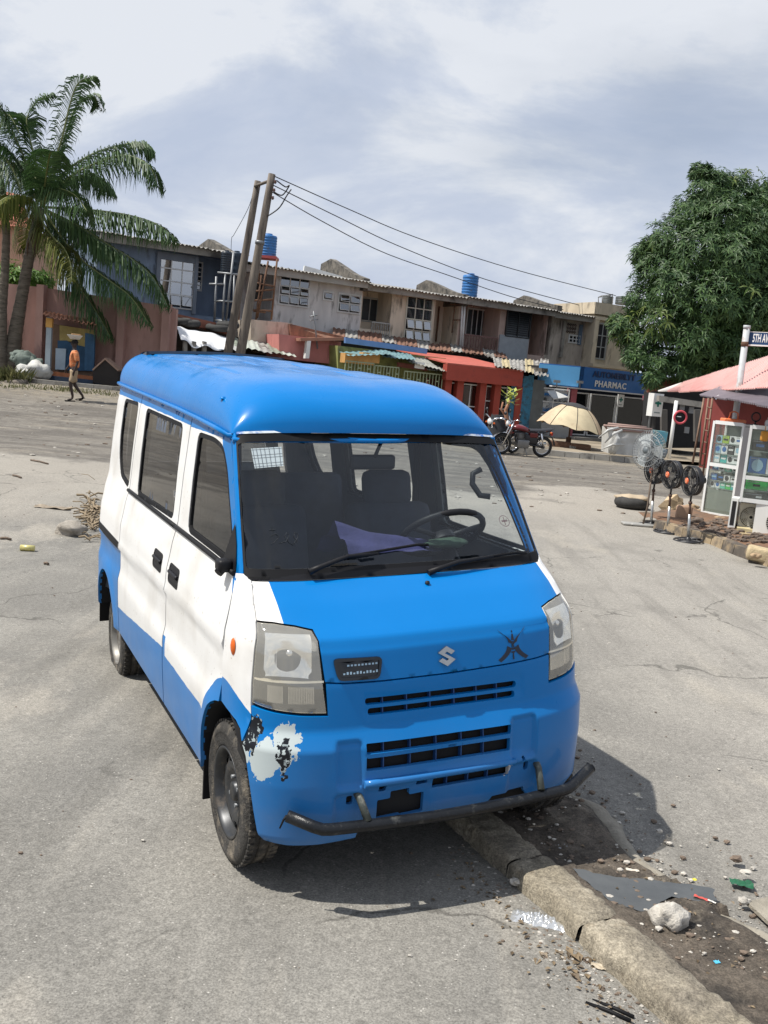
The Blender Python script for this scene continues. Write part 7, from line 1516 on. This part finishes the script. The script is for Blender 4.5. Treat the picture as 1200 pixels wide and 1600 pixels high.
mb = MB(); q = b0-D3*.10; FQ = Fr(D3, N3, Vector((q.x, q.y, 0))); FQ.span(mb, -.02, .075, -.35, .02, zA0+.06, zA1+.02); T_ = tag(obj('side_stand', mb, frm), 'narrow white framed stand between the left cabinet and the beige unit', 'stand'); mb = MB(); FQ.span(mb, .0, .055, .021, .024, zA0+.1, zA1-.02); obj('dark_slot', mb, darkin, T_)
p = hit(1195, 874, .08); mb = MB(); mb.bbox((0, 0, 0), (.26, .12, .085), .035, Matrix.Translation(p+Vector((.08, .1, .03))) @ Matrix.Rotation(-.35, 4, 'Z') @ Matrix.Rotation(.1, 4, 'Y')); tag(obj('kerb_slab', mb, mat('yellowish slab', (.46, .37, .23), .9, var=.25, vs=12, bump=.5, bs=50)), 'thick yellowish slab lying under the right air conditioner', 'slab')
c = hit(1196, 850, .02); mb = MB(); mb.box((c.x+.1, c.y+.1, c.z+.10), (.5, .25, .04)); tag(obj('plank', mb, mat('pale plank', (.5, .40, .24), .8, var=.2)), 'pale wooden plank under the right air conditioner', 'plank')
# stall roof, posts and red wall
T = thing('tin_roof_stall', 'stall with pink and grey corrugated tin roof, posts and a dark red back wall', 'stall', tuple(ony(1150, 640, 16)))
pk = mat('faded pink tin', (.66, .40, .37), .55, var=.14, vs=2, dirt=((.45, .30, .26), .4, 2)); pt = mat('purple grey tin', (.20, .17, .19), .6, var=.2, vs=2); wt_ = mat('white tin', (.62, .58, .55), .6, var=.1)
sheets(T, ony(1060, 612, 20), ony(1215, 605, 12.6), ony(1250, 540, 15.5), ony(1068, 597, 24), 6, [pk, mat('red pink tin', (.63, .35, .32), .6, var=.15)], .018, .10, drop=.012, seed=21)
sheets(T, ony(1026, 613, 25), ony(1062, 613, 20), ony(1070, 597, 24), ony(1064, 598, 25.5), 2, [wt_, pk], .02, .12, seed=22)
sheets(T, ony(1096, 617, 16.2), ony(1290, 650, 9.6), ony(1330, 610, 13), ony(1148, 596.5, 16.8), 7, pt, .018, .10, drop=.008, seed=23)
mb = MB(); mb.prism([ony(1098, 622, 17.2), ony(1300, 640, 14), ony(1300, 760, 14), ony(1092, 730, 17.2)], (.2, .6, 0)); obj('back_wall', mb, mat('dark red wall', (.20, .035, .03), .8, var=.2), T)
mb = MB(); mb.prism([ony(1112, 640, 17.0), ony(1123, 641, 17.0), ony(1121, 700, 17.0), ony(1110, 700, 17.0)], (0, .1, 0)); obj('door_strip', mb, darkin, T)
for (x0, y0, x1, y1) in ((1100,622,1082,724),(1107,622,1093,728),(1113,622,1097,752)): mb = MB(); mb.tube([ony(x0, y0, 16.6), ony(x1, y1, 16.4)], .020, 5); obj('iron_post', mb, mat('rusty pipe', (.22, .14, .10), .7, .3, var=.3, vs=9), T)
for k in range(6):
    y = 636+k*18; xx = lambda x0, x1: x0+(x1-x0)*(y-622)/104; mb = MB(); mb.tube([ony(xx(1107,1093), y, 16.5), ony(xx(1114,1100), y+2, 16.4)], .012, 4); obj('rung', mb, MATS['rusty pipe'], T)
mb = MB(); mb.lathe([(.001,.0),(.05,.01),(.055,.05),(.02,.07)], tuple(ony(1124, 624, 15.2)), 12); tag(obj('bulb_lamp', mb, white_paint), 'small white lamp under the edge of the tin roof', 'lamp')
# street name sign
YSg = 15.0; a, b = ony(1167, 512, YSg), ony(1157, 590, YSg); g_ = a+(b-a)*((a.z-.2)/(a.z-b.z)); T = thing('street_name_sign', 'dark blue street name plate with white letters on a stained pipe above the tin roof', 'street sign', tuple(g_))
mb = MB(); mb.tube([a, g_], .050, 12); obj('pole', mb, mat('stained white pipe', (.46, .48, .49), .6, var=.15, vs=4, dirt=((.22, .11, .06), .35, 4)), T)
mb = MB(); mb.tube([a+Vector((0, 0, -.015)), a+Vector((0, 0, .035))], .056, 12); obj('pipe_cap', mb, MATS['stained white pipe'], T)
mb = MB(); mb.tube([a.lerp(g_, .075), a.lerp(g_, .10)], .056, 12); obj('rust_band', mb, rust, T)
DS = Vector((.80, -.60, 0)).normalized(); NS = Vector((-.60, -.80, 0)).normalized(); c = ony(1171, 519, YSg); e = ony(1171, 538, YSg); hS = (c.z-e.z); FS_ = Fr(DS, NS, Vector((c.x, c.y, 0)))
mb = MB(); FS_.span(mb, 0, 1.15, -.02, 0, e.z, c.z); pl = obj('name_plate', mb, mat('navy plate', (.012, .045, .13), .4, var=0), T)
mb = MB(); FS_.span(mb, -.005, 1.16, -.03, .012, e.z-.022, e.z-.001); FS_.span(mb, -.005, 1.16, -.022, .003, c.z+.001, c.z+.010); obj('plate_border', mb, white_paint, T)
M_ = signM(Vector((c.x, c.y, 0))+DS*.255+Vector((0, 0, (c.z+e.z)/2)), DS, NS); text('5TH AVE, 51', hS*.95, white_paint, M_, 'street_lettering', T, .004, .40, 1.0)
# standing fans
fb = mat('black fan plastic', (.022, .022, .025), .4, var=.1); orange = mat('orange hub', (.75, .14, .05), .4)
def fan(px, py, hpx, hpy, label):
    b = hit(px, py, .0); h = ony(hpx, hpy, b.y); hz = h.z-b.z; T = thing('standing_fan', label, 'fan', (0, 0, 0), (0, 0, 0), 'black pedestal fans on the road edge')
    mb = MB(); R_ = .19
    for r in (R_, R_*.62): torus(mb, (0, 0, .018), r, .014, None, 28, 6)
    for i in range(6): a = pi*i/3; mb.bbox((0, 0, 0), (.075, .016, .010), .006, Matrix.Rotation(a, 4, 'Z') @ Matrix.Translation((.115, 0, .022)))
    mb.lathe([(.05, .0),(.045,.035),(.02,.06)], (0, 0, 0), 14); obj('base', mb, fb, T)
    mb = MB(); mb.tube([(0, 0, .05), (0, 0, hz*.45)], .020, 10); obj('lower_tube', mb, mat('scratched chrome tube', (.45, .46, .46), .35, .7, var=.3, vs=30), T)
    mb = MB(); mb.tube([(0, 0, hz*.45), (0, 0, hz*.66)], .017, 10); mb.tube([(0, 0, hz*.62), (0, 0, hz*.66)], .027, 10); obj('collar', mb, mat('dark rusty tube', (.09, .05, .035), .7), T)
    mb = MB(); mb.tube([(0, 0, hz*.66), (.02, 0, hz-.09)], .014, 8); mb.tube([(.10, 0, hz), (.20, 0, hz)], [.06, .045], 12); mb.tube([(.02, 0, hz-.10), (.10, 0, hz)], .02, 8); obj('motor', mb, fb, T)
    hd = bpy.data.objects.new('fan_head', None); COL.objects.link(hd); hd.parent = T; hd.location = (0, 0, hz)
    Ry_ = Matrix.Rotation(-pi/2, 3, 'Y'); Rf = .205
    mb = MB(); mb.lathe([(Rf*.985,-.060),(Rf,-.050),(Rf,.0),(Rf*.985,.008),(Rf*.93,.0),(Rf*.93,-.050),(Rf*.985,-.060)], (0, 0, 0), 32, Ry_); torus(mb, (-.035, 0, 0), Rf*.98, .010, Matrix.Rotation(pi/2, 3, 'Y'), 32, 6); obj('cage_ring', mb, fb, hd, True)
    for sd, nm in ((1, 'front_grille'), (-1, 'rear_grille')):
        mb = MB()
        for i in range(44): a = 2*pi*i/44; pts = [(-sd*(.075 if sd > 0 else .09)+(0 if sd > 0 else 0), .045*cos(a), .045*sin(a)), (-sd*.075, .12*cos(a+.12), .12*sin(a+.12)), (-sd*.02, Rf*.97*cos(a+.2), Rf*.97*sin(a+.2))]; mb.tube(pts, .0026, 3, False)
        for r in (.08, .12, .16): mb.tube([(-sd*(.076-.25*max(0, r-.12)), r*cos(2*pi*i/24), r*sin(2*pi*i/24)) for i in range(25)], .003, 3, False)
        o = obj(nm, mb, fb, hd, True); o['kind'] = 'stuff'
    mb = MB(); mb.lathe([(.001,.088),(.030,.086),(.042,.078),(.044,.066)], (0, 0, 0), 20, Ry_); o = obj('hub_badge', mb, orange, hd, True)
    mb = MB(); mb.lathe([(.026,.0885),(.020,.0895),(.014,.0885)], (0, 0, 0), 16, Ry_); obj('badge_ring', mb, mat('pale orange ring', (.8, .35, .2), .4), hd, True)
    for i in range(3):
        mb = MB(); a = 2*pi*i/3
        mb.grid(lambda u, v: (-.01+.035*(v-.5), (.04+.145*u)*cos(a+1.1*(v-.4)*(.5+.5*u)), (.04+.145*u)*sin(a+1.1*(v-.4)*(.5+.5*u))), 6, 6); obj('blade', mb, mat('smoky blade', (.04, .045, .05), .25), hd, True)
    T.location = b; T.rotation_euler = (0, radians(-5), radians(15)); return T, b, hz
F_, fbp, hz = fan(1075, 846, 1074, 750, 'black pedestal fan with an orange hub, rightmost of the three')
def dup2(src, loc, rz, label): return dup(src, loc, (0, radians(-4), rz), label, 'black pedestal fans on the road edge')
dup2(F_, hit(1043, 832), radians(19), 'black pedestal fan with an orange hub, middle one of the three')
dup2(F_, hit(1017, 822), radians(24), 'black pedestal fan with an orange hub, leftmost of the three')
# big grey industrial fan
b = hit(1004, 822, .0); h = ony(1014, 704, b.y); T = thing('industrial_fan', 'large grey wire cage fan on a slim rusty pole, left of the black fans', 'fan', tuple(b))
mb = MB(); mb.tube([b, ony(1012, 790, b.y), ony(1019, 735, b.y)], .014, 8); obj('pole', mb, mat('brown pole', (.16, .12, .09), .6, .3), T)
mb = MB(); mb.bbox((b.x-.05, b.y, b.z+.02), (.26, .10, .016), .01); mb.tube([(b.x-.2, b.y-.1, b.z+.02), (b.x+.2, b.y+.1, b.z+.02)], .015, 6); obj('base', mb, mat('pale metal base', (.42, .41, .38), .5, .4), T)
gm_ = mat('grey cage wire', (.34, .36, .37), .45, .3); dirv = Vector((-.80, -.60, .05)).normalized(); qm = dirv.to_track_quat('Z', 'Y').to_matrix(); Rf = .30
mb = MB()
for sd in (1, -1):
    for i in range(40): a = 2*pi*i/40; mb.tube([h+qm @ Vector((.05*cos(a), .05*sin(a), sd*.085)), h+qm @ Vector((.18*cos(a), .18*sin(a), sd*.07)), h+qm @ Vector((Rf*cos(a), Rf*sin(a), 0))], .0032, 3, False)
    for r, z in ((.10,.083),(.17,.072),(.24,.045),(.30,0)): mb.tube([h+qm @ Vector((r*cos(2*pi*i/28), r*sin(2*pi*i/28), sd*z)) for i in range(29)], .0045, 4, False)
o = obj('wire_cage', mb, gm_, T); o['kind'] = 'stuff'
mb = MB(); mb.lathe([(.001,.09),(.05,.085),(.06,.06)], h, 16, qm); mb.lathe([(.07,-.05),(.075,-.16),(.05,-.22),(.001,-.23)], h, 16, qm); obj('motor', mb, mat('grey motor', (.12, .14, .15), .5), T)
for i in range(3): a = 2*pi*i/3; mb = MB(); mb.grid(lambda u, v: h+qm @ Vector(((.05+.20*u)*cos(a+.9*(v-.5)), (.05+.20*u)*sin(a+.9*(v-.5)), .04*(v-.5))), 5, 5); obj('blade', mb, mat('pale blade', (.45, .48, .48), .4), T)
# tyre with a slab on it in the road
p = hit(986, 794); T = thing('road_tyre', 'old tyre lying flat in the road with a pale slab filling its top', 'tyre', tuple(p)); mb = MB(); torus(mb, (p.x, p.y, p.z+.10), .20, .10, None, 36, 12); obj('tyre', mb, oldtyre, T)
mb = MB(); mb.rock((p.x, p.y, p.z+.17), (.26, .24, .075), 3, 6); obj('slab', mb, mat('sandy slab', (.42, .34, .24), .9, var=.2, bump=.4), T)
mb = MB(); mb.bbox((0, 0, 0), (.12, .05, .16), .03, Matrix.Translation(hit(1068, 806, .18))); tag(obj('carton', mb, mat('brown carton', (.38, .25, .17), .85, var=.15)), 'creased brown carton behind the rightmost black fan', 'carton')
p = hit(1062, 815, .0); mb = MB(); mb.rock((p.x, p.y+.5, p.z+.16), (.20, .1, .22), 2, 5); tag(obj('sack', mb, mat('tan sack', (.50, .38, .24), .85, var=.15, bump=.3)), 'tan paper sack standing behind the middle black fan', 'sack')
# ================================================================== person walking
skin = mat('dark brown skin', (.030, .015, .010), .5, var=.1)
def skinned(name, m, verts, edges, par, sub=2, root=0):
    me = bpy.data.meshes.new(name); me.from_pydata([v[:3] for v in verts], edges, []); o = bpy.data.objects.new(name, me); COL.objects.link(o)
    md = o.modifiers.new('s', 'SKIN'); md.use_smooth_shade = True
    for i, v in enumerate(verts):
        sv = me.skin_vertices[0].data[i]; sv.radius = (v[3], v[4] if len(v) > 4 else v[3]); sv.use_root = (i == root)
    sb = o.modifiers.new('b', 'SUBSURF'); sb.levels = sub; sb.render_levels = sub
    dg = bpy.context.evaluated_depsgraph_get(); dg.update(); m2 = bpy.data.meshes.new_from_object(o.evaluated_get(dg)); bpy.data.objects.remove(o)
    m2.materials.clear(); m2.materials.append(m); q = bpy.data.objects.new(name, m2); COL.objects.link(q)
    for pl in m2.polygons: pl.use_smooth = True
    q.parent = par; return q
pp_ = hit(114, 627); PR = thing('person', 'person in orange short sleeved shirt and khaki shorts walking with a bowl on head', 'person', tuple(pp_), (0, 0, radians(205)))
# local frame: x forward, y left, z up; 1.62 m tall
B = [(0,0,.88,.115,.10),(0,0,1.02,.10,.085),(.01,0,1.18,.125,.085),(.01,0,1.32,.12,.08),(.01,0,1.40,.055,.055),(.02,0,1.47,.052,.052),
     (.0,.085,.82,.085),(.10,.09,.47,.055),(.02,.09,.13,.036),(.04,.09,.07,.035),(.16,.09,.03,.028),        # left leg, forward
     (.0,-.085,.82,.085),(-.03,-.09,.46,.055),(-.26,-.09,.17,.036),(-.27,-.09,.09,.035),(-.16,-.09,.03,.028),
     (.0,.17,1.34,.055),(-.06,.22,1.09,.040),(.02,.24,.86,.028),(.04,.235,.80,.030),
     (.0,-.17,1.34,.055),(.05,-.22,1.09,.040),(.16,-.23,.90,.028),(.20,-.225,.85,.030)]
E_ = [(0,1),(1,2),(2,3),(3,4),(4,5),(0,6),(6,7),(7,8),(8,9),(9,10),(0,11),(11,12),(12,13),(13,14),(14,15),(3,16),(16,17),(17,18),(18,19),(3,20),(20,21),(21,22),(22,23)]
hv = len(B); B += [(.025,0,1.53,.070,.062),(.03,0,1.60,.075,.066),(.03,0,1.655,.05,.048)]; E_ += [(5,hv),(hv,hv+1),(hv+1,hv+2)]
for (bi, s) in ((19, 1), (23, -1)):
    x, y, z = B[bi][:3]
    for k, (dx, dy, L_) in enumerate(((.022,.004,.055),(.012,.006,.066),(.0,.006,.070),(-.012,.004,.062),(.03,-.012,.035))):
        n = len(B); B += [(x+dx*.9, y, z-.03, .0095), (x+dx, y-dy*s*.5, z-.03-L_*.6, .0085), (x+dx+.008, y-dy*s, z-.03-L_, .007)]; E_ += [(bi, n), (n, n+1), (n+1, n+2)]
body = skinned('body', skin, B, E_, PR, 2)
mb = MB(); mb.rock((.105, 0, 1.565), (.016, .013, .020), 2, 1)
for s in (-1, 1): mb.rock((.025, s*.072, 1.565), (.018, .010, .028), 2, 2)
obj('nose_and_ears', mb, skin, PR, True)
mb = MB(); [mb.rock((.088, s*.028, 1.59), (.010, .011, .007), 2, 1) for s in (-1, 1)]; mb.rock((.092, 0, 1.525), (.010, .022, .006), 2, 1); obj('face_features', mb, mat('dark features', (.012, .008, .007), .4), PR, True)
mb = MB(); mb.rock((.012, 0, 1.625), (.090, .082, .070), 3, 3); obj('hair', mb, mat('black hair', (.008, .007, .007), .9), PR, True)
oc = mat('orange print shirt', (.55, .17, .06), .85, var=.30, vs=22, dirt=((.62, .32, .16), .5, 18))
skinned('shirt', oc, [(0,0,.90,.155,.135),(0,0,1.02,.140,.120),(.01,0,1.2,.150,.110),(.01,0,1.33,.135,.095),(.015,0,1.40,.070,.07),(0,.18,1.34,.075),(-.03,.215,1.18,.068),(-.045,.225,1.10,.066),(0,-.18,1.34,.075),(.03,-.215,1.18,.068),(.045,-.225,1.10,.066)], [(0,1),(1,2),(2,3),(3,4),(3,5),(5,6),(6,7),(3,8),(8,9),(9,10)], PR)
skinned('shorts', mat('khaki shorts', (.36, .27, .17), .85, var=.15), [(0,0,.90,.135,.12),(0,0,.80,.12,.11),(.015,.085,.74,.10),(.08,.09,.50,.088),(0,-.085,.74,.10),(-.03,-.09,.50,.088)], [(0,1),(1,2),(2,3),(1,4),(4,5)], PR)
mb = MB(); mb.bbox((.09, .09, .012), (.14, .052, .012), .01); mb.bbox((-.21, -.09, .03), (.13, .05, .012), .01, Matrix.Rotation(.25, 4, 'Y')); mb.tube([(.14,.04,.02),(.12,.09,.065),(.14,.14,.02)], .012, 6); obj('sandals', mb, black_rubber, PR, True)
bw = Vector((.02, 0, 1.70)); mb = MB(); mb.lathe([(.001,0),(.12,.0),(.20,.10),(.215,.115),(.20,.11),(.12,.015)], tuple(bw), 24); bo = obj('head_bowl', mb, mat('white enamel bowl', (.62, .63, .62), .4, var=.1), None); bo.location = pp_; bo.rotation_euler = PR.rotation_euler; tag(bo, 'wide white bowl carried on the head of the walking person', 'bowl')
mb = MB(); mb.bbox((.0, .05, 1.835), (.12, .05, .018), .01); gd = obj('bread_loaf', mb, mat('brown loaf', (.35, .2, .09), .7)); gd.location = pp_; gd.rotation_euler = PR.rotation_euler; tag(gd, 'small brown item lying on top of the white bowl', 'goods')
# ================================================================== litter and stones near the van
def rockobj(name, px, py, r, m, label, cat='stone', dz=0., seed=1, fl=.7, grp=None, base=None):
    p = hit(px, py, dz); mb = MB(); rr = r if hasattr(r, '__len__') else (r, r*.85, r*fl); mb.rock((p.x, p.y, p.z+rr[2]*.55), rr, 3 if max(rr) > .03 else 2, seed); return tag(obj(name, mb, m), label, cat, grp)
gst = mat('grey stone', (.30, .27, .23), .9, var=.3, vs=20, bump=.5, bs=60); wst = mat('pale stone', (.46, .43, .38), .9, var=.3, vs=25, bump=.5, bs=60); bst = mat('brown stone', (.16, .12, .09), .9, var=.3, vs=25, bump=.5, bs=60)
rockobj('stone', 112, 836, (.16, .11, .10), gst, 'lone grey broken stone on the road left of the van', seed=14)
rockobj('stone', 1046, 1445, (.062, .050, .055), wst, 'largest pale stone standing in the dirt right of the kerb', dz=.055, seed=7)
for i, (x, y, r, m, lb) in enumerate(((1011,1366,.017,wst,'small white pebble between the puddle and the pale lip'),(1064,1415,.014,wst,'small white chip just below the puddle'),(1150,1345,.024,bst,'small brown stone on the pale concrete edge above the green bag'),(1165,1366,.022,wst,'pale pebble to the right above the green bag'),(870,1320,.030,bst,'dark stone touching the kerb in the shade of the van'),(1162,1410,.022,wst,'flat pale stone left of the broken slab'),(1095,1565,.026,wst,'pale stone in the dirt near the lower right corner'),(805,1380,.022,wst,'pale pebble at the foot of the kerb in front of the van'),(985,1420,.014,bst,'small brown stone between kerb and puddle'),(1030,1300,.014,wst,'small pale pebble on the far edge of the van shadow'),(1112,1500,.018,wst,'pale chip in the middle of the dirt right of the kerb'),(1140,1508,.02,wst,'second pale chip right of the middle of the dirt'),(925,1240,.016,bst,'small stone by the right end of the tube bar'))):
    rockobj('pebble', x, y, r, m, lb, 'stone', .03, i+3, .6, 'small stones near the kerb')
rnd = random.Random(4); mb = MB(); mb2 = MB(); mb3 = MB()
for i in range(2600):
    s = rnd.uniform(-1.2, 3.2); we = edgew(s); w = rnd.uniform(.22, we+.12) if rnd.random() < .8 else rnd.uniform(we-.1, we+.5); p = kp(s, w, .052 if w < we-.08 else .006); r = .0022+.011*rnd.random()**4
    (mb if rnd.random() < .6 else mb2).rock((p.x, p.y, p.z+r*.3), (r*1.3, r, r*.7), 1, i % 40)
for i in range(1500):
    s = rnd.uniform(-1.2, 1.25); w = .02-abs(rnd.gauss(0, .075)); p = kp(s, w, .0); r = .0015+.005*rnd.random()**3; (mb if rnd.random() < .5 else mb2).rock((p.x, p.y, p.z+r*.3), (r*1.3, r, r*.7), 1, i % 40)
for i in range(1500):
    x, y = rnd.uniform(-4.5, 5), rnd.uniform(1.6, 13); r = .002+.006*rnd.random()**4
    (mb if rnd.random() < .5 else mb2).rock((x, y, G(x, y)+r*.3), (r*1.4, r, r*.7), 1, i % 40)
for i in range(420):     # gravel on the far scruffy road surface
    x = rnd.uniform(-13, 12); y = rnd.uniform(14, 27); r = rnd.uniform(.012, .04); (mb2 if rnd.random() < .4 else mb).rock((x, y, G(x, y)+r*.2), (r*1.6, r, r*.5), 1, i % 40)
tag(obj('gravel', mb, bst), 'dark gravel scattered over dirt and road', 'gravel', kind='stuff'); tag(obj('gravel', mb2, wst), 'pale grit and chips scattered over dirt and road', 'gravel', kind='stuff')
def leaf(mb, p, L_, w, a, rnd):
    o = Vector((cos(a), sin(a), rnd.uniform(-.05, .25))); s = o.cross(Vector((0, 0, 1))).normalized()*w; b = len(mb.v); c = Vector((0, 0, rnd.uniform(.2, .9)*w))
    mb.v += [tuple(p), tuple(p+o*L_*.5+s+c), tuple(p+o*L_), tuple(p+o*L_*.5-s+c), tuple(p+o*L_*.5)]; mb.face((b, b+1, b+4)); mb.face((b+1, b+2, b+4)); mb.face((b+2, b+3, b+4)); mb.face((b+3, b, b+4))
ll = MB()
for i in range(420):
    s = rnd.uniform(-.9, 1.1); w = -.04-abs(rnd.gauss(0, .075)) if rnd.random() < .7 else rnd.uniform(.25, .7); p = kp(s, w, .004 if w < 0 else .056); L_ = rnd.uniform(.006, .024); leaf(ll, p, L_, L_*.3, rnd.random()*6.3, rnd)
for i in range(46):
    c = hit(904+rnd.gauss(0, 22), 1502+rnd.gauss(0, 12)); L_ = rnd.uniform(.02, .055); leaf(ll, c+Vector((0, 0, .004)), L_, L_*.28, rnd.random()*6.3, rnd)
tag(obj('leaf_litter', ll, leafmat('dry leaf', (.07, .05, .03), (.28, .21, .13), .1)), 'dry brown leaf litter and flakes along the kerb', 'leaf litter', kind='stuff')
# crumpled clear plastic bag
A, B_, C_ = hit(798, 1432), hit(890, 1452), hit(800, 1440); d = (B_-A); s = Vector((d.y, -d.x, 0)).normalized()
mb = MB(); mb.grid(lambda u, v: A+d*u+s*((v-.5)*(.075+.03*noise.noise(Vector((u*6, 1, 0)))))+Vector((0, 0, .006+.020*sin(pi*v)*sin(pi*u)**.5*(1+.9*noise.noise(Vector((u*16, v*7, 3))))+.008*abs(noise.noise(Vector((u*40, v*14, 5)))))), 60, 18)
pbm = glass_mat('crumpled clear plastic', (.9, .9, .9), .35, .12, .45, (.75, .77, .78)); tag(obj('plastic_bag', mb, pbm), 'crumpled clear plastic bag lying against the foot of the kerb', 'plastic bag')
def scrap(name, px, py, w, h, col, label, cat, dz=.058, a=0., rough=.5):
    p = hit(px, py, dz); sd = px*.1; mb = MB(); mb.grid(lambda u, v: p+Vector((cos(a), sin(a), 0))*(u-.5)*w+Vector((-sin(a), cos(a), 0))*(v-.5)*h*(1+.5*noise.noise(Vector((u*3, sd, 0))))+Vector((0, 0, .004+.35*h*abs(noise.noise(Vector((u*3.5, v*2.5, sd)))))), 12, 8); return tag(obj(name, mb, mat('scrap '+label[:18], col, rough, var=.2, vs=30)), label, cat)
scrap('green_bag', 1158, 1382, .085, .05, (.015, .10, .045), 'crumpled dark green bag on the edge of the right road', 'plastic bag', .02, -.2, .3)
scrap('wrapper', 1096, 1405, .055, .018, (.50, .08, .06), 'torn red wrapper on the wet dirt right of the puddle', 'wrapper', .058, -.5)
scrap('wrapper', 1112, 1410, .03, .010, (.7, .68, .62), 'white tail of paper beside the torn red wrapper', 'wrapper', .058, -.7)
scrap('paper_strip', 988, 1361, .05, .014, (.62, .56, .47), 'pale paper strip in the dirt above the puddle', 'paper', .058, -.15)
scrap('paper_scrap', 1120, 1505, .02, .014, (.08, .42, .62), 'tiny bright blue scrap in the dirt near the picture edge', 'scrap', .058, .3)
scrap('foil_scrap', 1085, 1376, .016, .014, (.55, .50, .05), 'tiny yellow foil scrap by the puddle', 'scrap', .058, .3)
scrap('flat_card', 878, 1318+8, .045, .03, (.34, .35, .36), 'flat grey card piece beside the kerb in the van shadow', 'card', .05, .2)
scrap('card_piece', 935, 1512, .05, .022, (.42, .36, .27), 'light card piece among the dry leaves', 'card', .006, -.4)
scrap('flat_wrapper', 83, 794, .42, .16, (.27, .22, .16), 'flat brown strip lying on the road at the left', 'strip', .004, .1)
# yellow can and sticks on the left road
p = hit(43, 861); mb = MB(); q = Vector((.985, .17, 0)); mb.tube([p+Vector((0, 0, .03))-q*.065, p+Vector((0, 0, .03))+q*.065], .030, 16); mb.tube([p+Vector((0, 0, .03))-q*.068, p+Vector((0, 0, .03))-q*.064], .026, 16); tag(obj('drink_can', mb, mat('pale yellow can', (.62, .55, .22), .35, .3, var=.25, vs=20)), 'pale yellow can lying on the road at the left edge', 'can')
for (x0, y0, x1, y1, lb) in ((20,744,33,748,'short dark stick on the road far left'),(0,843,17,845,'dark stick crossing the left picture edge'),(48,720,75,726,'longer dark twig on the sandy patch'),(68,883,75,884,'tiny dark twig left of the van')):
    a, b = hit(x0, y0), hit(x1, y1); mb = MB(); z = Vector((0, 0, .015)); mb.tube([a+z, a.lerp(b, .5)+z*1.4+Vector((0, .02, 0)), b+z], .014, 5); tag(obj('stick', mb, bst), lb, 'stick')
mb = MB()
for i in range(110):
    x, y = 143+rnd.gauss(0, 6), 808+rnd.gauss(0, 14)
    if x > 152: continue
    p = hit(x, y)+Vector((0, 0, .02)); a = rnd.random()*6.3; L_ = rnd.uniform(.06, .22); o = Vector((cos(a), sin(a), rnd.uniform(0, .35))); mb.tube([p, p+o*L_*.5+Vector((0, 0, .03)), p+o*L_], rnd.uniform(.004, .014), 4, False)
tag(obj('dry_debris', mb, mat('dry palm debris', (.22, .17, .11), .9, var=.4, vs=6)), 'heap of dry broken palm debris behind the rear of the van', 'debris', kind='stuff')
for k, (x0, y0, x1, y1) in enumerate(((915,1570,985,1598),(925,1566,990,1592))): a, b = hit(x0, y0), hit(x1, y1); mb = MB(); mb.tube([a+Vector((0, 0, .006)), a.lerp(b, .5)+Vector((0, 0, .010)), b+Vector((0, 0, .006))], .006, 6); tag(obj('black_strap', mb, black_rubber), ['lower black strip at the bottom edge by the kerb', 'upper black strip at the bottom edge by the kerb'][k], 'strap')
# broken slab piece at the right edge of the dirt
A = [hit(x, y, .03) for x, y in ((1166,1414),(1205,1405),(1240,1430),(1225,1462),(1198,1444))]; mb = MB(); mb.prism([(p.x, p.y, p.z) for p in A], (0, 0, .014)); tag(obj('broken_slab', mb, MATS['pale worn concrete']), 'pale broken slab at the right edge of the dirt', 'slab')
